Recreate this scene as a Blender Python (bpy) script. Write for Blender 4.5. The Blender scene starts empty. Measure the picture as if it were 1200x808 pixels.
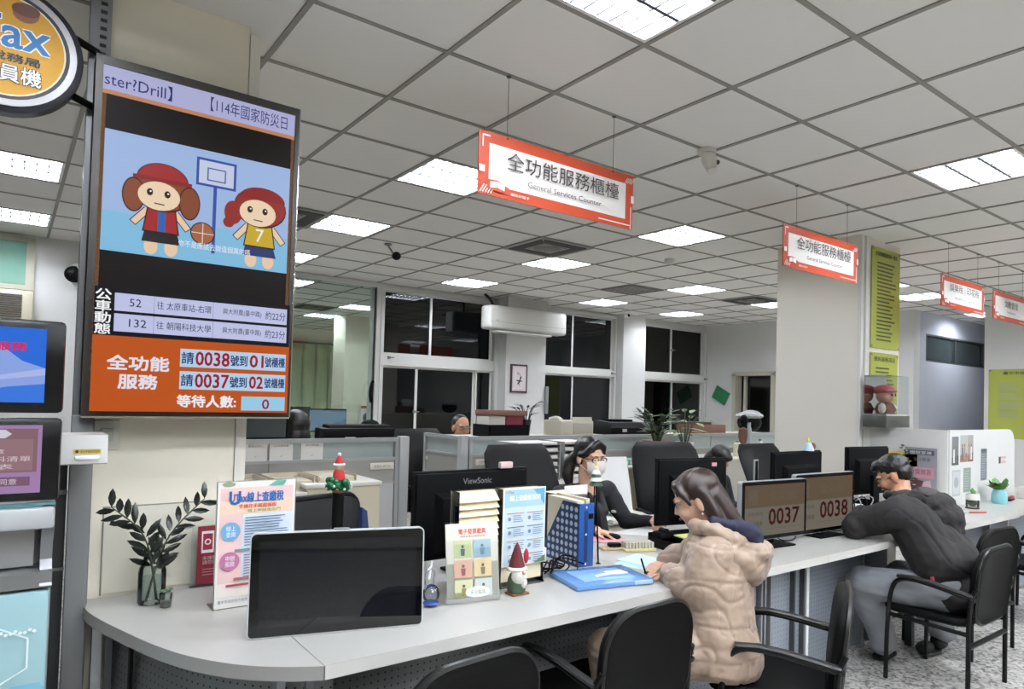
import bpy, bmesh, math, random
import numpy as np
from mathutils import Vector, Matrix, noise
random.seed(7)
sc = bpy.context.scene
COL = sc.collection
PI = math.pi
# ---------------------------------------------------------------- camera, world, exposure
cd = bpy.data.cameras.new('camera'); cam = bpy.data.objects.new('camera', cd); COL.objects.link(cam)
cd.sensor_width = 36; cd.lens = 24.105; cd.shift_x = -0.02721; cd.shift_y = 0.03662; cd.clip_start = 0.05; cd.clip_end = 200
R_ = ((0.789523, -0.613106, 0.027454), (0.037156, 0.003101, -0.999305), (0.612595, 0.789994, 0.025229))
cam.matrix_world = Matrix(((R_[0][0], -R_[1][0], -R_[2][0], 0), (R_[0][1], -R_[1][1], -R_[2][1], 0), (R_[0][2], -R_[1][2], -R_[2][2], 1.52), (0, 0, 0, 1)))
sc.camera = cam
w = bpy.data.worlds.new('night'); sc.world = w; w.use_nodes = True
w.node_tree.nodes['Background'].inputs[0].default_value = (0.010, 0.013, 0.020, 1)
w.node_tree.nodes['Background'].inputs[1].default_value = 0.6
sc.view_settings.view_transform = 'Standard'; sc.view_settings.look = 'None'
sc.view_settings.exposure = 0.0; sc.view_settings.gamma = 1.0; sc.view_settings.use_curve_mapping = False
sc.cycles.use_denoising = True
sc.cycles.max_bounces = 10; sc.cycles.diffuse_bounces = 6; sc.cycles.glossy_bounces = 4; sc.cycles.transparent_max_bounces = 16
sc.cycles.sample_clamp_indirect = 6.0
LAMP = 146.0      # radiance of the fluorescent tubes
CZ = 3.0257      # ceiling height
# ---------------------------------------------------------------- materials
def lin(c):
    if isinstance(c, str):
        c = c.lstrip('#'); c = [int(c[i:i+2], 16)/255 for i in (0, 2, 4)]
    return tuple(x/12.92 if x <= 0.04045 else ((x+0.055)/1.055)**2.4 for x in c)
MC = {}
def mat(name, col='#808080', rough=0.5, metal=0.0, emit=0.0, var=0.0, scale=8.0, bump=0.0, bscale=60.0, coat=0.0, sheen=0.0, spec=None, trans=0.0, col2=None):
    if name in MC: return MC[name]
    m = bpy.data.materials.new(name); m.use_nodes = True; nt = m.node_tree; b = nt.nodes['Principled BSDF']
    c = lin(col)
    b.inputs['Base Color'].default_value = (*c, 1); b.inputs['Roughness'].default_value = rough; b.inputs['Metallic'].default_value = metal
    if spec is not None: b.inputs['Specular IOR Level'].default_value = spec
    if coat: b.inputs['Coat Weight'].default_value = coat; b.inputs['Coat Roughness'].default_value = 0.08
    if sheen: b.inputs['Sheen Weight'].default_value = sheen
    if trans: b.inputs['Transmission Weight'].default_value = trans
    if emit:
        b.inputs['Emission Color'].default_value = (*c, 1); b.inputs['Emission Strength'].default_value = emit
    if var or bump:
        tc = nt.nodes.new('ShaderNodeTexCoord'); n = nt.nodes.new('ShaderNodeTexNoise'); n.inputs['Scale'].default_value = scale; n.inputs['Detail'].default_value = 4
        nt.links.new(tc.outputs['Object'], n.inputs['Vector'])
        if var:
            mx = nt.nodes.new('ShaderNodeMix'); mx.data_type = 'RGBA'
            c2 = lin(col2) if col2 else tuple(x*(1-var) for x in c)
            mx.inputs[6].default_value = (*c, 1); mx.inputs[7].default_value = (*c2, 1)
            nt.links.new(n.outputs['Fac'], mx.inputs[0]); nt.links.new(mx.outputs[2], b.inputs['Base Color'])
        if bump:
            n2 = nt.nodes.new('ShaderNodeTexNoise'); n2.inputs['Scale'].default_value = bscale; n2.inputs['Detail'].default_value = 3
            nt.links.new(tc.outputs['Object'], n2.inputs['Vector'])
            bp = nt.nodes.new('ShaderNodeBump'); bp.inputs['Strength'].default_value = bump; bp.inputs['Distance'].default_value = 0.004
            nt.links.new(n2.outputs['Fac'], bp.inputs['Height']); nt.links.new(bp.outputs[0], b.inputs['Normal'])
    MC[name] = m; return m
def glass(name, tint='#dfe8e6', base=0.06):
    if name in MC: return MC[name]
    m = bpy.data.materials.new(name); m.use_nodes = True; nt = m.node_tree; nt.nodes.clear()
    o = nt.nodes.new('ShaderNodeOutputMaterial'); mx = nt.nodes.new('ShaderNodeMixShader'); t = nt.nodes.new('ShaderNodeBsdfTransparent'); g = nt.nodes.new('ShaderNodeBsdfGlossy')
    t.inputs[0].default_value = (*lin(tint), 1); g.inputs['Roughness'].default_value = 0.02
    f = nt.nodes.new('ShaderNodeFresnel'); f.inputs[0].default_value = 1.45; a = nt.nodes.new('ShaderNodeMath'); a.operation = 'ADD'; a.inputs[1].default_value = base-0.04
    nt.links.new(f.outputs[0], a.inputs[0]); nt.links.new(a.outputs[0], mx.inputs[0]); nt.links.new(t.outputs[0], mx.inputs[1]); nt.links.new(g.outputs[0], mx.inputs[2]); nt.links.new(mx.outputs[0], o.inputs[0])
    MC[name] = m; return m
def terrazzo():
    m = mat('terrazzo floor', '#9a9690', 0.28); nt = m.node_tree; b = nt.nodes['Principled BSDF']
    tc = nt.nodes.new('ShaderNodeTexCoord'); mp = tc.outputs['Object']
    v = nt.nodes.new('ShaderNodeTexVoronoi'); v.inputs['Scale'].default_value = 55; nt.links.new(mp, v.inputs['Vector'])
    r = nt.nodes.new('ShaderNodeValToRGB'); r.color_ramp.interpolation = 'CONSTANT'
    sp = nt.nodes.new('ShaderNodeSeparateColor'); nt.links.new(v.outputs['Color'], sp.inputs[0]); nt.links.new(sp.outputs[0], r.inputs[0])
    cs = ['#bab7b2', '#d3d0ca', '#98948f', '#e4e1da', '#c6c3bd', '#76726d', '#d9d6d0']
    while len(r.color_ramp.elements) < len(cs): r.color_ramp.elements.new(0.5)
    for i, c in enumerate(cs): r.color_ramp.elements[i].position = i/len(cs); r.color_ramp.elements[i].color = (*lin(c), 1)
    n = nt.nodes.new('ShaderNodeTexNoise'); n.inputs['Scale'].default_value = 6; n.inputs['Detail'].default_value = 5; nt.links.new(mp, n.inputs['Vector'])
    mx = nt.nodes.new('ShaderNodeMix'); mx.data_type = 'RGBA'; mx.blend_type = 'MULTIPLY'; mx.inputs[0].default_value = 0.34
    nt.links.new(r.outputs[0], mx.inputs[6]); nt.links.new(n.outputs['Fac'], mx.inputs[7]); nt.links.new(mx.outputs[2], b.inputs['Base Color'])
    return m
def perforated(name, col, hole, step=0.03, rad=0.2):
    # sheet steel punched with small round holes about 5 mm across (too small to build one by one)
    m = mat(name, col, 0.45, 0.3); nt = m.node_tree; b = nt.nodes['Principled BSDF']
    tc = nt.nodes.new('ShaderNodeTexCoord')
    sv = nt.nodes.new('ShaderNodeVectorMath'); sv.operation = 'SCALE'; sv.inputs['Scale'].default_value = 1/step; nt.links.new(tc.outputs['UV'], sv.inputs[0])
    fr = nt.nodes.new('ShaderNodeVectorMath'); fr.operation = 'FRACTION'; nt.links.new(sv.outputs[0], fr.inputs[0])
    sb = nt.nodes.new('ShaderNodeVectorMath'); sb.operation = 'SUBTRACT'; sb.inputs[1].default_value = (0.5, 0.5, 0); nt.links.new(fr.outputs[0], sb.inputs[0])
    ln = nt.nodes.new('ShaderNodeVectorMath'); ln.operation = 'LENGTH'; nt.links.new(sb.outputs[0], ln.inputs[0])
    lt = nt.nodes.new('ShaderNodeMath'); lt.operation = 'LESS_THAN'; lt.inputs[1].default_value = rad; nt.links.new(ln.outputs['Value'], lt.inputs[0])
    mx = nt.nodes.new('ShaderNodeMix'); mx.data_type = 'RGBA'; mx.inputs[6].default_value = (*lin(col), 1); mx.inputs[7].default_value = (*lin(hole), 1)
    nt.links.new(lt.outputs[0], mx.inputs[0]); nt.links.new(mx.outputs[2], b.inputs['Base Color'])
    return m
def paint(c, rough=0.55): return mat('print %s' % c, c, rough)
def glow(c, k=1.0):
    m = mat('screen glow %s %g' % (c, k), c, 0.3, emit=k); m.node_tree.nodes['Principled BSDF'].inputs['Base Color'].default_value = (0.002, 0.002, 0.002, 1); m.node_tree.nodes['Principled BSDF'].inputs['Specular IOR Level'].default_value = 0.08; return m
# ---------------------------------------------------------------- mesh building
def frame_from(d):
    d = Vector(d).normalized(); a = Vector((0, 0, 1)) if abs(d.z) < 0.9 else Vector((1, 0, 0))
    u = d.cross(a).normalized(); return u, d.cross(u).normalized(), d
class MB:
    def __init__(s): s.v = []; s.f = []; s.m = []; s.mats = []; s.uv = None; s.M = Matrix()
    def mi(s, m):
        if m is None: return 0
        if m not in s.mats: s.mats.append(m)
        return s.mats.index(m)
    def add(s, vs, fs, m=None):
        o = len(s.v); M = s.M; s.v += [tuple(M @ Vector(p)) for p in vs]; s.f += [tuple(i+o for i in f) for f in fs]; s.m += [s.mi(m)]*len(fs); return s
    def box(s, x0, x1, y0, y1, z0, z1, m=None):
        x0, x1 = min(x0, x1), max(x0, x1); y0, y1 = min(y0, y1), max(y0, y1); z0, z1 = min(z0, z1), max(z0, z1)
        return s.add([(x0, y0, z0), (x1, y0, z0), (x1, y1, z0), (x0, y1, z0), (x0, y0, z1), (x1, y0, z1), (x1, y1, z1), (x0, y1, z1)],
                     [(0, 3, 2, 1), (4, 5, 6, 7), (0, 1, 5, 4), (1, 2, 6, 5), (2, 3, 7, 6), (3, 0, 4, 7)], m)
    def rbox(s, x0, x1, y0, y1, z0, z1, r=0.01, seg=2, m=None):
        bm = bmesh.new(); bmesh.ops.create_cube(bm, size=1)
        for v in bm.verts: v.co = Vector(((x0+x1)/2+v.co.x*(x1-x0), (y0+y1)/2+v.co.y*(y1-y0), (z0+z1)/2+v.co.z*(z1-z0)))
        bmesh.ops.bevel(bm, geom=bm.edges[:], offset=r, segments=seg, profile=0.5, affect='EDGES'); bm.verts.index_update()
        s.add([v.co[:] for v in bm.verts], [[v.index for v in f.verts] for f in bm.faces], m); bm.free(); return s
    def quad(s, a, b, c, d, m=None): return s.add([a, b, c, d], [(0, 1, 2, 3)], m)
    def cyl(s, p0, p1, r0, r1=None, n=16, m=None, cap=True):
        r1 = r0 if r1 is None else r1; p0 = Vector(p0); p1 = Vector(p1); u, w_, d = frame_from(p1-p0)
        vs = [p+(u*math.cos(2*PI*i/n)+w_*math.sin(2*PI*i/n))*r for p, r in ((p0, r0), (p1, r1)) for i in range(n)]
        fs = [(i, (i+1) % n, n+(i+1) % n, n+i) for i in range(n)]
        if cap: fs += [tuple(range(n))[::-1], tuple(range(n, 2*n))]
        return s.add(vs, fs, m)
    def tube(s, pts, r, n=8, m=None, closed=False, smooth=0, flat=None):
        P = [Vector(p) for p in pts]
        for _ in range(smooth):
            Q = [P[0]] if not closed else []
            for a, b in zip(P, P[1:]+([P[0]] if closed else [])): Q += [a.lerp(b, 0.25), a.lerp(b, 0.75)]
            if not closed: Q.append(P[-1])
            P = Q
        N = len(P); rr = r if hasattr(r, '__len__') else [r]*N
        if len(rr) != N: rr = [rr[min(len(rr)-1, int(i/(N-1)*(len(rr)-1)+0.5))] for i in range(N)]
        vs = []; u = None
        for i, p in enumerate(P):
            d = (P[(i+1) % N]-P[i-1]) if closed else (P[min(i+1, N-1)]-P[max(i-1, 0)]); d.normalize()
            if u is None: u = frame_from(d)[0]
            u = (u-d*u.dot(d)); u = u.normalized() if u.length > 1e-6 else frame_from(d)[0]; w_ = d.cross(u)
            a, b = (1, 1) if flat is None else flat
            vs += [p+(u*math.cos(2*PI*k/n)*a+w_*math.sin(2*PI*k/n)*b)*rr[i] for k in range(n)]
        fs = []
        for i in range(N if closed else N-1):
            j = (i+1) % N
            fs += [(i*n+k, i*n+(k+1) % n, j*n+(k+1) % n, j*n+k) for k in range(n)]
        if not closed: fs += [tuple(range(n))[::-1], tuple(range((N-1)*n, N*n))]
        return s.add(vs, fs, m)
    def ell(s, c, r, n=16, m=None, rot=None, k=10):
        c = Vector(c); r = (r, r, r) if not hasattr(r, '__len__') else r; vs = [Vector((0, 0, r[2]))]; Rm = rot or Matrix.Identity(3)
        for i in range(1, k):
            t = PI*i/k
            vs += [Vector((r[0]*math.sin(t)*math.cos(2*PI*j/n), r[1]*math.sin(t)*math.sin(2*PI*j/n), r[2]*math.cos(t))) for j in range(n)]
        vs.append(Vector((0, 0, -r[2]))); L = len(vs)-1
        fs = [(0, 1+j, 1+(j+1) % n) for j in range(n)]
        for i in range(k-2): fs += [(1+i*n+j, 1+(i+1)*n+j, 1+(i+1)*n+(j+1) % n, 1+i*n+(j+1) % n) for j in range(n)]
        fs += [(L, 1+(k-2)*n+(j+1) % n, 1+(k-2)*n+j) for j in range(n)]
        return s.add([c+Rm @ v for v in vs], fs, m)
    def lathe(s, prof, c=(0, 0, 0), n=24, m=None, sq=None):
        vs = []
        for r, z in prof:
            for k in range(n):
                a = 2*PI*k/n; q = 1.0
                if sq: q = 1/(abs(math.cos(a))**sq+abs(math.sin(a))**sq)**(1/sq)
                vs.append((c[0]+r*q*math.cos(a), c[1]+r*q*math.sin(a), c[2]+z))
        fs = []
        for i in range(len(prof)-1): fs += [(i*n+k, i*n+(k+1) % n, (i+1)*n+(k+1) % n, (i+1)*n+k) for k in range(n)]
        if prof[0][0] > 1e-5: fs.append(tuple(range(n))[::-1])
        if prof[-1][0] > 1e-5: fs.append(tuple(range((len(prof)-1)*n, len(prof)*n)))
        return s.add(vs, fs, m)
    def prism(s, poly, z0, z1, m=None, axis='z'):
        n = len(poly)
        f = {'z': lambda a, b, h: (a, b, h), 'y': lambda a, b, h: (a, h, b), 'x': lambda a, b, h: (h, a, b)}[axis]
        vs = [f(a, b, z0) for a, b in poly]+[f(a, b, z1) for a, b in poly]
        fs = [tuple(range(n))[::-1], tuple(range(n, 2*n))]+[(i, (i+1) % n, n+(i+1) % n, n+i) for i in range(n)]
        if axis == 'y': fs = [t[::-1] for t in fs]
        return s.add(vs, fs, m)
    def loft(s, rings, m=None, cap=True):
        n = len(rings[0]); vs = [p for r in rings for p in r]; fs = []
        for i in range(len(rings)-1): fs += [(i*n+k, i*n+(k+1) % n, (i+1)*n+(k+1) % n, (i+1)*n+k) for k in range(n)]
        if cap: fs += [tuple(range(n))[::-1], tuple(range((len(rings)-1)*n, len(rings)*n))]
        return s.add(vs, fs, m)
    def mesh(s, name, m=None, ang=35):
        me = bpy.data.meshes.new(name); me.from_pydata([tuple(v) for v in s.v], [], s.f)
        for q in (s.mats or [m]):
            if q: me.materials.append(q)
        if s.mats: me.polygons.foreach_set('material_index', s.m)
        me.polygons.foreach_set('use_smooth', [True]*len(me.polygons))
        me.set_sharp_from_angle(angle=math.radians(ang)); me.update()
        return me
def tagit(o, label=None, cat=None, group=None, kind=None):
    if label: o['label'] = label
    if cat: o['category'] = cat
    if group: o['group'] = group
    if kind: o['kind'] = kind
    return o
def put(name, me, parent=None, **k):
    o = bpy.data.objects.new(name, me); COL.objects.link(o)
    if parent: o.parent = parent
    return tagit(o, **k)
def P(name, mb, m=None, parent=None, ang=35, **k): return put(name, mb.mesh(name, m, ang), parent, **k)
def T(name, label, cat, loc=(0, 0, 0), rz=0, group=None):
    o = bpy.data.objects.new(name, None); COL.objects.link(o); o.location = loc; o.rotation_euler = (0, 0, rz); o.empty_display_size = 0.05
    return tagit(o, label, cat, group)
def kids(o): return [c for c in o.children]
def dup(o, loc=None, rz=None, label=None, parent=None, group=None):
    c = o.copy(); COL.objects.link(c)
    if parent: c.parent = parent
    if loc is not None: c.location = loc
    if rz is not None: c.rotation_euler = (0, 0, rz)
    if label: c['label'] = label
    if group: c['group'] = group
    for k in kids(o): dup(k, parent=c)
    return c
def S(name, mb, m=None, ang=35): return P(name, mb, m, None, ang, kind='structure')
def B(x0, x1, y0, y1, z0, z1, m=None): return MB().box(x0, x1, y0, y1, z0, z1, m)
# flat printing: rectangles, shapes and lettering laid just above a surface
TXT = {}
def glyphs(body):
    if body not in TXT:
        c = bpy.data.curves.new('t', 'FONT'); c.body = body; c.resolution_u = 2; c.fill_mode = 'FRONT'
        o = bpy.data.objects.new('t', c); COL.objects.link(o)
        me = bpy.data.meshes.new_from_object(o.evaluated_get(bpy.context.evaluated_depsgraph_get()))
        v = np.array([q.co[:2] for q in me.vertices]) if len(me.vertices) else np.zeros((1, 2)); f = [tuple(p.vertices) for p in me.polygons]
        bpy.data.objects.remove(o); bpy.data.curves.remove(c); bpy.data.meshes.remove(me)
        TXT[body] = (v, f, v.min(0), v.max(0))
    return TXT[body]
class Print:
    """u runs right, v runs up on the surface; sizes in metres"""
    def __init__(s, o, u, v, em=0): s.o = Vector(o); s.u = Vector(u).normalized(); s.v = Vector(v).normalized(); s.n = s.u.cross(s.v); s.g = MB(); s.t = []; s.k = 1; s.em = em
    def c(s, col): return glow(col, s.em) if s.em else paint(col)
    def pt(s, a, b, k=None): return s.o+s.u*a+s.v*b+s.n*(0.0004*(s.k if k is None else k))
    def rect(s, a0, b0, a1, b1, col, up=True):
        s.k += 1 if up else 0; s.g.quad(s.pt(a0, b0), s.pt(a1, b0), s.pt(a1, b1), s.pt(a0, b1), s.c(col)); return s
    def poly(s, pts, col):
        s.k += 1; s.g.add([s.pt(*p) for p in pts], [tuple(range(len(pts)))], s.c(col)); return s
    def disc(s, a, b, ra, col, rb=None, n=24, a0=0, a1=2*PI):
        rb = rb or ra; return s.poly([(a+ra*math.cos(a0+(a1-a0)*i/n), b+rb*math.sin(a0+(a1-a0)*i/n)) for i in range(n if a1-a0 > 6.2 else n+1)], col)
    def line(s, a0, b0, a1, b1, w_, col):
        d = Vector((a1-a0, b1-b0)).normalized()*w_/2; return s.poly([(a0+d.y, b0-d.x), (a1+d.y, b1-d.x), (a1-d.y, b1+d.x), (a0-d.y, b0+d.x)], col)
    def text(s, body, a0, b0, a1, b1, col, keep=False, bold=0):
        v, f, lo, hi = glyphs(body); w_ = (hi-lo); sx = (a1-a0)/max(w_[0], 1e-6); sy = (b1-b0)/max(w_[1], 1e-6)
        if keep: sx = sy = min(sx, sy)
        s.k += 1
        offs = [(0, 0)] if not bold else [(bold*math.cos(q*PI/2+PI/4), bold*math.sin(q*PI/2+PI/4)) for q in range(4)]
        tm = MB(); s.t.append(tm)
        for i, (dx, dy) in enumerate(offs):
            tm.add([s.pt(a0+(p[0]-lo[0])*sx+dx, b0+(p[1]-lo[1])*sy+dy, s.k+i*0.1) for p in v], f, s.c(col))
        return s
    def lines(s, a0, b0, a1, b1, n, col, fill=0.5, seed=1):
        # body copy far too small to read in the photograph: one thin grey stroke per line
        r = random.Random(seed); h = (b1-b0)/n; s.k += 1
        for i in range(n):
            y = b1-(i+0.5)*h; e = a1-(a1-a0)*r.random()*0.35; s.g.quad(s.pt(a0, y-h*fill/2), s.pt(e, y-h*fill/2), s.pt(e, y+h*fill/2), s.pt(a0, y+h*fill/2), s.c(col))
        return s
    def done(s, parent, gname='printed_face', tname='lettering'):
        if s.g.v: P(gname, s.g, parent=parent)
        for q in s.t: P(tname, q, parent=parent)
# ---------------------------------------------------------------- common materials
WHITE = mat('white wall paint', '#d6d6d4', 0.6, var=0.05, scale=3, bump=0.05, bscale=90)
CREAM = mat('cream wall paint', '#f1ebd8', 0.6, var=0.04, scale=3)
GREYW = mat('blue grey wall paint', '#bcbfc8', 0.6, var=0.10, scale=2.5)
FRAME = mat('white aluminium frame', '#cfcfcb', 0.4)
BLACK = mat('matt black plastic', '#090909', 0.5, spec=0.1)
DARK = mat('dark grey plastic', '#0b0b0c', 0.6, spec=0.06)
STEEL = mat('grey painted steel', '#77787a', 0.4, 0.3)
ALU = mat('brushed aluminium', '#96989a', 0.35, 0.8)
SILV = mat('silver grey shell', '#a2a5a7', 0.35, 0.2)
TOP = mat('speckled white laminate', '#b9b8b3', 0.30, var=0.06, scale=260)
EDGE = mat('shaded edge banding', '#9b9a96', 0.4)
TILE = mat('mineral fibre ceiling tile', '#f3f1ec', 0.9, var=0.05, scale=1.2, bump=0.15, bscale=160)
TBAR = mat('ceiling grid bar', '#918d86', 0.5)
PANE = glass('window glass')
# ---------------------------------------------------------------- setting
terr = terrazzo()
fl = S('floor', MB().box(-6, 15, -7, 17, -0.06, -0.004), mat('dark floor joint', '#55524d', 0.7))
ft = 1.2; bx = MB().box(0.002, ft-0.002, 0.002, ft-0.002, -0.004, 0).mesh('floor_tile', terr)
for i in range(-5, 12):
    for j in range(-6, 13):
        o = put('floor_tile', bx, fl); o.location = (0.35+i*ft, 1.845+(j-1)*ft, 0)
GX, GY = 2.0667, 1.4111
LIGHTS = [(-1, 0), (4, 0), (0, 4), (4, 4), (8, 4), (12, 4), (10, 4), (0, 7), (4, 7), (8, 7), (11, 7), (0, 10), (4, 10), (8, 10), (11, 10), (-4, 7), (-4, 10), (4, 16), (4, 19), (8, 16), (0, 16), (8, 0), (12, 0), (-1, -4), (4, -4), (8, -4), (-4, 0), (-4, -4), (1, -8), (6, -8), (12, -5), (-1, -2), (4, -2), (9, -2), (9, 13), (9, 16), (9, 19), (1, 13), (1, 19), (16, 4), (-1, -7), (1, -2), (6, -2), (1, -4), (6, -4), (-3, -2), (2, -6), (5, -6), (-3, -6), (11, -3), (-6, -2)]  # unseen cells mostly added to brighten the hall, recess and back room
def cell(i, j): return GX+0.6*i, GY+0.6*j
cg = MB()
i0, i1, j0, j1 = -13, 22, -14, 26
for i in range(i0, i1+1):
    x = GX+0.6*i; cg.box(x-0.011, x+0.011, GY+0.6*j0, GY+0.6*j1, CZ-0.003, CZ+0.02)
for j in range(j0, j1+1):
    y = GY+0.6*j; cg.box(GX+0.6*i0, GX+0.6*i1, y-0.011, y+0.011, CZ-0.002, CZ+0.019)
cg.box(GX+0.6*i0, GX+0.6*i1, GY+0.6*j0, GY+0.6*j1, CZ+0.12, CZ+0.16)
ceil = S('ceiling', cg, TBAR)
CASS = [(3, 6), (10, 7), (-1, 7), (3, 17)]
used = set(LIGHTS) | set(CASS)
tl = MB().box(0.009, 0.591, 0.009, 0.591, 0.004, 0.016).mesh('ceiling_tile', TILE)
cells = [(i, j) for i in range(i0, i1) for j in range(j0, j1) if (i, j) not in used]
vis = sorted([c for c in cells if -5 <= c[0] <= 14 and -2 <= c[1] <= 11 and cell(*c)[1] > 0.0 and cell(*c)[0] > -0.9], key=lambda c: math.hypot(*cell(*c)))[:298]
for c in vis:
    o = put('ceiling_tile', tl, ceil); x, y = cell(*c); o.location = (x, y, CZ+random.uniform(-0.001, 0.001))
rest = MB()
for c in set(cells)-set(vis):
    x, y = cell(*c); rest.box(x+0.009, x+0.591, y+0.009, y+0.591, CZ+0.004, CZ+0.016)
P('ceiling_tile', rest, TILE, ceil, kind='stuff')
# recessed fluorescent troffers: housing, reflector, three tubes and a parabolic louvre
TUBE = mat('fluorescent tube glow', '#f1f6ff', 0.4, emit=LAMP); REFL = mat('white reflector', '#f4f4f2', 0.3, 0.1); LOUV = mat('louvre blade', '#55575a', 0.35, 0.2)
def troffer():
    t = T('ceiling_light', 'x', 'ceiling light', group='recessed louvred ceiling lights')
    h = MB()
    for a in ((0.012, 0.03, 0.012, 0.588), (0.57, 0.588, 0.012, 0.588), (0.03, 0.57, 0.012, 0.03), (0.03, 0.57, 0.57, 0.588)): h.box(a[0], a[1], a[2], a[3], 0.0, 0.085)
    h.box(0.012, 0.588, 0.012, 0.588, 0.085, 0.09); P('housing', h, REFL, t)
    for k in range(3): P('tube', MB().cyl((0.04, 0.12+0.18*k, 0.036), (0.56, 0.12+0.18*k, 0.036), 0.014, n=8), TUBE, t)
    l = MB()
    for k in range(1, 3): l.prism([(0.03+0.18*k-0.008, 0.002), (0.03+0.18*k+0.008, 0.002), (0.03+0.18*k, 0.024)], 0.03, 0.57, axis='x')
    for k in range(1, 8):
        x = 0.03+0.0675*k; l.prism([(x-0.004, 0.002), (x+0.004, 0.002), (x, 0.020)], 0.03, 0.57, axis='y')
    P('louvre', l, LOUV, t); return t
names = {(-1, 0): 'louvred ceiling light at the top edge, above the hanging signs, largest of all', (0, 4): 'louvred ceiling light half hidden behind the nearest hanging sign',
 (4, 4): 'louvred ceiling light just right of the nearest hanging sign', (4, 0): 'large louvred ceiling light at the right edge above the small far signs', (12, 4): 'louvred ceiling light left of the third hanging sign, beyond the column',
 (10, 4): 'sliver of a louvred ceiling light showing past the column edge', (0, 7): 'louvred ceiling light right of the big ticket screen, beside a black ceiling camera', (4, 7): 'louvred ceiling light just beyond the round cassette air unit below the nearest sign',
 (8, 7): 'louvred ceiling light in front of the third window, the nearer of two there', (8, 10): 'louvred ceiling light by the window wall above the middle window pair', (11, 7): 'louvred ceiling light touching the left edge of the grey column',
 (0, 10): 'louvred ceiling light peeping out behind the right edge of the ticket screen', (4, 10): 'louvred ceiling light above the wall air conditioner', (11, 10): 'louvred ceiling light in the far corner above the right window pair',
 (-4, 7): 'louvred ceiling light left of the ticket screen, nearer of the two there', (-4, 10): 'louvred ceiling light left of the ticket screen, farther of the two there', (4, 16): 'louvred ceiling light in the room behind the glass partition, nearer one', (4, 19): 'louvred ceiling light in the room behind the glass partition, farther one'}
t0 = None
for c in LIGHTS:
    if t0 is None: t0 = troffer(); t = t0
    else: t = dup(t0)
    x, y = cell(*c); t.location = (x, y, CZ); t['label'] = names.get(c, 'unseen louvred ceiling light, one of a set mostly added to brighten the rooms')
# walls
WB = 8.6
def wall_with(name, x0, x1, y0, y1, holes, m, z1=CZ+0.1):
    """wall along x between y0..y1 with rectangular holes (xa, xb, za, zb)"""
    mb = MB(); xs = sorted({x0, x1, *[h[0] for h in holes], *[h[1] for h in holes]})
    for a, b in zip(xs, xs[1:]):
        hs = sorted([(h[2], h[3]) for h in holes if h[0] <= a+1e-6 and h[1] >= b-1e-6]); z = 0
        for q0, q1 in hs:
            if q0 > z: mb.box(a, b, y0, y1, z, q0)
            z = q1
        if z < z1: mb.box(a, b, y0, y1, z, z1)
    return S(name, mb, m)
W1, W2, W3 = (3.92, 5.78), (6.53, 8.30), (8.88, 10.72)
wall_with('wall_back', -6, 13.6, WB, WB+0.2, [(2.45, 3.86, 0.0, 3.0), (*W1, 0.9, 2.99), (*W2, 0.9, 2.99), (*W3, 0.9, 2.97)], WHITE)
wr = MB().box(10.75, 10.95, 4.7, 7.05, 0, 3.1).box(10.75, 10.95, 7.92, WB, 0, 3.1).box(10.75, 10.95, 7.05, 7.92, 2.08, 3.1)
S('wall_right', wr, WHITE)
wall_with('wall_recess', 10.95, 14.2, 4.7, 4.9, [(11.15, 13.45, 2.27, 2.70)], GREYW)
S('wall_front_right', MB().box(11.05, 11.25, -7, 3.86, 0, 3.1).box(11.25, 14.2, 3.7, 3.86, 0, 3.1), WHITE)
S('wall_far_right', B(14.2, 14.4, 3.7, 4.9, 0, 3.1), GREYW)
S('wall_left', B(-6, -5.8, -7, WB, 0, 3.1), WHITE)
S('wall_front', B(-6, 11.25, -7.2, -7, 0, 3.1), CREAM)
# room behind the glass partition
S('wall_back_room', MB().box(1.0, 8.5, 16.2, 16.4, 0, 3.1).box(0.9, 1.0, WB+0.2, 16.4, 0, 3.1).box(8.5, 8.6, WB+0.2, 16.4, 0, 3.1), CREAM)
S('wall_back_pier', B(5.05, 5.75, 12.6, 13.2, 0, 3.1), CREAM)
# windows along the back wall: frames, sashes and dark panes
DARK_PANE = mat('night dark opaque glass', '#030406', 0.03)  # darkness outside is put into the colour of these opaque panes
def sash_window(name, x0, x1, z0, z1, zt, mull_top, mull_bot, pane=DARK_PANE, extra=None):
    y = WB+0.02; t = put(name, MB().box(x0, x0+0.04, y-0.06, y+0.08, z0, z1).box(x1-0.04, x1, y-0.06, y+0.08, z0, z1).box(x0+0.04, x1-0.04, y-0.06, y+0.08, z1-0.045, z1).box(x0+0.04, x1-0.04, y-0.06, y+0.08, z0, z0+0.05).box(x0+0.04, x1-0.04, y-0.06, y+0.08, zt[0], zt[1]).mesh('frame', FRAME), kind='structure')
    for (a, b, ms) in ((zt[1], z1-0.045, mull_top), (z0+0.05, zt[0], mull_bot)):
        xs = [x0+0.04]+ms+[x1-0.04]
        for k, (p, q) in enumerate(zip(xs, xs[1:])):
            yy = y-0.02+0.035*(k % 2); s = MB(); w_ = 0.028
            s.box(p, p+w_, yy, yy+0.03, a, b).box(q-w_, q, yy, yy+0.03, a, b).box(p+w_, q-w_, yy, yy+0.03, a, a+w_).box(p+w_, q-w_, yy, yy+0.03, b-w_, b)
            f = P('sash', s, FRAME, t); P('pane', B(p+w_, q-w_, yy+0.012, yy+0.018, a+w_, b-w_), pane, f)
    if extra: extra(t)
    return t
def latch(*ps):
    def f(t):
        for x, z in ps: P('latch', MB().rbox(x-0.02, x+0.02, WB-0.06, WB-0.03, z-0.02, z+0.02, 0.006).cyl((x, WB-0.06, z), (x+0.06, WB-0.075, z), 0.008), STEEL, t)
    return f
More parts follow.
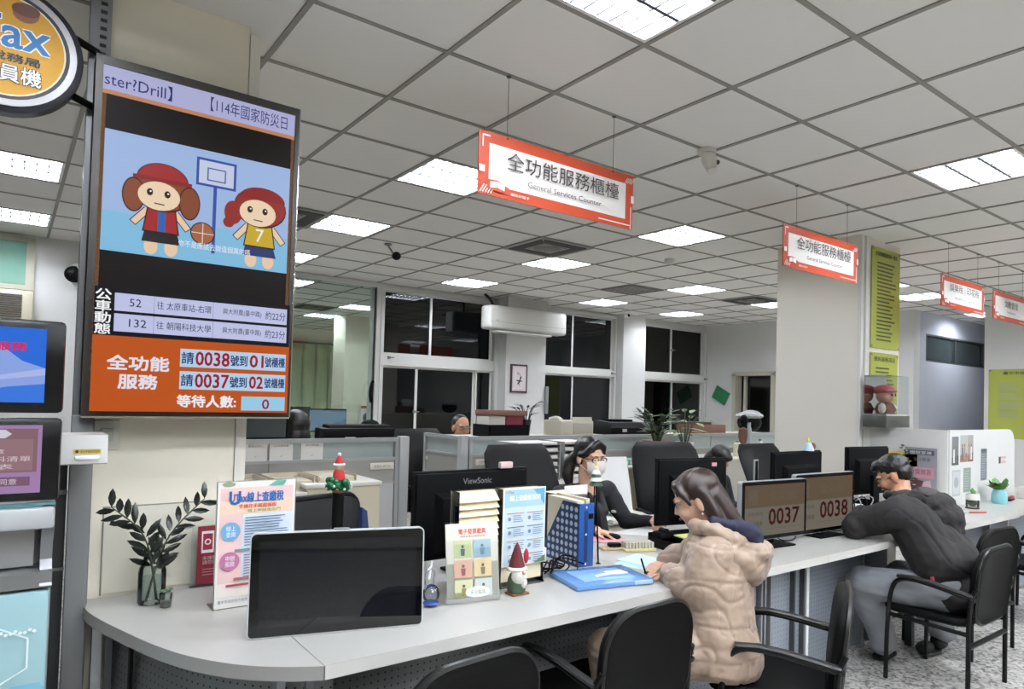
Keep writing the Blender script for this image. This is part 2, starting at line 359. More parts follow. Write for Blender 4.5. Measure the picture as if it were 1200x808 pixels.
sash_window('window_1', *W1, 0.9, 2.99, (1.92, 2.07), [4.70], [4.50, 5.46], extra=latch((4.05, 2.03), (4.45, 1.3)))
sash_window('window_2', *W2, 0.9, 2.99, (1.94, 2.04), [7.34], [7.36], extra=latch((8.20, 2.0)))
def grille(t):
    g = MB(); x0, x1, z0, z1 = 8.92, 9.78, 0.95, 1.93
    for k in range(-8, 9):
        for sgn in (1, -1):
            c = (x0+x1)/2+k*0.16; pts = []
            for q in range(41):
                z = z0+(z1-z0)*q/40; x = c+sgn*(z-(z0+z1)/2)*0.95
                if x0 <= x <= x1: pts.append((x, WB+0.16+0.005*sgn, z))
            if len(pts) > 1: g.tube([pts[0], pts[-1]], 0.012, 5)
    P('security_grille', g, mat('white grille bar', '#f2f4f4', 0.4), t)
    latch((9.72, 2.5), (10.68, 2.0), (9.7, 1.4))(t)
sash_window('window_3', *W3, 0.9, 2.97, (1.93, 2.05), [9.76], [9.80], pane=PANE, extra=grille)
# glass partition at the end of the office, with its slim frame
gp = put('window_4', MB().box(2.45, 3.92, WB-0.03, WB+0.06, 2.96, 3.02).box(3.86, 3.92, WB-0.03, WB+0.06, 0, 2.96).box(2.45, 2.5, WB-0.03, WB+0.06, 0, 2.96).mesh('frame', FRAME), kind='structure')
P('pane', B(2.5, 3.86, WB+0.01, WB+0.016, 0.02, 2.96), PANE, gp)
# structural columns of the room
S('wall_column_back', MB().box(5.79, 6.52, 8.28, 8.6, 0, 3.1), WHITE)
S('wall_column_back_right', MB().box(8.32, 8.87, 8.42, 8.6, 0, 3.1), WHITE)
S('trim_1', MB().box(5.74, 5.79, 8.5, 8.58, 1.0, 2.95), FRAME)
# near pillar behind the ticket screen, its trunking and hatch
pl = S('wall_pillar', MB().box(0.24, 0.74, 2.98, 3.62, 0, 3.1), CREAM)
P('trunking', MB().box(0.742, 0.775, 2.972, 3.0, 0, 3.0).box(0.775, 0.79, 3.0, 3.05, 0, 3.0), mat('ivory trunking', '#e9e6da', 0.5), pl)
P('access_hatch', MB().box(0.298, 0.72, 2.974, 2.979, 0.76, 1.075), mat('ivory hatch', '#ddd9c9', 0.5), pl)
P('hatch_gap', MB().box(0.293, 0.298, 2.9765, 2.98, 0.755, 1.08).box(0.298, 0.725, 2.9765, 2.98, 1.075, 1.08), mat('hatch shadow gap', '#8d8a80', 0.8), pl)
P('hatch_lock', MB().cyl((0.325, 2.968, 1.02), (0.325, 2.975, 1.02), 0.008), BLACK, pl)
P('socket_cover', MB().rbox(0.255, 0.335, 2.97, 2.98, 1.29, 1.40, 0.004), mat('clear cover', '#d8d6cb', 0.2), pl)
P('switch', MB().rbox(0.275, 0.315, 2.964, 2.972, 1.325, 1.37, 0.003), mat('off white switch', '#c5c3ba', 0.3), pl)
# column with the green notices
cr = S('wall_column_right', MB().box(5.80, 6.55, 3.0, 3.80, 0, 3.1), mat('warm white column paint', '#e6e1d6', 0.6, var=0.03, scale=2))
P('trunking', MB().box(5.79, 5.81, 2.97, 3.0, 0, 3.02).box(5.86, 5.915, 2.965, 3.0, 0, 3.02).box(5.795, 5.86, 2.985, 3.0, 0, 3.02), mat('white trunking', '#dcdbd6', 0.5), cr)
# pillar post with slots (left of the ticket screen)
po = T('slotted_post', 'tall grey steel upright with rows of slots, left of the ticket screen', 'post', (0.215, 2.88, 0))
pm = MB().box(-0.03, 0.035, 0.03, 0.09, 0, 3.0)
P('upright', pm, STEEL, po)
sl = MB()
for k in range(96):
    z = 0.06+k*0.0305; sl.box(0.0, 0.02, 0.028, 0.0305, z, z+0.012)
P('slots', sl, mat('slot shadow', '#27282a', 0.8), po, kind='stuff')
P('cover', MB().rbox(-0.035, 0.03, -0.005, 0.0295, 0.0, 1.42, 0.004), mat('grey post cover', '#7f8081', 0.45, 0.2), po)
# right wall recess window
w5 = put('window_5', MB().box(11.15, 13.45, 4.70, 4.75, 2.27, 2.30).box(11.15, 13.45, 4.70, 4.75, 2.67, 2.70).box(11.15, 11.19, 4.70, 4.75, 2.30, 2.67).box(12.22, 12.27, 4.70, 4.75, 2.30, 2.67).box(13.41, 13.45, 4.70, 4.75, 2.30, 2.67).mesh('frame', mat('dark window frame', '#3b3e40', 0.4)), kind='structure')
for a, b in ((11.19, 12.22), (12.27, 13.41)): P('pane', B(a, b, 4.73, 4.736, 2.30, 2.67), mat('dim blind behind glass', '#384042', 0.15), w5)
# open door on the right wall with the dark room beyond
d1 = put('door_1', MB().box(10.70, 10.97, 7.86, 7.93, 0, 2.10).box(10.70, 10.97, 7.04, 7.11, 0, 2.10).box(10.70, 10.97, 7.04, 7.93, 2.06, 2.13).mesh('door_frame', mat('cream door frame', '#b9b4a6', 0.5)), kind='structure')
P('door_leaf', MB().box(10.93, 10.96, 7.11, 7.86, 0, 2.06).box(10.90, 10.93, 7.80, 7.86, 0, 2.06), mat('dark glazed door leaf', '#0d0c0b', 0.12), d1)
P('sliding_edge', MB().box(10.86, 10.92, 7.74, 7.79, 0, 2.05), mat('cream sliding edge', '#c9c4b6', 0.5), d1)
# ================================================================ ticket screen on the pillar
tv = T('ticket_screen', 'large upright ticket and cartoon screen mounted on the cream pillar', 'screen', (0.2, 2.86, 1.42))
tw, th = 0.70, 1.255
P('casing', MB().rbox(0, tw, -0.05, 0.03, 0, th, 0.008), DARK, tv)
bz = MB().box(0.0, tw, -0.056, -0.048, 0, 0.018).box(0.0, tw, -0.056, -0.048, th-0.03, th).box(0, 0.022, -0.056, -0.048, 0.018, th-0.03).box(tw-0.018, tw, -0.056, -0.048, 0.018, th-0.03)
P('bezel', bz, mat('brushed dark bezel', '#3a3836', 0.3, 0.6), tv)
P('chrome_strip', MB().box(tw, tw+0.004, -0.055, 0.02, 0.0, th).box(0, tw, -0.057, -0.05, -0.006, 0), mat('chrome strip', '#c9c4c0', 0.15, 1.0), tv)
P('wall_mount', MB().box(0.1, 0.6, 0.03, 0.118, 0.3, 0.34).box(0.1, 0.6, 0.03, 0.118, 0.9, 0.94), STEEL, tv)
p = Print((0.022, -0.0492, 0.018), (1, 0, 0), (0, 0, 1), em=0.88); W_, H_ = tw-0.04, th-0.048
p.rect(0, 0, W_, H_, '#c9946c')
p.rect(0, H_-0.085, W_, H_, '#b3b4dc'); p.rect(0, H_-0.10, W_, H_-0.085, '#c58a63')
p.text('ster?Drill】', 0.005, H_-0.072, 0.215, H_-0.018, '#2b3570'); p.text('【114年國家防災日', 0.345, H_-0.068, W_-0.03, H_-0.014, '#2b3570')
p.rect(0.012, 0.43, W_-0.012, H_-0.10, '#160f0e')
p.rect(0.012, 0.56, W_-0.012, 0.985, '#a3bde8'); p.rect(0.012, 0.56, W_-0.012, 0.70, '#86c2e6')
# backboard, pole and two plain cartoon children with a ball
p.line(0.372, 0.60, 0.372, 0.86, 0.012, '#3c53a8'); p.rect(0.305, 0.85, 0.445, 0.955, '#3c53a8'); p.rect(0.314, 0.859, 0.436, 0.946, '#c9d3ea'); p.rect(0.342, 0.872, 0.408, 0.922, '#5a6cb0'); p.rect(0.347, 0.877, 0.403, 0.917, '#c9d3ea')
def kid(a, b, hair, shirt, cap, no):
    D = '#3b1d16'
    p.disc(a-0.03, b-0.205, 0.022, '#f0cfae', 0.03); p.disc(a+0.035, b-0.205, 0.022, '#f0cfae', 0.03)
    p.poly([(a-0.06, b-0.19), (a+0.065, b-0.19), (a+0.05, b-0.14), (a-0.05, b-0.14)], '#2a2222' if cap else '#2d3c73')
    for s_ in (-1, 1): p.line(a+s_*0.045, b-0.075, a+s_*0.09, b-0.13, 0.026, D); p.line(a+s_*0.045, b-0.075, a+s_*0.088, b-0.128, 0.020, '#f0cfae')
    p.poly([(a-0.06, b-0.155), (a+0.06, b-0.155), (a+0.045, b-0.055), (a-0.045, b-0.055)], D); p.poly([(a-0.055, b-0.15), (a+0.055, b-0.15), (a+0.041, b-0.058), (a-0.041, b-0.058)], shirt)
    if cap: p.rect(a-0.012, b-0.15, a+0.014, b-0.06, '#3d62ad')
    p.disc(a, b, 0.098, D, 0.078); p.disc(a, b+0.002, 0.094, hair, 0.074)
    if cap:
        for s_ in (-1, 1): p.disc(a+s_*0.09, b-0.03, 0.036, D, 0.062); p.disc(a+s_*0.09, b-0.03, 0.032, hair, 0.057)
    else: p.disc(a-0.10, b-0.035, 0.032, hair, 0.045); p.disc(a-0.115, b-0.075, 0.02, hair)
    p.disc(a-0.01, b-0.022, 0.068, '#f3d9b8', 0.052)
    for s_ in (-1, 1): p.disc(a-0.012+s_*0.028, b-0.012, 0.010, D, 0.013); p.disc(a-0.010+s_*0.028, b-0.009, 0.003, '#ffffff')
    p.line(a-0.025, b-0.05, a+0.008, b-0.052, 0.004, D)
    if cap:
        p.disc(a, b+0.036, 0.084, D, 0.062, a0=0, a1=PI); p.disc(a, b+0.037, 0.080, '#a52c2c', 0.058, a0=0, a1=PI); p.line(a-0.095, b+0.036, a+0.095, b+0.036, 0.014, '#8c2323')
    else: p.disc(a+0.005, b+0.03, 0.086, '#8f2722', 0.05, a0=0, a1=PI)
    if no: p.text(no, a-0.016, b-0.135, a+0.014, b-0.085, '#f4f4f4')
kid(0.195, 0.80, '#8a4a2c', '#a8292b', True, None); kid(0.535, 0.80, '#97302a', '#cfae2b', False, '7')
p.disc(0.33, 0.665, 0.042, '#3b1d16'); p.disc(0.33, 0.665, 0.038, '#a8674a'); p.line(0.292, 0.665, 0.368, 0.665, 0.003, '#eadccb'); p.line(0.33, 0.627, 0.33, 0.703, 0.003, '#eadccb')
p.text('你不是應該去說這個真的嗎', 0.25, 0.605, 0.50, 0.63, '#f4f4f8')
p.rect(0.0, 0.262, W_, 0.43, '#15151c')
p.text('公', 0.004, 0.385, 0.05, 0.422, '#ffffff', bold=0.001); p.text('車', 0.004, 0.345, 0.05, 0.382, '#ffffff', bold=0.001); p.text('動', 0.004, 0.305, 0.05, 0.342, '#ffffff', bold=0.001); p.text('態', 0.004, 0.267, 0.05, 0.302, '#ffffff', bold=0.001)
for b, no, a1, a2, a3 in ((0.35, '52', '往 太原車站-右環', '興大附農(臺中路)', '約22分'), (0.278, '132', '往 朝陽科技大學', '興大附農(臺中路)', '約23分')):
    p.rect(0.06, b, W_-0.012, b+0.062, '#c6cbf0')
    p.text(no, 0.105, b+0.018, 0.105+0.018*len(no), b+0.046, '#25253a'); p.text(a1, 0.19, b+0.018, 0.37, b+0.046, '#25253a'); p.text(a2, 0.41, b+0.018, 0.55, b+0.044, '#25253a'); p.text(a3, W_-0.095, b+0.014, W_-0.018, b+0.048, '#25253a')
    p.rect(0.375, b, 0.377, b+0.062, '#9aa0cc'); p.rect(0.18, b, 0.182, b+0.062, '#9aa0cc')
p.rect(0, 0, W_, 0.262, '#c4571b')
p.text('全功能', 0.045, 0.145, 0.235, 0.195, '#ece9f4', bold=0.0022); p.text('服務', 0.08, 0.08, 0.20, 0.13, '#ece9f4', bold=0.0022)
for b, no, k in ((0.165, '0038', '01'), (0.083, '0037', '02')):
    p.rect(0.27, b, W_-0.012, b+0.066, '#b9d8f2'); p.text('請', 0.275, b+0.012, 0.315, b+0.054, '#22356e', bold=0.001); p.text(no, 0.322, b+0.008, 0.438, b+0.058, '#a5152f', bold=0.0016)
    p.text('號到', 0.442, b+0.012, 0.502, b+0.052, '#22356e', bold=0.001); p.text(k, 0.512, b+0.01, 0.562, b+0.056, '#a5152f', bold=0.0016); p.text('號櫃檯', 0.568, b+0.014, W_-0.016, b+0.052, '#22356e', bold=0.0008)
p.text('等待人數:', 0.265, 0.018, 0.465, 0.062, '#f6f4fa', bold=0.0018); p.rect(0.485, 0.008, W_-0.012, 0.062, '#9fd2ee'); p.text('0', 0.562, 0.014, 0.588, 0.052, '#a5152f', bold=0.001)
p.done(tv, 'screen_image', 'screen_text')
# ================================================================ hanging signs
def sign(x0, w_, h_, z, txt, eng, label, y=2.611, tx=(0.15, 0.87)):
    t = T('hanging_sign', label, 'sign', (x0, y, z), 0, 'orange and white counter signs hung from the ceiling')
    P('board', MB().box(0, w_, 0, 0.006, 0, h_), mat('orange acrylic board', '#bf4a2c', 0.35), t)
    p = Print((0, -0.0002, 0), (1, 0, 0), (0, 0, 1)); k = w_/0.985
    m_ = 0.056*k; WH = '#ece8e4'
    p.rect(m_, 0.05, w_-m_, h_-0.052, WH)
    p.line(0.018, h_-0.02, 0.06, h_-0.02, 0.007, WH); p.line(0.02, h_-0.018, 0.02, h_-0.075, 0.007, WH)
    p.line(w_-0.25*k, 0.02, w_-0.015, 0.02, 0.006, WH); p.line(w_-0.018, 0.0, w_-0.018, 0.12, 0.006, WH)
    for q in range(6): p.line(w_-0.065+q*0.009, h_-0.05, w_-0.045+q*0.009, h_-0.02, 0.0035, WH)
    for q in range(5): p.line(0.008+q*0.014, 0.008, 0.03+q*0.014, 0.045, 0.005, WH)
    p.rect(0, 0.10, 0.03, 0.13, WH); p.rect(w_-0.022, 0.14, w_, 0.18, WH)
    p.poly([(0.045, 0.03), (0.15, 0.02), (0.165, 0.05), (0.10, 0.075), (0.04, 0.07)], '#bf4a2c'); p.poly([(0.06, 0.035), (0.098, 0.04), (0.098, 0.068), (0.062, 0.062)], '#f6f2ee'); p.poly([(0.102, 0.04), (0.14, 0.032), (0.142, 0.058), (0.102, 0.068)], '#f6f2ee')
    p.text('服務好幫手', 0.175*k, 0.018, 0.285*k, 0.032, WH)
    p.text(txt, tx[0]*k, 0.137, tx[1]*k, 0.222 if tx[1] > 0.8 else 0.21, '#35302e'); mx_ = (tx[0]+tx[1])/2; ew = 0.66*(tx[1]-tx[0])/2; p.text(eng, (mx_-ew)*k, 0.080, (mx_+ew)*k, 0.106, '#4a4543')
    p.done(t)
    for a in (0.155*w_/0.985 if w_ > 0.9 else 0.14, w_-0.15*w_/0.985):
        P('wire', MB().cyl((a, 0.003, h_-0.004), (a, 0.003, CZ-z), 0.0013, n=5), mat('hanging wire', '#4c4a46', 0.4, 0.5), t)
        P('wire_clip', MB().cyl((a, 0.003, CZ-z-0.006), (a, 0.003, CZ-z), 0.012, n=10).cyl((a, -0.001, h_-0.008), (a, 0.007, h_-0.008), 0.006, n=8), mat('hanging wire clip', '#35332f', 0.4), t)
    return t
sign(1.640, 0.985, 0.292, 2.445, '全功能服務櫃檯', 'General Services Counter', 'largest and nearest orange sign, 全功能服務櫃檯, hanging by the near ceiling light')
sign(4.045, 0.972, 0.285, 2.455, '全功能服務櫃檯', 'General Services Counter', 'second orange sign, 全功能服務櫃檯, hanging in front of the grey column')
sign(6.485, 0.96, 0.285, 2.446, '娛樂稅 | 印花稅', 'Amusement Tax       Stamp Tax', 'third orange sign, 娛樂稅 and 印花稅, hanging beyond the column with green notices', tx=(0.16, 0.84))
sign(7.68, 0.96, 0.29, 2.445, '文教管理', 'Tax Management', 'farthest orange sign at the right edge, cut by the picture, reading 文教管理', tx=(0.28, 0.66))
# ================================================================ round sign at upper left
rs = T('round_sign', 'round yellow illuminated Tax sign with dark rim beside the pillar', 'sign', (-0.05, 2.85, 2.62))
P('rim', MB().lathe([(0.0, -0.03), (0.205, -0.03), (0.215, -0.02), (0.215, 0.03), (0.20, 0.036), (0.0, 0.036)], n=48), mat('navy rim', '#1d2027', 0.3), rs).rotation_euler = (PI/2, 0, 0)
q = P('silver_ring', MB().lathe([(0.196, 0.036), (0.196, 0.042), (0.176, 0.044), (0.176, 0.036)], n=48), mat('silver ring', '#b8b8ba', 0.3, 0.7), rs); q.rotation_euler = (PI/2, 0, 0)
p = Print((0, -0.043, 0), (1, 0, 0), (0, 0, 1)); p.disc(0, 0, 0.178, '#1d1f26', n=48); p.disc(0, 0, 0.165, '#e8e2c8', n=48); p.disc(0, 0, 0.160, '#d29b1f', n=48)
p.text('uTax', -0.155, -0.005, 0.118, 0.095, '#f4f6f8', bold=0.007); p.text('uTax', -0.155, -0.005, 0.118, 0.095, '#2f78b4', bold=0.0025)
p.disc(0.052, 0.118, 0.036, '#8d5b43', 0.032, n=16); p.disc(0.052, 0.128, 0.038, '#6b4034', 0.022, n=16)
p.text('地方稅務局', -0.13, -0.052, 0.095, -0.024, '#1d1f26', bold=0.001); p.text('查詢員機', -0.125, -0.118, 0.10, -0.062, '#1d1f26', bold=0.004); p.text('查詢員機', -0.125, -0.118, 0.10, -0.062, '#f6f6f2', bold=0.001)
p.done(rs)
for z in (0.10, -0.10): P('bracket_arm', MB().cyl((0.19, 0.0, z), (0.26, 0.04, z-0.01), 0.013, n=8), BLACK, rs)
# ================================================================ service counter
def under(z): return z
E_ = [(0.24, 2.95), (0.24, 2.82), (0.275, 2.67), (0.325, 2.50), (0.375, 2.34), (0.435, 2.20), (0.505, 2.09), (0.575, 2.01), (0.66, 1.945), (0.735, 1.905)]
def smoothed(pts, n=2):
    P_ = [Vector((*p_, 0)) for p_ in pts]
    for _ in range(n):
        Q = [P_[0]]
        for a, b in zip(P_, P_[1:]): Q += [a.lerp(b, 0.25), a.lerp(b, 0.75)]
        P_ = Q+[P_[-1]]
    return [(a.x, a.y) for a in P_]
cu = smoothed(E_)
def worktop(label, poly, edge_n, loc=(0, 0, 0)):
    t = T('worktop', label, 'worktop', loc, 0, 'white laminate counter tops of the service row')
    P('top', MB().prism(poly, 0.712, 0.75), TOP, t)
    e = MB()
    for a, b in zip(poly[:edge_n], poly[1:edge_n+1]):
        d = Vector((b[0]-a[0], b[1]-a[1])).normalized(); n_ = Vector((-d.y, d.x))*-0.0015
        e.add([(a[0]+n_.x, a[1]+n_.y, 0.710), (b[0]+n_.x, b[1]+n_.y, 0.710), (b[0]+n_.x, b[1]+n_.y, 0.7495), (a[0]+n_.x, a[1]+n_.y, 0.7495)], [(0, 1, 2, 3)])
    P('edge_band', e, EDGE if edge_n > 3 else mat('lit edge banding', '#d4d2cc', 0.4), t)  # shade on the curved end put into its grey; straight runs take a lit tone
    return t
worktop('rounded end section of the white counter below the ticket screen', cu+[(0.735, 2.97), (0.24, 2.97)], len(cu)-1)
xs = [0.738, 2.30, 3.41, 5.05, 6.2, 8.2]
ylab = ['long white counter section holding the big black display, posters and blue folder', 'white counter section in front of the customer in the beige coat', 'white counter section under the two queue number monitors', 'white counter section beside the man in black, by the white divider', 'white counter section with the turquoise plant pot at the right edge']
for k, (a, b) in enumerate(zip(xs, xs[1:])):
    y0 = [1.905, 1.905, 1.905, 1.915, 1.94][k]
    worktop(ylab[k], [(a, y0), (b-0.003, y0), (b-0.003, 2.95 if k < 3 else 2.75), (a, 2.95 if k < 3 else 2.75)], 1)
PERF = perforated('dark perforated modesty panel', '#808283', '#2a2b2c', 0.026, 0.13)
PERF2 = perforated('grey perforated modesty panel', '#9aa1ab', '#5a6068', 0.026, 0.13)
def panel_mesh(pts, z0, z1, th_=0.018):
    """sheet following pts in plan, with UVs in metres"""
    mb = MB(); L = 0; uvs = []
    for a, b in zip(pts, pts[1:]):
        d = math.hypot(b[0]-a[0], b[1]-a[1]); n_ = Vector((-(b[1]-a[1]), b[0]-a[0])).normalized()*th_
        mb.quad((a[0], a[1], z0), (b[0], b[1], z0), (b[0], b[1], z1), (a[0], a[1], z1)); uvs += [(L, z0), (L+d, z0), (L+d, z1), (L, z1)]
        mb.quad((b[0]+n_.x, b[1]+n_.y, z0), (a[0]+n_.x, a[1]+n_.y, z0), (a[0]+n_.x, a[1]+n_.y, z1), (b[0]+n_.x, b[1]+n_.y, z1)); uvs += [(L+d, z0), (L, z0), (L, z1), (L+d, z1)]
        L += d
    me = mb.mesh('panel', None); u = me.uv_layers.new(name='UVMap')
    for i, uv in enumerate(uvs): u.data[i].uv = uv
    return me
def base(label, pts, posts, m_, z0=0.03):
    t = T('counter_base', label, 'counter base', (0, 0, 0), 0, 'steel modesty panels and uprights under the counter')
    me = panel_mesh(pts, z0, 0.705); me.materials.append(m_); put('modesty_panel', me, t)
    for x, y, mm, w_ in posts: P('upright', MB().box(x-w_/2, x+w_/2, y-0.012, y+0.03, 0.0, 0.71), mm, t)
    return t
AL = mat('pale aluminium upright', '#a9acaf', 0.35, 0.6); WP = mat('white steel upright', '#dcdddc', 0.4); DG = mat('dark upright', '#4a4d50', 0.45, 0.3)
inn = [(x+0.07, y+0.11) for x, y in cu if y < 2.8]
base('curved dark perforated front panel below the rounded counter end', inn, [(0.28, 2.86, AL, 0.03), (0.31, 2.80, DG, 0.02), (0.36, 2.65, BLACK, 0.01)], PERF)
base('perforated grey front panel below the big black display', [(0.80, 2.27), (2.28, 2.27)], [(0.66, 2.05, AL, 0.024), (0.745, 2.05, AL, 0.024), (0.785, 2.26, DG, 0.012), (2.25, 2.26, AL, 0.02), (2.285, 2.26, AL, 0.015)], PERF)
base('grey front panel and pale uprights behind the customer in beige', [(2.32, 2.04), (2.98, 2.04)], [(2.44, 2.03, WP, 0.02), (3.0, 2.03, AL, 0.012), (3.03, 2.03, AL, 0.012), (3.08, 2.03, AL, 0.014)], PERF2)
base('blue-grey front panel and white upright below the queue monitors', [(3.10, 2.05), (3.40, 2.05), (3.46, 2.19), (4.34, 2.19)], [(3.30, 2.035, DG, 0.012), (3.415, 2.03, WP, 0.024), (3.39, 2.035, DG, 0.012), (4.33, 2.19, AL, 0.014), (4.36, 2.20, DG, 0.014)], PERF2)
base('narrow dark front panel beside the seated man in black', [(4.38, 2.19), (4.66, 2.19)], [(4.65, 2.03, DG, 0.03), (4.68, 2.03, WP, 0.014)], perforated('slate modesty panel', '#4c525a', '#34383d'))
base('grey front panel with white uprights at the far right of the counter', [(5.2, 2.12), (7.9, 2.12)], [(5.35, 2.08, WP, 0.022), (5.31, 2.09, AL, 0.014), (6.1, 2.09, AL, 0.02), (6.45, 2.08, WP, 0.022)], PERF2)
# ================================================================ stacking chairs
def rounded(w_, h_, r, n=6, top=1.0):
    pts = []
    for cx, cy, a0 in ((w_/2-r, h_-r, 0), (-w_/2+r, h_-r, 90), (-w_/2+r*0.8, r*0.8, 180), (w_/2-r*0.8, r*0.8, 270)):
        rr = r if cy > r else r*0.8
        pts += [(cx+rr*math.cos(math.radians(a0+90*i/n)), cy+rr*math.sin(math.radians(a0+90*i/n))) for i in range(n+1)]
    return pts
VINYL = mat('black vinyl', '#080808', 0.6, spec=0.12, bump=0.06, bscale=300); TUBEM = mat('black powder coated tube', '#0a0a0a', 0.35, spec=0.25)
def arm_chair(label, loc, rz, group='black waiting chairs along the customer side'):
    t = T('armchair', label, 'chair', loc, rz, group)
    # local: seat faces +y, origin between the rear legs on the floor
    b = MB(); N = 26; base_ = rounded(0.46, 0.40, 0.14, 8)
    rings = []
    for k, (off, s_) in enumerate(((-0.022, 0.93), (-0.03, 0.985), (-0.018, 1.0), (0.006, 1.0), (0.02, 0.97), (0.026, 0.9))):
        rings.append([((x*s_), off-0.22*(z-0.0)*0.42-0.28*(x*x)*-1.0*0.45, 0.395+0.2+(z-0.2)*s_) for x, z in base_])
    P('backrest', MB().loft(rings), VINYL, t, ang=50)
    P('backrest_piping', MB().tube([(x*1.0, -0.018-0.22*z*0.42+0.126*x*x, 0.395+z) for x, z in base_], 0.011, 6, closed=True), mat('black piping', '#0d0d0d', 0.35), t)
    s_ = MB(); poly = rounded(0.47, 0.45, 0.09, 6); rings = []
    for zz, k in ((0.375, 0.94), (0.385, 1.0), (0.405, 1.0), (0.418, 0.95), (0.424, 0.8)):
        rings.append([(x*k, 0.02+0.225+(y-0.225)*k, zz-(0.012 if k < 0.9 else 0)) for x, y in poly])
    P('seat', MB().loft(rings), VINYL, t, ang=50)
    f = MB()
    for sx in (-0.255, 0.255):
        f = MB().tube([(sx, 0.42, 0.0), (sx, 0.415, 0.30), (sx, 0.40, 0.50), (sx*0.995, 0.36, 0.575), (sx, 0.24, 0.585), (sx, 0.0, 0.545), (sx*0.99, -0.03, 0.54)], 0.0125, 8, smooth=2)
        P('arm', f, TUBEM, t)
        P('arm_pad', MB().tube([(sx, 0.36, 0.588), (sx, 0.24, 0.598), (sx, -0.02, 0.557)], 0.0165, 8, flat=(1.2, 0.6), smooth=1), mat('black arm pad', '#191919', 0.5), t)
        P('leg', MB().tube([(sx, 0.0, 0.0), (sx, 0.0, 0.40), (sx, -0.01, 0.545), (sx*0.94, -0.035, 0.60)], 0.0125, 8), TUBEM, t)
        P('side_rail', MB().cyl((sx, 0.41, 0.365), (sx, 0.0, 0.355), 0.012, n=8), TUBEM, t)
    P('crossbar', MB().cyl((-0.255, 0.0, 0.29), (0.255, 0.0, 0.29), 0.014, n=8), TUBEM, t); P('crossbar', MB().cyl((-0.255, 0.38, 0.355), (0.255, 0.38, 0.355), 0.01, n=8), TUBEM, t)
    return t
ac = arm_chair('black armchair cut by the bottom edge, leftmost, below the black display', (1.06, 1.66, 0), math.radians(4))
dup(ac, (1.855, 1.74, 0), math.radians(2), 'black armchair seen from behind, directly left of the customer in beige')
dup(ac, (2.67, 1.46, 0), math.radians(30), 'black armchair turned sideways, carrying the customer in the beige coat')
dup(ac, (4.235, 1.45, 0), math.radians(0), 'black armchair carrying the man in the black hooded jacket')
dup(ac, (4.93, 1.66, 0), math.radians(-6), 'empty black armchair just beyond the man in black')
dup(ac, (6.05, 1.58, 0), math.radians(-6), 'black armchair cut by the right edge, farthest along the counter')
# label tag on the man's chair
# ================================================================ self-service kiosk at the left edge
kk = T('service_kiosk', 'silver and mint self-service kiosk with two touch screens at the left edge', 'kiosk', (-0.22, 2.5, 0))
P('body', MB().rbox(-0.30, 0.345, 0.03, 0.36, 0.0, 0.95, 0.01).rbox(-0.30, 0.345, 0.10, 0.36, 0.95, 1.16, 0.01), SILV, kk)
P('lower_door', MB().rbox(-0.29, 0.34, 0.0, 0.03, 0.04, 0.915, 0.008), mat('mint printed door', '#86b4be', 0.3, var=0.35, scale=1.6, col2='#a9c6c8'), kk)
P('shelf_lip', MB().prism([(0.0, 0.925), (0.03, 0.915), (0.12, 0.93), (0.12, 0.98), (0.0, 0.97)], -0.30, 0.345, axis='x'), ALU, kk)
P('slot_bay', MB().box(-0.30, 0.30, 0.055, 0.10, 0.98, 1.10).box(-0.1, 0.12, 0.02, 0.10, 0.982, 0.986), mat('bay steel', '#a4a5a5', 0.4, 0.5), kk)
P('card_slot', MB().box(-0.12, 0.14, 0.03, 0.09, 0.981, 0.987), BLACK, kk)
P('side_cheek', MB().prism([(-0.005, 0.93), (0.12, 0.93), (0.12, 1.17), (-0.02, 1.17), (-0.02, 1.10), (0.03, 1.05), (0.04, 1.0)], 0.315, 0.345, axis='x'), ALU, kk)
P('upper_lip', MB().rbox(-0.30, 0.345, -0.03, 0.12, 1.10, 1.165, 0.012), mat('white shell', '#b4b7b9', 0.3), kk)
P('teal_strip', MB().box(-0.30, 0.345, -0.02, 0.10, 1.166, 1.178), mat('teal strip', '#5d8f93', 0.4), kk)
p = Print((0.02, -0.0005, 0.04), (1, 0, 0), (0, 0, 1))
def hexa(a, b, r, col):
    q = [(a+r*math.cos(PI/6+k*PI/3), b+r*math.sin(PI/6+k*PI/3)) for k in range(6)]
    for u_, v_ in zip(q, q[1:]+q[:1]): p.line(*u_, *v_, 0.005, col)
hexa(0.02, 0.79, 0.07, '#e4f5f5'); hexa(0.14, 0.76, 0.07, '#d3ebee'); hexa(0.20, 0.70, 0.085, '#e4f5f5'); p.disc(0.27, 0.55, 0.07, '#7db9cc', n=6); p.disc(0.12, 0.45, 0.05, '#8cc5d2', n=6)
for k in range(9): p.disc(0.20+0.011*k, 0.765+0.004*math.sin(k*2), 0.005, '#eefafa', n=8)
p.text('e', -0.02, 0.50, 0.02, 0.55, '#f4fafa'); p.text('稅務服務', 0.13, 0.36, 0.28, 0.40, '#f4fafa')
p.done(kk, 'door_print', 'door_lettering')
for z0, z1, nm in ((1.44, 1.71, 'u'), (1.185, 1.425, 'l')):
    P('screen_housing', MB().rbox(-0.30, 0.352, -0.035, 0.02, z0, z1, 0.012), mat('gloss black plastic', '#070708', 0.25, spec=0.25), kk)
P('screen_arm', MB().box(-0.05, 0.05, 0.02, 0.12, 1.15, 1.68), STEEL, kk)
p = Print((-0.28, -0.0355, 1.47), (1, 0, 0), (0, 0, 1), em=0.9)
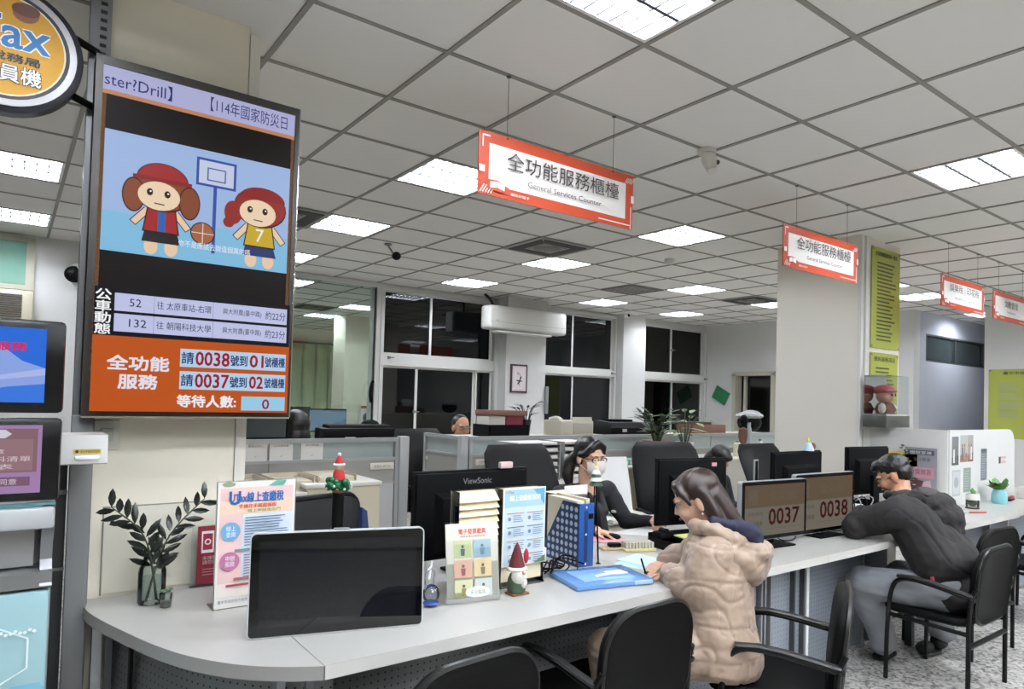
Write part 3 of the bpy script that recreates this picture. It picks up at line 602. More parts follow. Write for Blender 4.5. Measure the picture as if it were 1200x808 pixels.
p.rect(0, 0, 0.585, 0.215, '#8fa9ea'); p.poly([(0.25, 0.215), (0.585, 0.215), (0.585, 0.10), (0.53, 0.12), (0.46, 0.18), (0.36, 0.20)], '#2e6fe0'); p.rect(0, 0.175, 0.36, 0.215, '#5585e6'); p.poly([(0.15, 0), (0.585, 0), (0.585, 0.055), (0.50, 0.045), (0.40, 0.02), (0.28, 0.03)], '#3f7be4'); p.poly([(0.0, 0.02), (0.35, 0.045), (0.585, 0.08), (0.585, 0.10), (0.40, 0.06), (0.0, 0.05)], '#aebdf0')
p.text('臺中市稅務大智分局為您服務', 0.05, 0.148, 0.54, 0.172, '#d0326a', bold=0.0012); p.rect(0.15, 0.112, 0.44, 0.128, '#e79ac4'); p.rect(0.15, 0.088, 0.42, 0.103, '#8fd0d8'); p.text('請選擇服務項目', 0.18, 0.113, 0.38, 0.127, '#333344'); p.disc(0.375, 0.034, 0.008, '#27406e'); p.disc(0.375, 0.034, 0.005, '#aebdf0')
p.done(kk, 'upper_screen_image', 'upper_screen_text')
p = Print((-0.28, -0.0355, 1.21), (1, 0, 0), (0, 0, 1), em=0.75)
p.rect(0, 0, 0.585, 0.195, '#b38fc0'); p.rect(0.0, 0.06, 0.575, 0.185, '#96717c'); p.rect(0.01, 0.065, 0.565, 0.155, '#a58088'); p.text('線上服務申請', 0.18, 0.160, 0.44, 0.182, '#f2dfe8'); p.poly([(0.465, 0.158), (0.50, 0.158), (0.515, 0.17), (0.50, 0.182), (0.465, 0.182)], '#e8e4f2')
p.text('本機提供地方稅查詢服務請插入', 0.02, 0.135, 0.46, 0.150, '#ecd9e2'); p.text('申請人身分證明文件正本及印章', 0.02, 0.113, 0.50, 0.128, '#ecd9e2'); p.text('自然人憑證查調財產所得各類所得資料清單', 0.02, 0.091, 0.56, 0.107, '#ecd9e2'); p.text('稅籍證明房屋稅繳納證明書表', 0.02, 0.070, 0.52, 0.085, '#ecd9e2')
for a in (0.20, 0.34, 0.46): p.rect(a, 0.022, a+0.10, 0.048, '#8b6580'); p.text('同意', a+0.03, 0.026, a+0.07, 0.043, '#eadbe6')
p.done(kk, 'lower_screen_image', 'lower_screen_text')
tg = T('dark_cabinet', 'dark grey narrow cabinet between the kiosk and the slotted post', 'cabinet', (0.13, 2.93, 0))
P('carcass', MB().box(0.0, 0.048, 0, 0.3, 0, 1.26), mat('dark slate cabinet', '#26282a', 0.5), tg)
P('rail', MB().box(-0.004, 0.05, -0.006, 0.0, 1.14, 1.155).box(-0.004, 0.05, -0.006, 0.0, 0.875, 0.885), STEEL, tg)
dp = T('ticket_dispenser', 'small white dispenser box with yellow strip below the ticket screen', 'dispenser', (0.16, 2.62, 1.27))
P('shell', MB().prism([(0.0, 0.005), (0.02, 0.0), (0.18, 0.0), (0.18, 0.095), (0.01, 0.095), (0.0, 0.03)], -0.02, 0.105, axis='x').box(-0.02, 0.03, 0.18, 0.26, 0.03, 0.07), mat('white dispenser shell', '#d0cfcc', 0.35), dp)
P('paper_slot', MB().rbox(0.015, 0.082, -0.008, 0.002, 0.018, 0.030, 0.003), mat('slot plate', '#fafafa', 0.3), dp)
p = Print((0, -0.0005, 0.036), (1, 0, 0), (0, 0, 1)); p.rect(0.012, 0, 0.086, 0.015, '#cbb24a'); p.disc(0.021, 0.0075, 0.005, '#3a3522', n=10); p.text('請依序抽取號碼牌', 0.03, 0.003, 0.082, 0.012, '#3a3522'); p.done(dp, 'strip_print')
dc = T('dome_camera', 'white camera with a black dome on the far white wall left of the ticket screen', 'camera', (0.50, 8.42, 2.66))
P('camera_body', MB().cyl((0, 0, 0), (0.22, 0.1, 0.03), 0.11, 0.12), mat('camera white', '#cfcfcc', 0.4), dc); P('lens', MB().ell((-0.01, -0.02, 0), (0.085, 0.06, 0.085)), BLACK, dc)
wa = T('window_air_conditioner', 'beige window air conditioner with a dark grille high on the left wall', 'air conditioner', (-0.25, 8.5, 2.08))
P('case', MB().rbox(-0.3, 0.42, -0.1, 0.09, 0, 0.37, 0.02), mat('old beige plastic', '#c9c3ad', 0.5), wa)
for k in range(11): P('grille_slat', MB().box(0.12, 0.33, -0.112, -0.1, 0.10+k*0.021, 0.112+k*0.021), mat('dark grille slat', '#4b4640', 0.6), wa)
wp = T('wall_picture', 'framed turquoise landscape high up on the wall above the window air conditioner', 'picture', (-0.30, 8.56, 2.47))
P('frame', MB().box(-0.3, 0.47, 0, 0.035, 0, 0.53), mat('beige picture frame', '#b9b6a6', 0.5), wp); P('artwork', B(-0.26, 0.40, -0.004, 0, 0.05, 0.48), mat('turquoise landscape', '#4f9a93', 0.6, var=0.6, scale=4, col2='#8a9f86'), wp)
# ================================================================ on the counter, left to right
def disp_frame(loc, rz): return loc
bd = T('display_monitor', 'large black display with silver rim standing on the counter, seen from the front', 'monitor', (0.61, 2.228, 0.752), math.atan2(-0.162, 0.513)); bw, bh = 0.545, 0.325
bd.rotation_euler = (math.radians(-3), 0, math.atan2(-0.162, 0.513))
def slab(w_, h_, r, y0, y1, mm=None, inset=0):
    return MB().prism([(x+w_/2, z) for x, z in rounded(w_-2*inset, h_-2*inset, r, 5)] if not inset else [(x+w_/2, z+inset) for x, z in rounded(w_-2*inset, h_-2*inset, r, 5)], y0, y1, mm, axis='y')
P('silver_rim', slab(bw, bh, 0.018, 0.0, 0.022), mat('bright silver rim', '#d3d5d6', 0.3, 0.2), bd)
P('glass_front', slab(bw, bh, 0.015, -0.0015, 0.0, inset=0.004), mat('black display glass', '#08090a', 0.025, spec=0.7), bd)
P('active_area', MB().box(0.03, bw-0.025, -0.002, -0.0016, 0.03, bh-0.028), mat('display off area', '#15161a', 0.03, spec=0.7), bd)
P('stand', MB().rbox(0.17, 0.37, 0.02, 0.15, -0.0005, 0.01, 0.003).box(0.24, 0.30, 0.02, 0.05, 0.005, 0.2), DARK, bd)
P('camera_notch', MB().rbox(0.25, 0.30, 0.004, 0.018, bh-0.001, bh+0.006, 0.002), ALU, bd)
up = T('poster_stand', 'tall pink and blue tax notice in a clear stand, left of the black display', 'sign', (0.596, 2.594, 0.75))
ACR = glass('clear acrylic', '#f4f8f8', 0.05)
P('acrylic_stand', MB().box(-0.004, 0.272, -0.003, 0.0, 0.0, 0.45).box(-0.004, 0.272, 0.0, 0.09, 0.0, 0.003), ACR, up)
P('backing_sheet', MB().box(-0.003, 0.271, 0.0005, 0.003, 0.004, 0.448), paint('#eceae2'), up)
p = Print((0, -0.0032, 0.0), (1, 0, 0), (0, 0, 1))
p.rect(0.0, 0.003, 0.268, 0.446, '#efece4'); p.rect(0.008, 0.04, 0.26, 0.425, '#ecc9c6'); p.rect(0.085, 0.09, 0.26, 0.33, '#d6e3ee'); p.rect(0.008, 0.33, 0.26, 0.38, '#f0d3bb'); p.rect(0.008, 0.04, 0.26, 0.09, '#efe6dc')
p.disc(0.035, 0.438, 0.022, '#93a37c', 0.008); p.poly([(0.17, 0.428), (0.20, 0.446), (0.235, 0.444), (0.225, 0.428)], '#5fae98')
p.text('UTax線上查繳稅', 0.04, 0.372, 0.225, 0.408, '#3567a8', bold=0.0012); p.text('U', 0.038, 0.366, 0.075, 0.412, '#2c5d9c', bold=0.002); p.text('手機在手輕鬆報稅', 0.07, 0.352, 0.20, 0.366, '#d06548', bold=0.0004); p.text('線上申辦免出門', 0.10, 0.336, 0.215, 0.348, '#7a9a3c')
p.disc(0.045, 0.272, 0.033, '#6fa8cf'); p.text('線上\n查詢', 0.03, 0.252, 0.062, 0.292, '#f4f8fb'); p.disc(0.045, 0.167, 0.033, '#b9739a'); p.text('申辦\n服務', 0.03, 0.148, 0.062, 0.187, '#f8f0f4')
p.lines(0.092, 0.215, 0.245, 0.322, 11, '#51698b', 0.35, 3); p.lines(0.092, 0.105, 0.245, 0.19, 9, '#7a5d7e', 0.35, 4)
p.rect(0.06, 0.198, 0.20, 0.208, '#6b8a8e'); p.rect(0.06, 0.098, 0.20, 0.108, '#9c6a6a'); p.rect(0.035, 0.078, 0.22, 0.086, '#a34850')
p.text('臺中市政府地方稅務局', 0.01, 0.022, 0.12, 0.034, '#44506a'); p.done(up)
rd = T('phone_notice', 'small dark red sign with a white phone symbol behind the pink notice', 'sign', (0.606, 2.93, 0.75))
P('easel', MB().box(-0.02, 0.15, 0.0, 0.006, 0.0, 0.24).box(-0.02, 0.15, 0.0, 0.035, 0, 0.004), ACR, rd)
p = Print((0.0, -0.0004, 0.012), (1, 0, 0), (0, 0, 1)); p.rect(0, 0, 0.14, 0.225, '#7d1b2c'); p.rect(0.015, 0.12, 0.06, 0.205, '#efe9ea'); p.rect(0.02, 0.132, 0.055, 0.195, '#8d2536'); p.disc(0.0375, 0.163, 0.012, '#efe9ea'); p.disc(0.0375, 0.163, 0.007, '#8d2536', n=12); p.text('未接聽\n請勿打擾', 0.02, 0.075, 0.09, 0.108, '#d9b8bc'); p.lines(0.02, 0.03, 0.12, 0.062, 3, '#b98890', 0.3); p.done(rd)
# plant cuttings in a glass bottle
pt = T('bottled_plant', 'two dark leafy stems standing in a clear glass bottle on the rounded counter end', 'plant', (0.435, 2.80, 0.75))
P('bottle', MB().lathe([(0.0, 0.002), (0.041, 0.002), (0.045, 0.010), (0.045, 0.115), (0.041, 0.132), (0.030, 0.150), (0.030, 0.180), (0.033, 0.182), (0.033, 0.188), (0.029, 0.188)], n=20), glass('bottle glass', '#f1f6f4', 0.08), pt)
P('water', MB().lathe([(0.0, 0.004), (0.039, 0.004), (0.043, 0.012), (0.043, 0.095), (0.0, 0.095)], n=20), glass('water', '#eef4f3', 0.05), pt)
LEAF = mat('dark glossy leaf', '#151c12', 0.35, var=0.3, scale=20); STEM = mat('dark stem', '#2f3c28', 0.5)
def leaf_at(b, p0, d, L, w_, up_=Vector((0, 0, 1)), m=None):
    d = Vector(d).normalized(); sd = d.cross(up_).normalized(); n_ = sd.cross(d).normalized(); p0 = Vector(p0); vs = [p0]
    for t_, k in ((0.25, 0.75), (0.5, 1.0), (0.78, 0.7)):
        c = p0+d*L*t_-up_*L*0.25*t_*t_; vs += [c+sd*w_*k*0.5-n_*0.003, c-sd*w_*k*0.5-n_*0.003, c+n_*0.002]
    vs.append(p0+d*L-up_*L*0.25)
    fs = [(0, 1, 3), (0, 3, 2), (1, 4, 6, 3), (3, 6, 5, 2), (4, 7, 9, 6), (6, 9, 8, 5), (7, 10, 9), (9, 10, 8)]
    return b.add(vs, fs, m)
def sprig(t, pts, n, L, w_, seed, lm=LEAF, sm=STEM, r=0.005, z0=0.3, name='leaf'):
    rnd = random.Random(seed); P('stem', MB().tube(pts, [r, r*0.9, r*0.6, r*0.4], 6, smooth=2), sm, t)
    V = [Vector(q) for q in pts]; 
    for k in range(n):
        f = z0+(1-z0)*k/(n-1); g = f*(len(V)-1); i = min(int(g), len(V)-2); c = V[i].lerp(V[i+1], g-i); ax = (V[i+1]-V[i]).normalized(); s_ = 1 if k % 2 else -1
        side = ax.cross(Vector((0.3, 1, 0.1))).normalized()*s_; d = side*0.8+ax*0.75+Vector((0, rnd.uniform(-0.4, 0.4), 0))
        P(name, leaf_at(MB(), c, d, L*(1-0.35*(f-z0))*rnd.uniform(0.85, 1.1), w_, ax.cross(side)*(1 if rnd.random() < 0.5 else -1)), lm, t, ang=80)
sprig(pt, [(0.018, 0.01, 0.01), (0.0, 0.0, 0.13), (-0.03, 0, 0.26), (-0.135, -0.01, 0.355)], 19, 0.082, 0.024, 2)
sprig(pt, [(-0.018, -0.005, 0.01), (0.01, 0.0, 0.13), (0.05, 0, 0.25), (0.165, 0.01, 0.362)], 18, 0.082, 0.022, 5)
cp = T('succulent_cup', 'tiny clear cup with a small succulent beside the glass bottle', 'plant', (0.468, 2.722, 0.75))
P('cup', MB().lathe([(0.0, 0.002), (0.017, 0.002), (0.022, 0.05), (0.021, 0.05)], n=14), glass('cup glass', '#e9efee', 0.09), cp); P('soil', MB().lathe([(0, 0.005), (0.016, 0.005), (0.018, 0.022), (0, 0.024)], n=12), mat('pale gravel', '#9c988c', 0.8), cp)
for k in range(9):
    a = k*2.4; P('leaf', MB().ell((0.013*math.cos(a)*(0.6+k*0.1), 0.012*math.sin(a)*(0.6+k*0.1), 0.055+0.004*(k % 3)), (0.008, 0.006, 0.004), n=8, k=6), mat('grey green succulent', '#5d7459', 0.5), cp)
# decorated black post behind the display
def xmas(t, z, s_, kind):
    if kind == 0:
        rnd = random.Random(3)
        for k in range(26):
            a = k*2.4; rr = 0.034*s_*math.sqrt((k % 13)/13+0.1); P('tinsel_ball', MB().ell((rr*math.cos(a), rr*math.sin(a), z+0.01+0.02*rnd.random()+0.016*(k//13)), (0.011*s_,)*3, n=8, k=6), mat('green tinsel', '#14613a', 0.35, 0.3), t)
        for k in range(8):
            a = k*0.8; P('bead', MB().ell((0.04*s_*math.cos(a), 0.04*s_*math.sin(a), z+0.012+0.012*(k % 2)), (0.0045*s_,)*3, n=7, k=5), mat('pearl bead', '#cfe3d6', 0.3), t)
        P('santa_coat', MB().lathe([(0.0, 0), (0.02*s_, 0.0), (0.017*s_, 0.022*s_), (0.010*s_, 0.034*s_), (0, 0.036*s_)], c=(0, 0, z+0.045), n=12), mat('red felt', '#b3252c', 0.7), t)
        P('santa_face', MB().ell((0, -0.006, z+0.045+0.036*s_), (0.013*s_,)*3, n=10, k=8), mat('beige felt', '#b0856b', 0.7), t)
        P('santa_hat', MB().lathe([(0.0145*s_, 0), (0.012*s_, 0.012*s_), (0.004*s_, 0.028*s_), (0, 0.03*s_)], c=(0, 0, z+0.05+0.042*s_), n=12), mat('red felt', '#b3252c'), t)
        P('hat_trim', MB().tube([(0.015*s_*math.cos(a*PI/6), 0.015*s_*math.sin(a*PI/6), z+0.05+0.043*s_) for a in range(12)], 0.004*s_, 6, closed=True).ell((0, 0, z+0.05+0.074*s_), 0.006*s_, n=8, k=6), mat('white felt', '#ecebe8', 0.8), t)
bp_ = T('decorated_post', 'thick black post topped with a green and red Christmas ornament behind the display', 'post', (1.035, 2.6, 0.75))
P('post', MB().cyl((0, 0, 0.006), (0, 0, 0.385), 0.0225, n=20), BLACK, bp_); P('foot', MB().cyl((0, 0, 0), (0, 0, 0.008), 0.055, n=24), DARK, bp_); P('gold_band', MB().cyl((0, 0, 0.385), (0, 0, 0.39), 0.023, n=20), mat('copper band', '#9a6a4a', 0.3, 0.8), bp_); xmas(bp_, 0.39, 1.25, 0)
# flat monitors seen from behind
def back_monitor(loc, rz, w_, h_, label, logo=None, tag=None, zb=0.07):
    t = T('computer_monitor', label, 'monitor', loc, rz, 'office monitors with their backs to the customers')
    P('shell', MB().rbox(-w_/2, w_/2, 0.0, 0.02, zb, zb+h_, 0.006).rbox(-w_/2+0.01, w_/2-0.01, -0.014, 0.004, zb+0.01, zb+h_-0.01, 0.006), DARK, t)
    P('rear_bulge', MB().loft([[(x*k, y, zb+h_*0.42+z*k2) for x, z in ((-1, -1), (1, -1), (1, 1), (-1, 1))] for k, k2, y in ((w_*0.34, h_*0.34, -0.012), (w_*0.30, h_*0.28, -0.045), (w_*0.27, h_*0.24, -0.048))][::-1]), DARK, t, ang=20)
    P('panel', MB().box(-w_/2+0.012, w_/2-0.012, 0.0195, 0.021, zb+0.014, zb+h_-0.012), mat('dim office screen', '#3a4250', 0.2, emit=0.25), t)
    P('stand', MB().box(-0.035, 0.035, -0.075, -0.046, 0.008, zb+h_*0.42).rbox(-0.12, 0.12, -0.13, 0.07, 0.0, 0.012, 0.004), DARK, t)
    if logo:
        p = Print((w_*0.02-0.075, -0.0145, zb+h_-0.062), (1, 0, 0), (0, 0, 1)); p.text(logo, 0, 0, 0.15, 0.026, '#77787a', bold=0.0004); p.done(t, 'x', 'logo')
    if tag: P('sticker', MB().box(tag[0], tag[0]+0.035, -0.0155, -0.0145, tag[1], tag[1]+0.022), paint(tag[2]), t)
    return t
back_monitor((1.67, 2.62, 0.75), 0.0, 0.60, 0.385, 'wide black monitor with grey lettering on its back, right of the big display', 'ViewSonic', zb=0.062)
back_monitor((3.20, 2.64, 0.75), math.radians(-14), 0.50, 0.39, 'black monitor seen from behind, between the clerk and the customer, with a pink tag', tag=(0.13, 0.40, '#dba3ab'), zb=0.06)
back_monitor((4.34, 2.66, 0.75), 0.0, 0.60, 0.38, 'black monitor seen from behind above the queue displays, left of the grey column', zb=0.08)
back_monitor((5.16, 2.58, 0.75), math.radians(-8), 0.50, 0.36, 'tilted black monitor by the white divider, above the man in black', zb=0.12)
hk = T('key_hook', 'small pink clip perched on top of the branded monitor', 'clip', (1.83, 2.60, 1.197)); P('clip', MB().rbox(-0.035, 0.035, -0.012, 0.012, 0.0, 0.03, 0.006), mat('pale pink clip', '#d9bdb9', 0.4), hk)
# brochure rack with pale tiers and a blue notice
br = T('brochure_rack', 'clear rack of pale brochures with a blue notice, in front of the branded monitor', 'rack', (1.395, 2.30, 0.75))
for k in range(13):
    z = 0.02+k*0.028; P('brochure', MB().prism([(0.004+0.003*k, z), (0.0, z), (-0.0+0.003*k, z+0.034), (0.004+0.003*k, z+0.036)], 0.006, 0.20, axis='x'), mat('cream brochure', '#ece2c2', 0.6), br)
for k in range(13):
    z = 0.02+k*0.028; P('brochure', MB().prism([(0.004+0.003*k, z), (0.0, z), (-0.0+0.003*k, z+0.034), (0.004+0.003*k, z+0.036)], 0.212, 0.42, axis='x'), mat('cream brochure', '#ece2c2'), br)
P('rack_back', B(0.002, 0.423, 0.05, 0.054, 0.006, 0.395), mat('cream rack back', '#ded3b4', 0.6), br)
P('rack_frame', MB().box(0.0, 0.004, -0.01, 0.06, 0, 0.40).box(0.204, 0.208, -0.01, 0.06, 0, 0.40).box(0.421, 0.425, -0.01, 0.06, 0, 0.40).box(0, 0.425, 0.055, 0.06, 0, 0.40).box(0, 0.425, -0.02, 0.06, 0, 0.008), ACR, br)
bn = MB().box(0.207, 0.424, -0.016, -0.013, 0.085, 0.402); P('notice_holder', bn, paint('#f1f4f2'), br)
p = Print((0.207, -0.0164, 0.085), (1, 0, 0), (0, 0, 1)); p.rect(0.006, 0.006, 0.211, 0.311, '#cfe0ea'); p.rect(0.006, 0.24, 0.211, 0.311, '#a9d2e6'); p.poly([(0.15, 0.311), (0.211, 0.311), (0.211, 0.24)], '#6aa9c9'); p.text('線上查繳稅服務', 0.03, 0.265, 0.19, 0.288, '#f8fbfd', bold=0.0006); p.text('UTax', 0.012, 0.296, 0.05, 0.307, '#c0493a')
for r_ in range(4):
    for c_ in range(2):
        a, b = 0.018+c_*0.10, 0.185-r_*0.056; p.line(a, b+0.03, a+0.085, b+0.03, 0.003, ['#b9766c', '#42506c', '#b39a55', '#a65a58'][r_]); p.disc(a+0.012, b+0.008, 0.008, '#7d8fa4', n=10); p.lines(a+0.03, b-0.008, a+0.085, b+0.024, 4, '#7789a0', 0.35, r_*2+c_)
p.poly([(0.15, 0.006), (0.211, 0.006), (0.211, 0.035)], '#5e7b5c'); p.done(br, 'notice_print')
fp = T('photo_notice', 'cream leaflet stand with six small coloured pictures, nearest on the counter', 'sign', (1.31, 2.215, 0.75), math.atan2(-0.045, 0.205))
fp.rotation_euler = (math.radians(-9), 0, math.atan2(-0.045, 0.205))
P('stand', MB().prism([(-0.002, 0.0), (-0.02, 0.02), (0.0, 0.30), (0.004, 0.30), (-0.012, 0.02), (0.03, 0.002), (0.05, 0.0)], -0.002, 0.212, axis='x'), ACR, fp)
P('sheet', MB().box(0.0, 0.21, -0.0035, -0.001, 0.02, 0.292), paint('#efe6da'), fp)
p = Print((0, -0.004, 0), (1, 0, 0), (0, 0, 1)); p.rect(0.004, 0.022, 0.206, 0.288, '#efe4d6'); p.text('電子發票載具', 0.05, 0.252, 0.16, 0.272, '#c95f52', bold=0.0006); p.text('消費者權益保護宣導', 0.055, 0.240, 0.155, 0.248, '#8a6a60')
cols = ['#c5cf9c', '#9db8c4', '#e4b39b', '#edd0a0', '#e6e0b6', '#dfe0dd']
for k in range(6):
    a, b = 0.03+0.078*(k % 2), 0.165-0.072*(k//2); p.rect(a, b, a+0.07, b+0.064, cols[k]); p.disc(a+0.035, b+0.042, 0.006, '#6d6a66', n=10); p.poly([(a+0.028, b+0.008), (a+0.042, b+0.008), (a+0.044, b+0.034), (a+0.026, b+0.034)], ['#5a6a66', '#6f8ca0', '#9c5a58', '#8a8070', '#a8945c', '#a6a69e'][k])
p.disc(0.12, 0.038, 0.05, '#f8f6f0', 0.02); p.text('多元載具', 0.09, 0.030, 0.15, 0.046, '#b8a890'); p.done(fp)
gn = T('gnome_figurine', 'small gnome ornament with a red hat and white beard beside the cream leaflet', 'figurine', (1.612, 2.195, 0.75))
P('plinth', MB().rbox(-0.035, 0.045, -0.03, 0.03, 0, 0.008, 0.003), mat('wooden plinth', '#8a5a3c', 0.5), gn)
P('coat', MB().lathe([(0, 0.008), (0.034, 0.01), (0.038, 0.03), (0.034, 0.06), (0.026, 0.08), (0, 0.085)], n=18), mat('green felt coat', '#3d4f3c', 0.85), gn)
P('beard', MB().ell((0.0, -0.018, 0.075), (0.033, 0.026, 0.038), n=16).ell((0.012, -0.03, 0.05), (0.016, 0.014, 0.024), n=12), mat('white wool', '#dcd9d2', 0.9, bump=0.5, bscale=120), gn)
P('nose', MB().ell((0.004, -0.042, 0.092), (0.008,)*3, n=10, k=8), mat('pink nose', '#c99a86', 0.5), gn)
P('hat', MB().lathe([(0.033, 0.098), (0.031, 0.115), (0.022, 0.15), (0.011, 0.185), (0.0, 0.205)], n=18), mat('dark red wool', '#5b1f20', 0.85), gn)
P('hat_brim', MB().tube([(0.033*math.cos(a*PI/8), 0.033*math.sin(a*PI/8), 0.10) for a in range(16)], 0.009, 8, closed=True), mat('white wool'), gn)
P('mitten', MB().ell((0.03, -0.02, 0.15), (0.011, 0.009, 0.03), n=10), mat('red knitted mitten', '#a3262b', 0.8), gn)
gl = T('glass_ornament', 'clear glass ornament with a blue base between display and leaflet', 'ornament', (1.255, 2.235, 0.75))
P('base', MB().ell((0, 0, 0.012), (0.030, 0.03, 0.0115), n=16), mat('blue glass base', '#2e4c9a', 0.1), gl); P('bulb', MB().ell((0, 0, 0.045), (0.032, 0.03, 0.035), n=18, k=12), glass('bulb glass', '#dfe6ea', 0.12), gl)
P('loop', MB().tube([(-0.022, 0, 0.06), (-0.025, 0, 0.12), (-0.005, 0, 0.145), (0.015, 0, 0.12), (0.01, 0, 0.08)], 0.005, 7, smooth=2), mat('silver loop', '#c5cbd0', 0.15, 0.9), gl); P('tag_stick', MB().cyl((-0.01, 0.0, 0.10), (0.0, 0, 0.165), 0.004), mat('white stick', '#e8e8e8', 0.4), gl)
# blue magazine file
mf = T('magazine_file', 'blue magazine file with round cut-outs, standing in front of the clerk', 'file box', (2.10, 2.385, 0.75), math.radians(-4))
BLUE = mat('blue file plastic', '#1f4f93', 0.35)
side = [(0.0, 0.0), (0.28, 0.0), (0.28, 0.06), (0.13, 0.292), (0.0, 0.292)]
P('side_panel', MB().prism(side, 0.0, 0.003, axis='x'), mat('dark blue file side', '#233a66', 0.4), mf); P('side_panel', MB().prism(side, 0.083, 0.086, axis='x'), BLUE, mf); P('spine', MB().rbox(0.0, 0.086, -0.003, 0.003, 0.0, 0.292, 0.002), BLUE, mf); P('bottom', MB().box(0.0, 0.086, 0, 0.28, 0, 0.003), BLUE, mf)
P('spine_slot', MB().box(0.030, 0.048, -0.0045, -0.003, 0.025, 0.26), mat('slot dark blue', '#142c55', 0.5), mf)
for z in (0.014, 0.15, 0.275): P('rivet', MB().cyl((0.039, -0.006, z), (0.039, -0.003, z), 0.005, n=10), mat('white rivet', '#e6ecf2', 0.3), mf)
P('finger_hole', MB().rbox(0.052, 0.080, -0.0045, -0.003, 0.22, 0.245, 0.001), BLACK, mf)
for r_ in range(8):
    for c_ in range(7):
        y, z = 0.022+c_*0.036, 0.025+r_*0.034
        if z+0.02 < 0.292-(max(0, y-0.13))*1.55: P('cut_out', MB().add([(-0.001, y+0.012*math.cos(-k*PI/6), z+0.012*math.sin(-k*PI/6)) for k in range(12)], [tuple(range(12))]), mat('pale disc', '#c3cedd', 0.5), mf)
P('papers', MB().box(0.01, 0.05, 0.03, 0.27, 0.004, 0.30).box(0.055, 0.075, 0.02, 0.26, 0.004, 0.31), mat('cream papers', '#e2d9c2', 0.7), mf)
pb = T('document_tray', 'clear tray of cream papers with a white card on top behind the blue file', 'tray', (2.19, 2.60, 0.75))
P('bin', MB().box(-0.02, 0.16, 0.0, 0.003, 0, 0.30).box(-0.02, 0.16, 0.17, 0.173, 0, 0.30).box(-0.02, -0.017, 0, 0.17, 0, 0.30).box(0.157, 0.16, 0, 0.17, 0, 0.30).box(-0.02, 0.16, 0, 0.17, 0, 0.003), glass('frosted bin', '#d8d6d0', 0.1), pb)
P('paper_stack', MB().box(-0.012, 0.15, 0.01, 0.16, 0.004, 0.27).box(-0.01, 0.155, 0.012, 0.158, 0.27, 0.30), mat('cream papers'), pb); P('card', MB().box(0.0, 0.15, 0.0, 0.002, 0.29, 0.345), paint('#ebe8e4'), pb)
xp = T('ornament_pole', 'thin black pole with a small white and green tree ornament in front of the clerk', 'pole', (2.237, 2.396, 0.75))
P('pole', MB().tube([(0.0, 0, 0.0), (-0.008, 0, 0.12), (-0.026, 0, 0.37)], 0.004, 6).cyl((0, 0, 0), (0, 0, 0.003), 0.012), BLACK, xp)
P('second_rod', MB().tube([(-0.032, 0.01, 0.12), (-0.036, 0.0, 0.37)], 0.003, 6), BLACK, xp)
for k, (r_, z, c_) in enumerate(((0.034, 0.37, '#2f4a37'), (0.030, 0.392, '#dfe6dc'), (0.024, 0.41, '#33543f'), (0.021, 0.425, '#ece9e0'), (0.013, 0.445, '#d9cfa8'))):
    P('tree_tier', MB().lathe([(0, 0), (r_, 0.0), (r_*0.95, 0.006), (r_*0.4, 0.028), (0, 0.032)], c=(-0.028, 0, z), n=14), mat('tree tier %d' % k, c_, 0.6), xp)
P('tip', MB().lathe([(0, 0), (0.008, 0), (0.003, 0.03), (0, 0.035)], c=(-0.028, 0, 0.465), n=10), mat('straw tip', '#c8b27a', 0.6), xp)
# blue document case
bc = T('document_case', 'translucent light blue document case with a white handle lying on the counter', 'document case', (1.835, 2.085, 0.751), math.radians(-13))
CASE = mat('translucent blue plastic', '#6f9fdc', 0.25, coat=0.4, trans=0.15)
P('shell', MB().rbox(0, 0.37, 0, 0.265, 0.0, 0.022, 0.006), CASE, bc); P('lid_relief', MB().rbox(0.06, 0.31, 0.05, 0.215, 0.018, 0.025, 0.003), mat('blue case relief', '#86b0e6', 0.3), bc)
P('handle', MB().tube([(0.14, 0.10, 0.025), (0.17, 0.098, 0.030), (0.22, 0.10, 0.034), (0.27, 0.11, 0.034), (0.30, 0.105, 0.027)], 0.007, 8, smooth=2, flat=(1.6, 0.7)), mat('white handle', '#eef2f6', 0.3), bc); P('grip', MB().rbox(0.19, 0.28, 0.085, 0.125, 0.026, 0.040, 0.006), mat('white handle'), bc); P('latch', MB().rbox(0.27, 0.36, -0.006, 0.02, 0.003, 0.02, 0.003), mat('pale latch', '#a8c8ee', 0.25), bc)
def sheet(label, pts, z, col, nm='paper_sheet', cat='paper', th_=0.0012, lines=None, group=None):
    t = T(nm, label, cat, (pts[0][0], pts[0][1], z), 0, group)
    P('sheet', MB().prism([(a-pts[0][0], b-pts[0][1]) for a, b in pts], 0.0, th_), paint(col), t)
    return t
s1 = sheet('light blue form lying under the customer hand', [(2.29, 2.345), (2.35, 2.10), (2.56, 2.18), (2.51, 2.43)], 0.7505, '#b9dcf0')
sheet('light blue form on top of the other one, turned slightly', [(2.36, 2.40), (2.38, 2.20), (2.56, 2.25), (2.545, 2.44)], 0.7525, '#c6e3f3')
sheet('white sheet lying in front of the clerk, beside the pink mouse mat', [(2.80, 2.90), (2.98, 2.70), (3.16, 2.82), (3.0, 2.94)], 0.7505, '#e8e6e4')
kc = T('key_charms', 'small bunch of dark charms and keys by the blue case', 'keys', (2.29, 2.13, 0.751))
for k in range(9): P('charm', MB().ell((0.014*(k % 3)-0.01+0.004*k, 0.012*(k//3)-0.008*k*0.3, 0.007), (0.009, 0.007, 0.006), n=8, k=6), mat(['dark charm', 'brown charm', 'silver charm'][k % 3], ['#2e2a28', '#6c5648', '#8c8a88'][k % 3], 0.35, 0.4), kc)
st = T('stamp_rack', 'cream rack with rows of small stamps beside a black ink stamp', 'rack', (2.52, 2.50, 0.751), math.radians(-24))
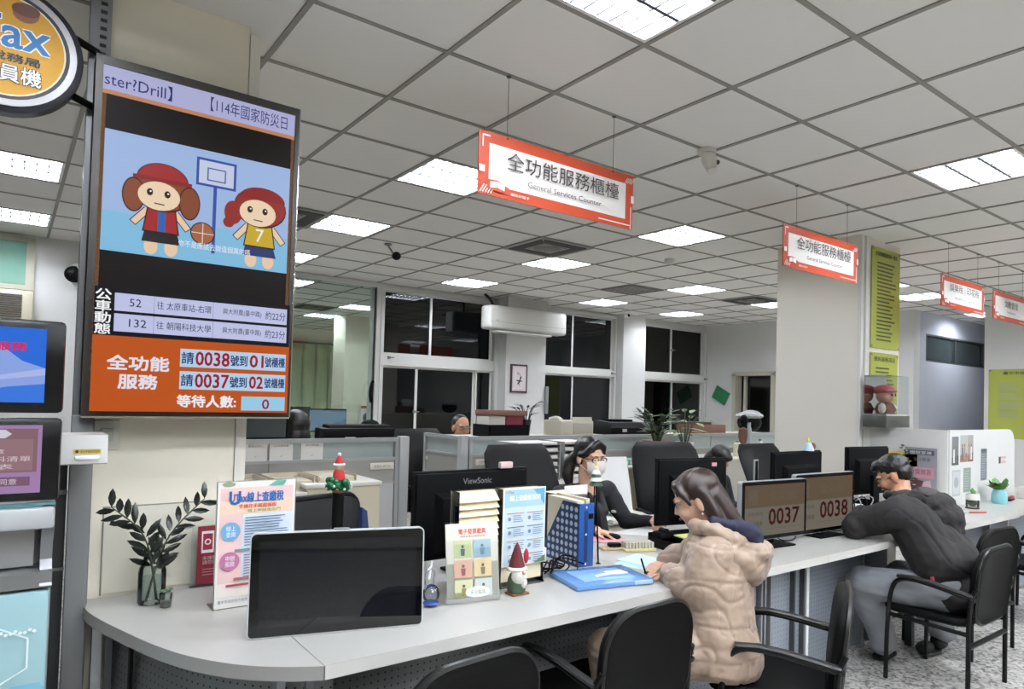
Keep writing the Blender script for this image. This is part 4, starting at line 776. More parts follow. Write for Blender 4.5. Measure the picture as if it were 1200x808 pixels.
P('tray', MB().rbox(0, 0.17, 0, 0.085, 0, 0.014, 0.003), mat('cream stamp tray', '#cfc48c', 0.5), st)
for r_ in range(3):
    for c_ in range(9): P('stamp', MB().box(0.008+c_*0.0175, 0.021+c_*0.0175, 0.01+r_*0.024, 0.028+r_*0.024, 0.014, 0.045), mat('ivory stamp', '#d8d4bd' if (r_+c_) % 3 else '#b8b3a0', 0.5), st)
ik = T('ink_pad', 'wooden ink pad with a black stamp left of the stamp rack', 'stamp', (2.47, 2.60, 0.751), math.radians(-25))
P('pad', MB().rbox(-0.02, 0.11, -0.03, 0.04, 0, 0.012, 0.004), mat('pale wood pad', '#c2a583', 0.5), ik); P('stamp_body', MB().rbox(0.02, 0.09, -0.01, 0.03, 0.012, 0.034, 0.008), BLACK, ik)
tb = T('desk_organiser', 'black desk organiser with yellow notes in front of the monitor with the pink tag', 'organiser', (2.72, 2.36, 0.751), math.radians(-8))
P('tray', MB().box(0, 0.30, 0, 0.20, 0, 0.004).box(0, 0.004, 0, 0.20, 0, 0.05).box(0.296, 0.30, 0, 0.20, 0, 0.05).box(0, 0.30, 0, 0.004, 0, 0.035).box(0, 0.30, 0.196, 0.20, 0, 0.07).box(0.10, 0.104, 0, 0.2, 0, 0.05), BLACK, tb)
P('tape_dispenser', MB().rbox(0.0, 0.10, 0.10, 0.17, 0.05, 0.085, 0.01).cyl((0.045, 0.10, 0.085), (0.045, 0.15, 0.085), 0.018), DARK, tb); P('note_pad', MB().box(0.13, 0.25, 0.04, 0.15, 0.05, 0.056), mat('yellow green notes', '#c9cd7a', 0.6), tb)
tp = T('leaning_paper', 'white paper held upright in the clerk hand by the monitor', 'paper', (2.985, 2.74, 0.80), math.radians(25)); P('sheet', MB().prism([(0, 0), (0.13, 0), (0.13, 0.15)], 0, 0.001, axis='y'), paint('#eceaea'), tp)
mm_ = T('mouse_mat', 'round pink mouse mat under the hand of the clerk', 'mat', (2.66, 2.80, 0.751)); P('mat', MB().cyl((0, 0, 0), (0, 0, 0.004), 0.115, n=32), mat('pink mat', '#cf9aa2', 0.7), mm_)
ms = T('computer_mouse', 'black computer mouse on the pink mat', 'mouse', (2.69, 2.775, 0.7555), math.radians(30)); P('shell', MB().ell((0, 0, 0.012), (0.03, 0.052, 0.017), n=16), BLACK, ms)
cb = T('cable_bundle', 'loose black cables behind the brochure rack', 'cable', (1.93, 2.36, 0.751))
for k in range(7):
    rnd = random.Random(k); P('cable', MB().tube([(0.12*math.cos(a+k)*(0.5+0.5*rnd.random())+0.02*k-0.04, 0.09*math.sin(a*1.3+k)+0.02, 0.005+0.02*rnd.random()+0.03*abs(math.sin(a))) for a in [q*1.1 for q in range(7)]], 0.0035, 5, smooth=2), BLACK if k % 3 else DARK, cb)
P('plug', MB().rbox(-0.06, -0.035, 0.0, 0.03, 0.06, 0.12, 0.005), mat('white plug', '#dadada', 0.4), cb)
# ================================================================ queue number displays
def qdisp(x0, y0, x1, y1, zb, h_, num, label):
    L = math.hypot(x1-x0, y1-y0); t = T('queue_display', label, 'monitor', (x0, y0, 0.75), math.atan2(y1-y0, x1-x0), 'queue number displays facing the customers'); zb -= 0.75
    P('silver_case', MB().prism([(x+L/2, z+zb) for x, z in rounded(L, h_, 0.015, 4)], 0.0, 0.03, axis='y'), SILV, t)
    P('bezel', MB().prism([(x+L/2, z+zb+0.003) for x, z in rounded(L-0.006, h_-0.006, 0.012, 4)], -0.002, 0.0, axis='y'), mat('gloss black plastic'), t)
    p = Print((0.024, -0.0022, zb+0.024), (1, 0, 0), (0, 0, 1), em=0.42); w_, q = L-0.045, h_-0.046
    p.rect(0, 0, w_, q, '#9d9486'); p.rect(0, q*0.56, w_, q, '#8a765e'); p.text('櫃', 0.03, q*0.62, 0.10, q*0.92, '#8f8170', bold=0.002); p.text('全功能', w_*0.38, q*0.68, w_*0.85, q*0.88, '#8f7c66', bold=0.001)
    p.text('目前號碼', w_*0.05, q*0.40, w_*0.28, q*0.48, '#6d7a6c'); p.text('請至櫃檯', w_*0.05, q*0.20, w_*0.28, q*0.29, '#5f6a60'); p.text(num, w_*0.38, q*0.20, w_*0.90, q*0.52, '#56171a', bold=0.0022); p.line(w_*0.36, q*0.13, w_*0.93, q*0.13, 0.002, '#8a7a6c'); p.done(t, 'screen_image', 'screen_text')
    P('stand', MB().box(L/2-0.03, L/2+0.03, 0.03, 0.06, 0.006, zb+h_*0.5).rbox(L/2-0.12, L/2+0.12, -0.05, 0.13, 0, 0.01, 0.003), DARK, t); P('cable', MB().tube([(L*0.6, 0.04, zb+0.06), (L*0.72, 0.08, 0.004), (L*0.9, 0.02, 0.004), (L*0.93, 0.05, zb+0.03)], 0.003, 5, smooth=2), BLACK, t)
    return t
qdisp(3.09, 2.215, 3.63, 2.165, 0.79, 0.32, '0037', 'queue display reading 0037, half hidden behind the customer in beige')
qdisp(3.60, 2.215, 4.20, 2.185, 0.775, 0.35, '0038', 'queue display reading 0038, left of the man in black')
sh = T('shoe_charm', 'tiny pale blue and brown Christmas ornament on the monitor above the queue displays', 'ornament', (4.44, 2.64, 1.212))
P('ornament_body', MB().lathe([(0, 0), (0.04, 0), (0.036, 0.02), (0.018, 0.055), (0, 0.06)], n=14), mat('pale blue ornament', '#b9cbd6', 0.5), sh); P('ornament_tip', MB().ell((-0.005, 0, 0.075), (0.009, 0.009, 0.02), n=8), mat('lime tip', '#cfd84a', 0.5), sh); P('brown_ball', MB().ell((0.055, 0, 0.03), (0.024,)*3, n=10), mat('brown felt', '#7a4234', 0.7), sh)
# tray rack and cables near the man
tr = T('letter_tray', 'black letter trays with papers and cables in front of the man in black', 'tray', (4.46, 2.40, 0.751), math.radians(-4))
for z in (0.0, 0.07): P('tray', MB().box(0, 0.42, 0, 0.25, z, z+0.004).box(0, 0.004, 0, 0.25, z, z+0.05).box(0.416, 0.42, 0, 0.25, z, z+0.05).box(0, 0.42, 0.246, 0.25, z, z+0.05), BLACK, tr)
P('papers', MB().box(0.04, 0.30, 0.03, 0.22, 0.074, 0.095), paint('#dfe0dd'), tr)
for k in range(5): P('cable', MB().tube([(0.03+0.05*k, 0.0, 0.02), (0.0+0.08*k, -0.05, 0.06+0.02*k), (0.1+0.06*k, 0.02, 0.16), (0.2+0.03*k, 0.1, 0.11)], 0.004, 5, smooth=2), BLACK if k % 2 else mat('grey cable', '#8f9193', 0.4), tr)
# ================================================================ white divider, notices, right end of the counter
WD = mat('white divider board', '#dcdcd9', 0.45)
dv = T('desk_divider', 'tall white L-shaped desk divider with rounded corner, photos taped to it', 'divider', (5.95, 2.33, 0.0))
P('side_board', MB().box(-0.012, 0.012, 0.0, 0.62, 0.751, 1.362), WD, dv)
cr_ = [(1.42, 0.751), (0.0, 0.751), (0.0, 1.362)]+[(1.28+0.14*math.sin(a*PI/12), 1.222+0.14*math.cos(a*PI/12)) for a in range(7)]
P('front_board', MB().prism(cr_[::-1], -0.012, 0.012, axis='y'), WD, dv)
p = Print((0.0, -0.0124, 0.0), (1, 0, 0), (0, 0, 1))
def photo(a, b, w_, h_, base_, fig, seed=0):
    p.rect(a, b, a+w_, b+h_, base_); p.poly([(a, b), (a+w_, b), (a+w_, b+h_*0.35), (a, b+h_*0.25)], fig)
    for s_ in (0.3, 0.62): p.disc(a+w_*s_, b+h_*0.62, w_*0.1, '#8c6f62', n=10); p.poly([(a+w_*(s_-0.13), b+h_*0.08), (a+w_*(s_+0.13), b+h_*0.08), (a+w_*(s_+0.1), b+h_*0.55), (a+w_*(s_-0.1), b+h_*0.55)], ['#e7e2dd', '#6a6f72', '#a98f80'][(seed+int(s_*3)) % 3])
photo(0.04, 1.08, 0.13, 0.23, '#7d8283', '#4b5052', 0); p.done(dv, 'taped_photo'); p = Print((0.0, -0.0124, 0.0), (1, 0, 0), (0, 0, 1)); photo(0.20, 1.10, 0.14, 0.22, '#b5bab5', '#9c7562', 1); p.done(dv, 'taped_photo'); p = Print((0.0, -0.0124, 0.0), (1, 0, 0), (0, 0, 1)); photo(0.345, 1.10, 0.12, 0.22, '#a9a49c', '#7a5f52', 2); p.done(dv, 'taped_photo'); p = Print((0.0, -0.0124, 0.0), (1, 0, 0), (0, 0, 1))
p.rect(0.05, 0.83, 0.21, 1.04, '#b9bcbc'); p.rect(0.065, 0.845, 0.195, 1.025, '#cbcdcd'); p.disc(0.13, 0.94, 0.045, '#a9adad'); p.done(dv, 'taped_sheet'); p = Print((0.0, -0.0124, 0.0), (1, 0, 0), (0, 0, 1)); p.rect(0.27, 0.85, 0.42, 1.05, '#8f9c92'); p.lines(0.285, 0.87, 0.405, 1.03, 8, '#aab4ac', 0.4)
p.done(dv, 'taped_sheet'); p = Print((0.0, -0.0124, 0.0), (1, 0, 0), (0, 0, 1)); p.rect(0.63, 0.93, 0.76, 1.20, '#7b8087'); p.rect(0.64, 1.17, 0.75, 1.195, '#555a62'); p.lines(0.645, 0.95, 0.745, 1.16, 11, '#a3a8ae', 0.4, 2)
p.done(dv, 'taped_sheet'); p = Print((0.0, -0.0124, 0.0), (1, 0, 0), (0, 0, 1)); p.rect(1.03, 1.06, 1.08, 1.12, '#4c4a4a'); p.text('請勿拍照', 1.09, 1.10, 1.20, 1.125, '#c27f86'); p.text('謝謝配合', 1.09, 1.06, 1.20, 1.085, '#c27f86'); p.done(dv, 'small_sign')
yp = T('yellow_notice', 'yellow paper notice taped on the white divider behind the man in black', 'notice', (5.925, 2.69, 0.86)); P('sheet', MB().box(-0.002, 0, -0.14, 0.10, 0, 0.30), paint('#e6d532'), yp)
p = Print((-0.0024, 0.09, 0.0), (0, -1, 0), (0, 0, 1)); p.lines(0.04, 0.03, 0.20, 0.26, 7, '#8d8632', 0.3, 5); p.done(yp)
gpz = T('grey_poster', 'grey and pink poster with a foil streamer on the white divider', 'poster', (5.925, 2.49, 0.83)); P('sheet', MB().box(-0.002, 0, -0.09, 0.16, 0, 0.38), paint('#8f8f96'), gpz)
p = Print((-0.0024, 0.16, 0.0), (0, -1, 0), (0, 0, 1)); p.rect(0.02, 0.32, 0.23, 0.36, '#4e5560'); p.text('租稅宣導', 0.04, 0.327, 0.21, 0.353, '#d5d7da'); p.text('獎品豐富', 0.07, 0.27, 0.2, 0.30, '#56404c'); p.rect(0.02, 0.13, 0.23, 0.22, '#bb8b98'); p.text('有獎徵答', 0.04, 0.16, 0.21, 0.205, '#6d3f50'); p.poly([(0.03, 0.02), (0.13, 0.03), (0.15, 0.11), (0.05, 0.12)], '#5c3f44'); p.poly([(0.13, 0.02), (0.22, 0.03), (0.20, 0.12), (0.15, 0.10)], '#c9a9b2'); p.done(gpz)
for k in range(16): P('foil_tuft', MB().ell((-0.02, 0.17+0.02*math.sin(k*1.9)-k*0.006, 0.39-k*0.021), (0.012, 0.018, 0.010), n=7, k=5), mat('silver foil', '#b9bcc2', 0.15, 1.0), gpz)
mc = T('display_case', 'clear case on a dark box with a pink-capped doll, atop the white divider', 'display case', (5.76, 2.73, 1.363))
P('dark_base', MB().rbox(0.0, 0.42, 0.0, 0.20, 0.0, 0.10, 0.003), mat('dark grey base', '#45463f', 0.5), mc); P('white_floor', MB().box(0.02, 0.40, 0.01, 0.19, 0.10, 0.112), mat('white floor board', '#d8d6d2', 0.5), mc)
P('clear_cover', MB().box(0.01, 0.41, 0.005, 0.195, 0.112, 0.44), glass('case acrylic', '#f2f5f5', 0.05), mc)
P('doll_body', MB().lathe([(0, 0), (0.07, 0.0), (0.085, 0.04), (0.06, 0.09), (0, 0.10)], c=(0.19, 0.1, 0.113), n=16), mat('brown doll coat', '#8a5f52', 0.7), mc); P('doll_head', MB().ell((0.19, 0.1, 0.27), (0.085, 0.075, 0.07), n=18), mat('doll skin', '#dba892', 0.6), mc)
P('doll_cap', MB().ell((0.19, 0.11, 0.315), (0.095, 0.085, 0.05), n=18).ell((0.17, 0.04, 0.31), (0.08, 0.04, 0.012), n=14), mat('pink cap', '#c6666c', 0.6), mc)
for s_ in (-1, 1): P('doll_arm', MB().ell((0.19+s_*0.10, 0.08, 0.16), (0.035, 0.03, 0.045), n=12), mat('white mitten', '#e6dcd8', 0.7), mc); P('doll_eye', MB().ell((0.185+s_*0.03, 0.028, 0.275), (0.01, 0.006, 0.012), n=8), BLACK, mc)
tpz = T('turquoise_plant', 'green succulent in a turquoise pot by the white divider', 'plant', (6.62, 2.19, 0.75))
P('pot', MB().lathe([(0, 0), (0.052, 0.0), (0.06, 0.02), (0.058, 0.08), (0.045, 0.115), (0.047, 0.12), (0.0, 0.11)], n=22), mat('turquoise glaze', '#8cc9d1', 0.3), tpz)
for k in range(26):
    rnd = random.Random(k); a = rnd.uniform(0, 6.28); P('leaf', leaf_at(MB(), (0.02*math.cos(a), 0.02*math.sin(a), 0.11), (math.cos(a)-0.35, math.sin(a)*0.5, rnd.uniform(0.5, 1.6)), rnd.uniform(0.09, 0.16), 0.05), mat('fresh green leaf', '#5f8d45', 0.45, var=0.3, scale=30), tpz, ang=80)
for k in range(5): P('leaf', leaf_at(MB(), (0.02, 0, 0.11), (1, -0.1, 0.15+0.18*k), 0.12, 0.022), mat('deep green leaf', '#3f6b3d', 0.45), tpz, ang=80)
jr = T('glass_jar', 'clear glass jar with a white label, left of the turquoise pot', 'jar', (6.06, 2.19, 0.75)); P('jar', MB().lathe([(0, 0.012), (0.045, 0.012), (0.048, 0.03), (0.045, 0.10), (0.035, 0.12)], n=20), glass('jar glass', '#dfe5e2', 0.1), jr); P('label', MB().lathe([(0.049, 0.07), (0.049, 0.115)], n=20), paint('#eceae4'), jr); P('wooden_base', MB().cyl((0, 0, 0), (0, 0, 0.011), 0.05, n=20), mat('dark wood disc', '#54392c', 0.5), jr); P('filling', MB().ell((0, 0, 0.045), (0.035, 0.035, 0.028), n=12), mat('pebble filling', '#7c8474', 0.8), jr)
P('sprout', leaf_at(leaf_at(MB(), (0, 0, 0.1), (1, 0, 1.2), 0.08, 0.03), (0, 0, 0.1), (0.8, 0.3, 2), 0.09, 0.03), mat('fresh green leaf'), jr, ang=80)
pn = T('red_pen', 'red and white pen lying in front of the glass jar', 'pen', (5.74, 2.10, 0.757), math.radians(-25)); P('barrel', MB().cyl((0, 0, 0), (0.16, 0, 0), 0.006, n=10), mat('red pen barrel', '#b5574c', 0.4), pn); P('cap', MB().cyl((-0.09, 0, 0), (0, 0, 0), 0.0065, n=10), mat('white pen cap', '#d0d0d4', 0.4), pn)
rb_ = T('red_stapler', 'red and black stapler right of the turquoise pot', 'stapler', (6.86, 2.18, 0.751), math.radians(8)); P('base', MB().rbox(0, 0.17, 0, 0.035, 0, 0.014, 0.004), BLACK, rb_); P('arm', MB().rbox(0, 0.17, 0.003, 0.032, 0.016, 0.034, 0.005), mat('red plastic', '#9a3439', 0.4), rb_)
wb = T('tissue_box', 'white paper box at the right edge of the counter', 'box', (7.18, 2.12, 0.751)); P('carton', MB().rbox(0, 0.13, 0, 0.12, 0, 0.10, 0.004), mat('white carton', '#d6d3cd', 0.6), wb); P('tissue', MB().prism([(0.03, 0.10), (0.10, 0.10), (0.09, 0.15), (0.065, 0.12), (0.05, 0.17)], 0.05, 0.054, axis='y'), paint('#f0efec'), wb)
fan = T('tablet_back', 'pale blue tablet on a dark holder at the right edge', 'tablet', (7.42, 2.2, 0.751), math.radians(-15)); P('tablet', MB().prism([(x+0.2, z) for x, z in rounded(0.36, 0.42, 0.07, 5)], 0.0, 0.02, axis='y'), mat('pale blue shell', '#d3dde6', 0.3), fan).location = (0, 0, 0.26); P('holder', MB().tube([(0.05, 0.0, 0.28), (0.06, -0.03, 0.24), (0.2, -0.03, 0.23), (0.2, 0.06, 0.0)], 0.012, 8, smooth=1).rbox(0.08, 0.32, -0.05, 0.12, 0, 0.012, 0.003), BLACK, fan)
# green notices on the column and the right wall
def notice(label, loc, w_, h_, ax, title, seed, two=False):
    t = T('green_notice', label, 'notice board', loc, 0, 'lime green printed notices')
    if ax == 'x': P('board', MB().box(0, w_, -0.004, 0, 0, h_), mat('lime board', '#a5ac4c', 0.45), t); p = Print((0, -0.0044, 0), (1, 0, 0), (0, 0, 1))
    else: P('board', MB().box(-0.004, 0, -w_, 0, 0, h_), mat('lime board', '#b3c043'), t); p = Print((-0.0044, 0, 0), (0, -1, 0), (0, 0, 1))
    p.text(title, w_*0.12, h_-0.075, w_*0.88, h_-0.035, '#3a4113', bold=0.001)
    if not two: p.lines(w_*0.18, 0.06, w_*0.86, h_-0.12, int((h_-0.18)/0.033), '#4d5520', 0.42, seed)
    else:
        for k in range(7): p.lines(w_*0.08+(k % 2)*w_*0.33, h_-0.30-0.13*(k//2), w_*0.28+(k % 2)*w_*0.33, h_-0.20-0.13*(k//2), 4, '#a3aa80', 0.6, k)
        p.lines(w_*0.68, 0.08, w_*0.96, h_-0.16, 18, '#7b862e', 0.4, 9)
    for a, b in ((0.02, 0.02), (w_-0.02, 0.02), (0.02, h_-0.02), (w_-0.02, h_-0.02)): p.disc(a, b, 0.010, '#4b4b3a', n=8)
    p.done(t, 'printed_lines', 'title'); return t
notice('upper lime green notice with a long printed list, on the white column', (6.0, 2.993, 2.06), 0.53, 0.905, 'x', '全功能櫃檯服務項目一覽表', 3)
notice('lower lime green notice below the long list, on the white column', (6.0, 2.993, 1.42), 0.51, 0.60, 'x', '便民服務項目', 6)
notice('wide lime green notice with a floor chart on the wall at the right edge', (11.045, 3.80, 1.15), 1.5, 0.97, 'y', '臺中市政府地方稅務局大智分局平面圖', 8, True)
bl = T('blue_board', 'dark blue board low on the wall under the wide green notice', 'board', (11.045, 3.0, 0.70)); P('board', MB().box(-0.02, 0, -0.8, 0.1, 0, 0.42), mat('blue board', '#3c5591', 0.5), bl)
# ================================================================ office behind the counter
PGL = mat('frosted partition glass', '#89928f', 0.2, var=0.5, scale=1.5, col2='#b9c3c1'); PFR = mat('grey partition frame', '#a8aaaa', 0.4, 0.2); PFB = mat('grey partition fabric', '#9c9a95', 0.85, bump=0.3, bscale=400); PFL = mat('light grey lower panel', '#b7b8b9', 0.7, bump=0.1, bscale=200)
def partition(label, L, z0, loc, rz=0, split=None):
    t = T('cubicle_partition', label, 'partition', loc, rz, 'low grey cubicle partitions')
    P('frame', MB().box(0, L, -0.02, 0.02, 1.17, 1.2).box(0, L, -0.018, 0.018, 1.035, 1.055).box(0, L, -0.018, 0.018, 0.86, 0.875).box(0, 0.03, -0.02, 0.02, 0, 1.17).box(L-0.03, L, -0.02, 0.02, 0, 1.17).box(0, L, -0.02, 0.02, 0.0, 0.08), PFR, t)
    xs = split or [0.03, L-0.03]
    for a, b in zip(xs, xs[1:]):
        P('glass_pane', B(a, b-0.012, -0.004, 0.004, 1.055, 1.17), PGL, t); P('fabric_panel', B(a, b-0.004, -0.014, 0.014, 0.875, 1.035), PFB, t); P('lower_panel', B(a, b-0.004, -0.014, 0.014, 0.08, 0.86), PFL, t)
    return t
pa = partition('grey partition with paper notices behind glass, between the pillar and the aisle', 1.90, 0, (0.46, 4.78, 0), split=[0.03, 0.95, 1.87])
P('corner_post', MB().rbox(1.90, 1.98, -0.035, 0.035, 0, 1.21, 0.01), PFR, pa)
for k, a in enumerate((0.78, 0.95, 1.16)):
    P('paper_notice', B(a, a+0.155, -0.012, -0.006, 1.048, 1.175), paint('#dcdad6'), pa)
    p = Print((a, -0.0124, 1.048), (1, 0, 0), (0, 0, 1)); p.text(['非洽公勿入', '公文收發處', '洽公請稍候'][k], 0.03, 0.10, 0.125, 0.115, '#5f5d5a'); p.text('✓', 0.072, 0.03, 0.085, 0.045, '#6a6865'); p.done(pa, 'x', 'notice_text')
P('name_plate', MB().rbox(1.67, 1.86, -0.024, -0.014, 0.965, 1.015, 0.004), mat('cream plate', '#d9d4c8', 0.4), pa)
p = Print((1.67, -0.0245, 0.965), (1, 0, 0), (0, 0, 1)); p.text('服務科 陳小姐', 0.03, 0.015, 0.16, 0.035, '#7d7a72'); p.done(pa, 'x', 'plate_text')
pb2 = partition('short grey partition running away from the aisle, in front of the middle-aged man', 0.60, 0, (2.93, 4.80, 0), PI/2); P('corner_post', MB().rbox(-0.06, 0.0, -0.035, 0.035, 0, 1.21, 0.01), PFR, pb2); P('switch_plate', MB().box(0.52, 0.55, 0.018, 0.022, 0.97, 1.0), paint('#d8d8d4'), pb2)
pc = partition('long grey partition with frosted glass behind the clerk and office chairs', 5.0, 0, (2.98, 4.77, 0), split=[0.03, 0.62, 1.9, 3.1, 4.3, 4.97])
P('name_plate', MB().rbox(0.06, 0.27, -0.024, -0.014, 0.965, 1.015, 0.004), mat('cream plate'), pc)
p = Print((0.06, -0.0245, 0.965), (1, 0, 0), (0, 0, 1)); p.text('稅務服務 李小姐', 0.03, 0.015, 0.18, 0.037, '#7d7a72'); p.done(pc, 'x', 'plate_text')
cream = mat('beige cabinet paint', '#c9c0a8', 0.5); cream2 = mat('pale cabinet top', '#d9d6cd', 0.4)
def cabinet(label, x0, x1, y0, y1, h_, n, mm=cream, loc_label=None, front='y'):
    t = T('low_cabinet', label, 'cabinet', (x0, y0, 0)); w_ = x1-x0; d = y1-y0
    P('carcass', MB().box(0, w_, 0.0, d, 0.05, h_-0.025), mm, t); P('plinth', MB().box(0.02, w_-0.02, 0.03, d-0.02, 0, 0.05), DARK, t); P('cabinet_top', MB().rbox(-0.01, w_+0.01, -0.012, d, h_-0.025, h_, 0.003), cream2, t)
    for k in range(n):
        a, b = k*w_/n, (k+1)*w_/n
        dr = P('door', B(a+0.004, b-0.004, -0.006, 0.0, 0.07, h_-0.035), mm, t); P('handle', MB().box(a+0.03, a+0.05, -0.014, -0.006, h_*0.68, h_*0.78), STEEL, dr)
    return t
cabinet('beige cabinet under paper trays, in front of the partition with notices', 1.50, 1.99, 4.28, 4.74, 0.945, 1)
cabinet('pale cabinet with filing trays on it, next to the near pillar', 0.95, 1.49, 4.28, 4.74, 0.90, 1)
cabinet('beige double cabinet behind the clerk in black', 3.86, 4.86, 4.18, 4.72, 0.96, 2)
cabinet('pale cabinet between the office chairs, with bottles on it', 5.22, 7.3, 4.2, 4.72, 0.985, 3, mat('pale grey cabinet', '#c9c6bc', 0.5))
cabinet('white cabinet row behind the long partition, carrying boxes and the fax', 3.10, 7.4, 4.84, 5.28, 1.185, 6, mat('off white cabinet', '#cfccc2', 0.5))
cabinet('white cabinet row behind the partition with notices', 0.9, 2.45, 4.86, 5.12, 1.165, 3, mat('off white cabinet'))
cabinet('low cabinet along the window wall, seen down the aisle', 2.6, 5.75, 8.1, 8.52, 0.90, 6)
cabinet('low cabinet under the right hand windows', 6.6, 10.6, 8.1, 8.4, 0.90, 7)
for nm, lx, ly in (('paper_tray', 1.02, 4.36), ('paper_tray', 1.32, 4.36), ('paper_tray', 1.60, 4.36)):
    t = T(nm, {1.02: 'cream paper tray nearest the pillar, on the pale cabinet', 1.32: 'middle cream paper tray on the cabinets behind the pink notice', 1.60: 'right hand cream paper tray on the beige cabinet'}[lx], 'tray', (lx, ly, 0.90 if lx < 1.4 else 0.946), 0, 'cream paper trays on the cabinets')
    z = 0.085 if lx < 1.4 else 0.04
    P('tray', MB().box(-0.0, 0.26, 0, 0.3, 0, 0.005).box(0, 0.006, 0, 0.3, 0, z).box(0.254, 0.26, 0, 0.3, 0, z).box(0, 0.26, 0.294, 0.3, 0, z), mat('cream tray', '#d4ccb6', 0.5), t); P('papers', MB().box(0.015, 0.245, 0.01, 0.28, 0.006, z*0.7), paint('#cbc4b0'), t)
# things on the cabinet row behind the long partition
def cart(nm, label, cat, parts, loc, rz=0, group=None):
    t = T(nm, label, cat, loc, rz, group)
    for n_, mb, mm in parts: P(n_, mb, mm, t)
    return t
cart('storage_crate', 'black crate at the left end of the long partition, under brown boxes', 'crate', [('crate', MB().box(0, 0.42, 0, 0.26, 0, 0.01).box(0, 0.42, 0, 0.008, 0, 0.105).box(0, 0.42, 0.252, 0.26, 0, 0.105).box(0, 0.008, 0, 0.26, 0, 0.105).box(0.412, 0.42, 0, 0.26, 0, 0.105), BLACK)], (3.24, 4.86, 1.186))
cart('archive_box', 'white card box in the black crate', 'box', [('carton', MB().rbox(0, 0.17, 0, 0.2, 0, 0.165, 0.003), mat('white archive card', '#cfccc4', 0.7))], (3.255, 4.89, 1.197))
cart('archive_box', 'dark red card box in the black crate', 'box', [('carton', MB().rbox(0, 0.18, 0, 0.2, 0, 0.17, 0.003), mat('dark red card', '#7c2436', 0.6))], (3.435, 4.89, 1.197))
cart('flat_box', 'flat brown cardboard box on top of the crate boxes', 'box', [('carton', MB().rbox(0, 0.40, 0, 0.24, 0, 0.045, 0.003), mat('brown card', '#7a5646', 0.7))], (3.25, 4.87, 1.369))
fx = cart('fax_machine', 'beige fax machine on the cabinet behind the clerk', 'fax machine', [('body', MB().rbox(0, 0.40, 0, 0.28, 0, 0.14, 0.012), mat('beige fax plastic', '#c6c1b1', 0.5)), ('paper_flap', MB().prism([(0.0, 0.13), (0.02, 0.15), (0.03, 0.175), (0.01, 0.175)], 0.14, 0.38, axis='x'), mat('beige fax plastic')), ('front_panel', MB().rbox(0.14, 0.38, -0.008, 0.004, 0.02, 0.12, 0.004), mat('beige panel', '#b5b0a2', 0.5)), ('handset', MB().tube([(0.04, 0.05, 0.14), (0.06, 0.14, 0.165), (0.05, 0.24, 0.145)], 0.02, 8, smooth=1), mat('beige handset', '#d2cdbf', 0.5))], (4.07, 4.90, 1.186))
cart('label_printer', 'black printer on the cabinet above the teal folders', 'printer', [('body', MB().loft([[(x, y, z) for x, y in ((0, 0), (0.52, 0), (0.52, 0.3), (0, 0.3))] for z in (0, 0.07)]+[[(0.04, 0.04, 0.12), (0.46, 0.04, 0.12), (0.46, 0.28, 0.14), (0.04, 0.28, 0.14)]]), BLACK), ('paper_tray', MB().box(0.12, 0.42, 0.12, 0.26, 0.128, 0.150), DARK), ('switch_label', MB().box(0.16, 0.22, -0.002, 0, 0.03, 0.06), paint('#b8b8b4'))], (4.70, 4.90, 1.186))
cart('cardboard_box', 'long brown cardboard box on the cabinet near the flag and door', 'box', [('carton', MB().rbox(0, 0.56, 0, 0.24, 0, 0.10, 0.003), mat('reddish brown card', '#7b5647', 0.7)), ('lid', MB().rbox(0.0, 0.3, 0.0, 0.2, 0.101, 0.13, 0.003), mat('dark brown card', '#4f3a31', 0.7))], (5.98, 4.92, 1.186))
cart('tape_binder', 'grey rolled mat at the end of the black printer', 'roll', [('roll', MB().cyl((0, 0, 0.06), (0.0, 0.3, 0.06), 0.06, n=20), mat('dark grey roll', '#3f4443', 0.7))], (5.34, 4.92, 1.186))
# black shelf and screens behind the left partition
cart('laser_printer', 'wide black printer behind the partition with notices', 'printer', [('body', MB().rbox(0, 0.56, 0, 0.2, 0, 0.10, 0.012), BLACK), ('top_tray', MB().prism([(0.02, 0.10), (0.18, 0.10), (0.16, 0.125), (0.04, 0.12)], 0.05, 0.54, axis='x'), DARK), ('white_labels', MB().box(0.16, 0.24, -0.002, 0, 0.01, 0.035).box(0.30, 0.41, -0.002, 0, 0.012, 0.03), paint('#cfd2d2'))], (1.82, 4.88, 1.166))
t = cart('computer_monitor', 'black monitor seen from the front under the ticket screen, behind the notices', 'monitor', [('shell', MB().rbox(-0.14, 0.28, 0, 0.02, 0.02, 0.24, 0.004), DARK), ('panel', MB().box(-0.13, 0.26, -0.001, 0, 0.035, 0.23), mat('off screen', '#3c4244', 0.15)), ('stand', MB().box(0.04, 0.09, 0.02, 0.04, 0, 0.1).rbox(-0.02, 0.16, -0.03, 0.08, 0, 0.01, 0.003), DARK)], (1.31, 4.95, 1.166))
t = cart('computer_monitor', 'blue lit monitor in the room behind the glass partition', 'monitor', [('shell', MB().rbox(0, 0.60, 0, 0.02, 0, 0.36, 0.004), DARK), ('panel', MB().box(0.01, 0.59, -0.002, 0, 0.02, 0.34), glow('#8fa6c4', 0.7)), ('stand', MB().box(0.27, 0.33, 0.02, 0.05, -0.18, 0.1).box(0.18, 0.42, -0.05, 0.15, -0.18, -0.17), DARK)], (3.67, 10.5, 0.92))
t = T('desk', 'desk in the room behind the glass partition', 'desk', (2.4, 10.2, 0)); P('desk_top', B(0, 2.3, 0, 0.8, 0.71, 0.74), cream2, t); P('modesty_panel', B(0.05, 2.25, 0.05, 0.08, 0.05, 0.71), cream, t)
for a in (0.03, 2.22): P('side_panel', B(a, a+0.05, 0.02, 0.78, 0, 0.71), cream, t)
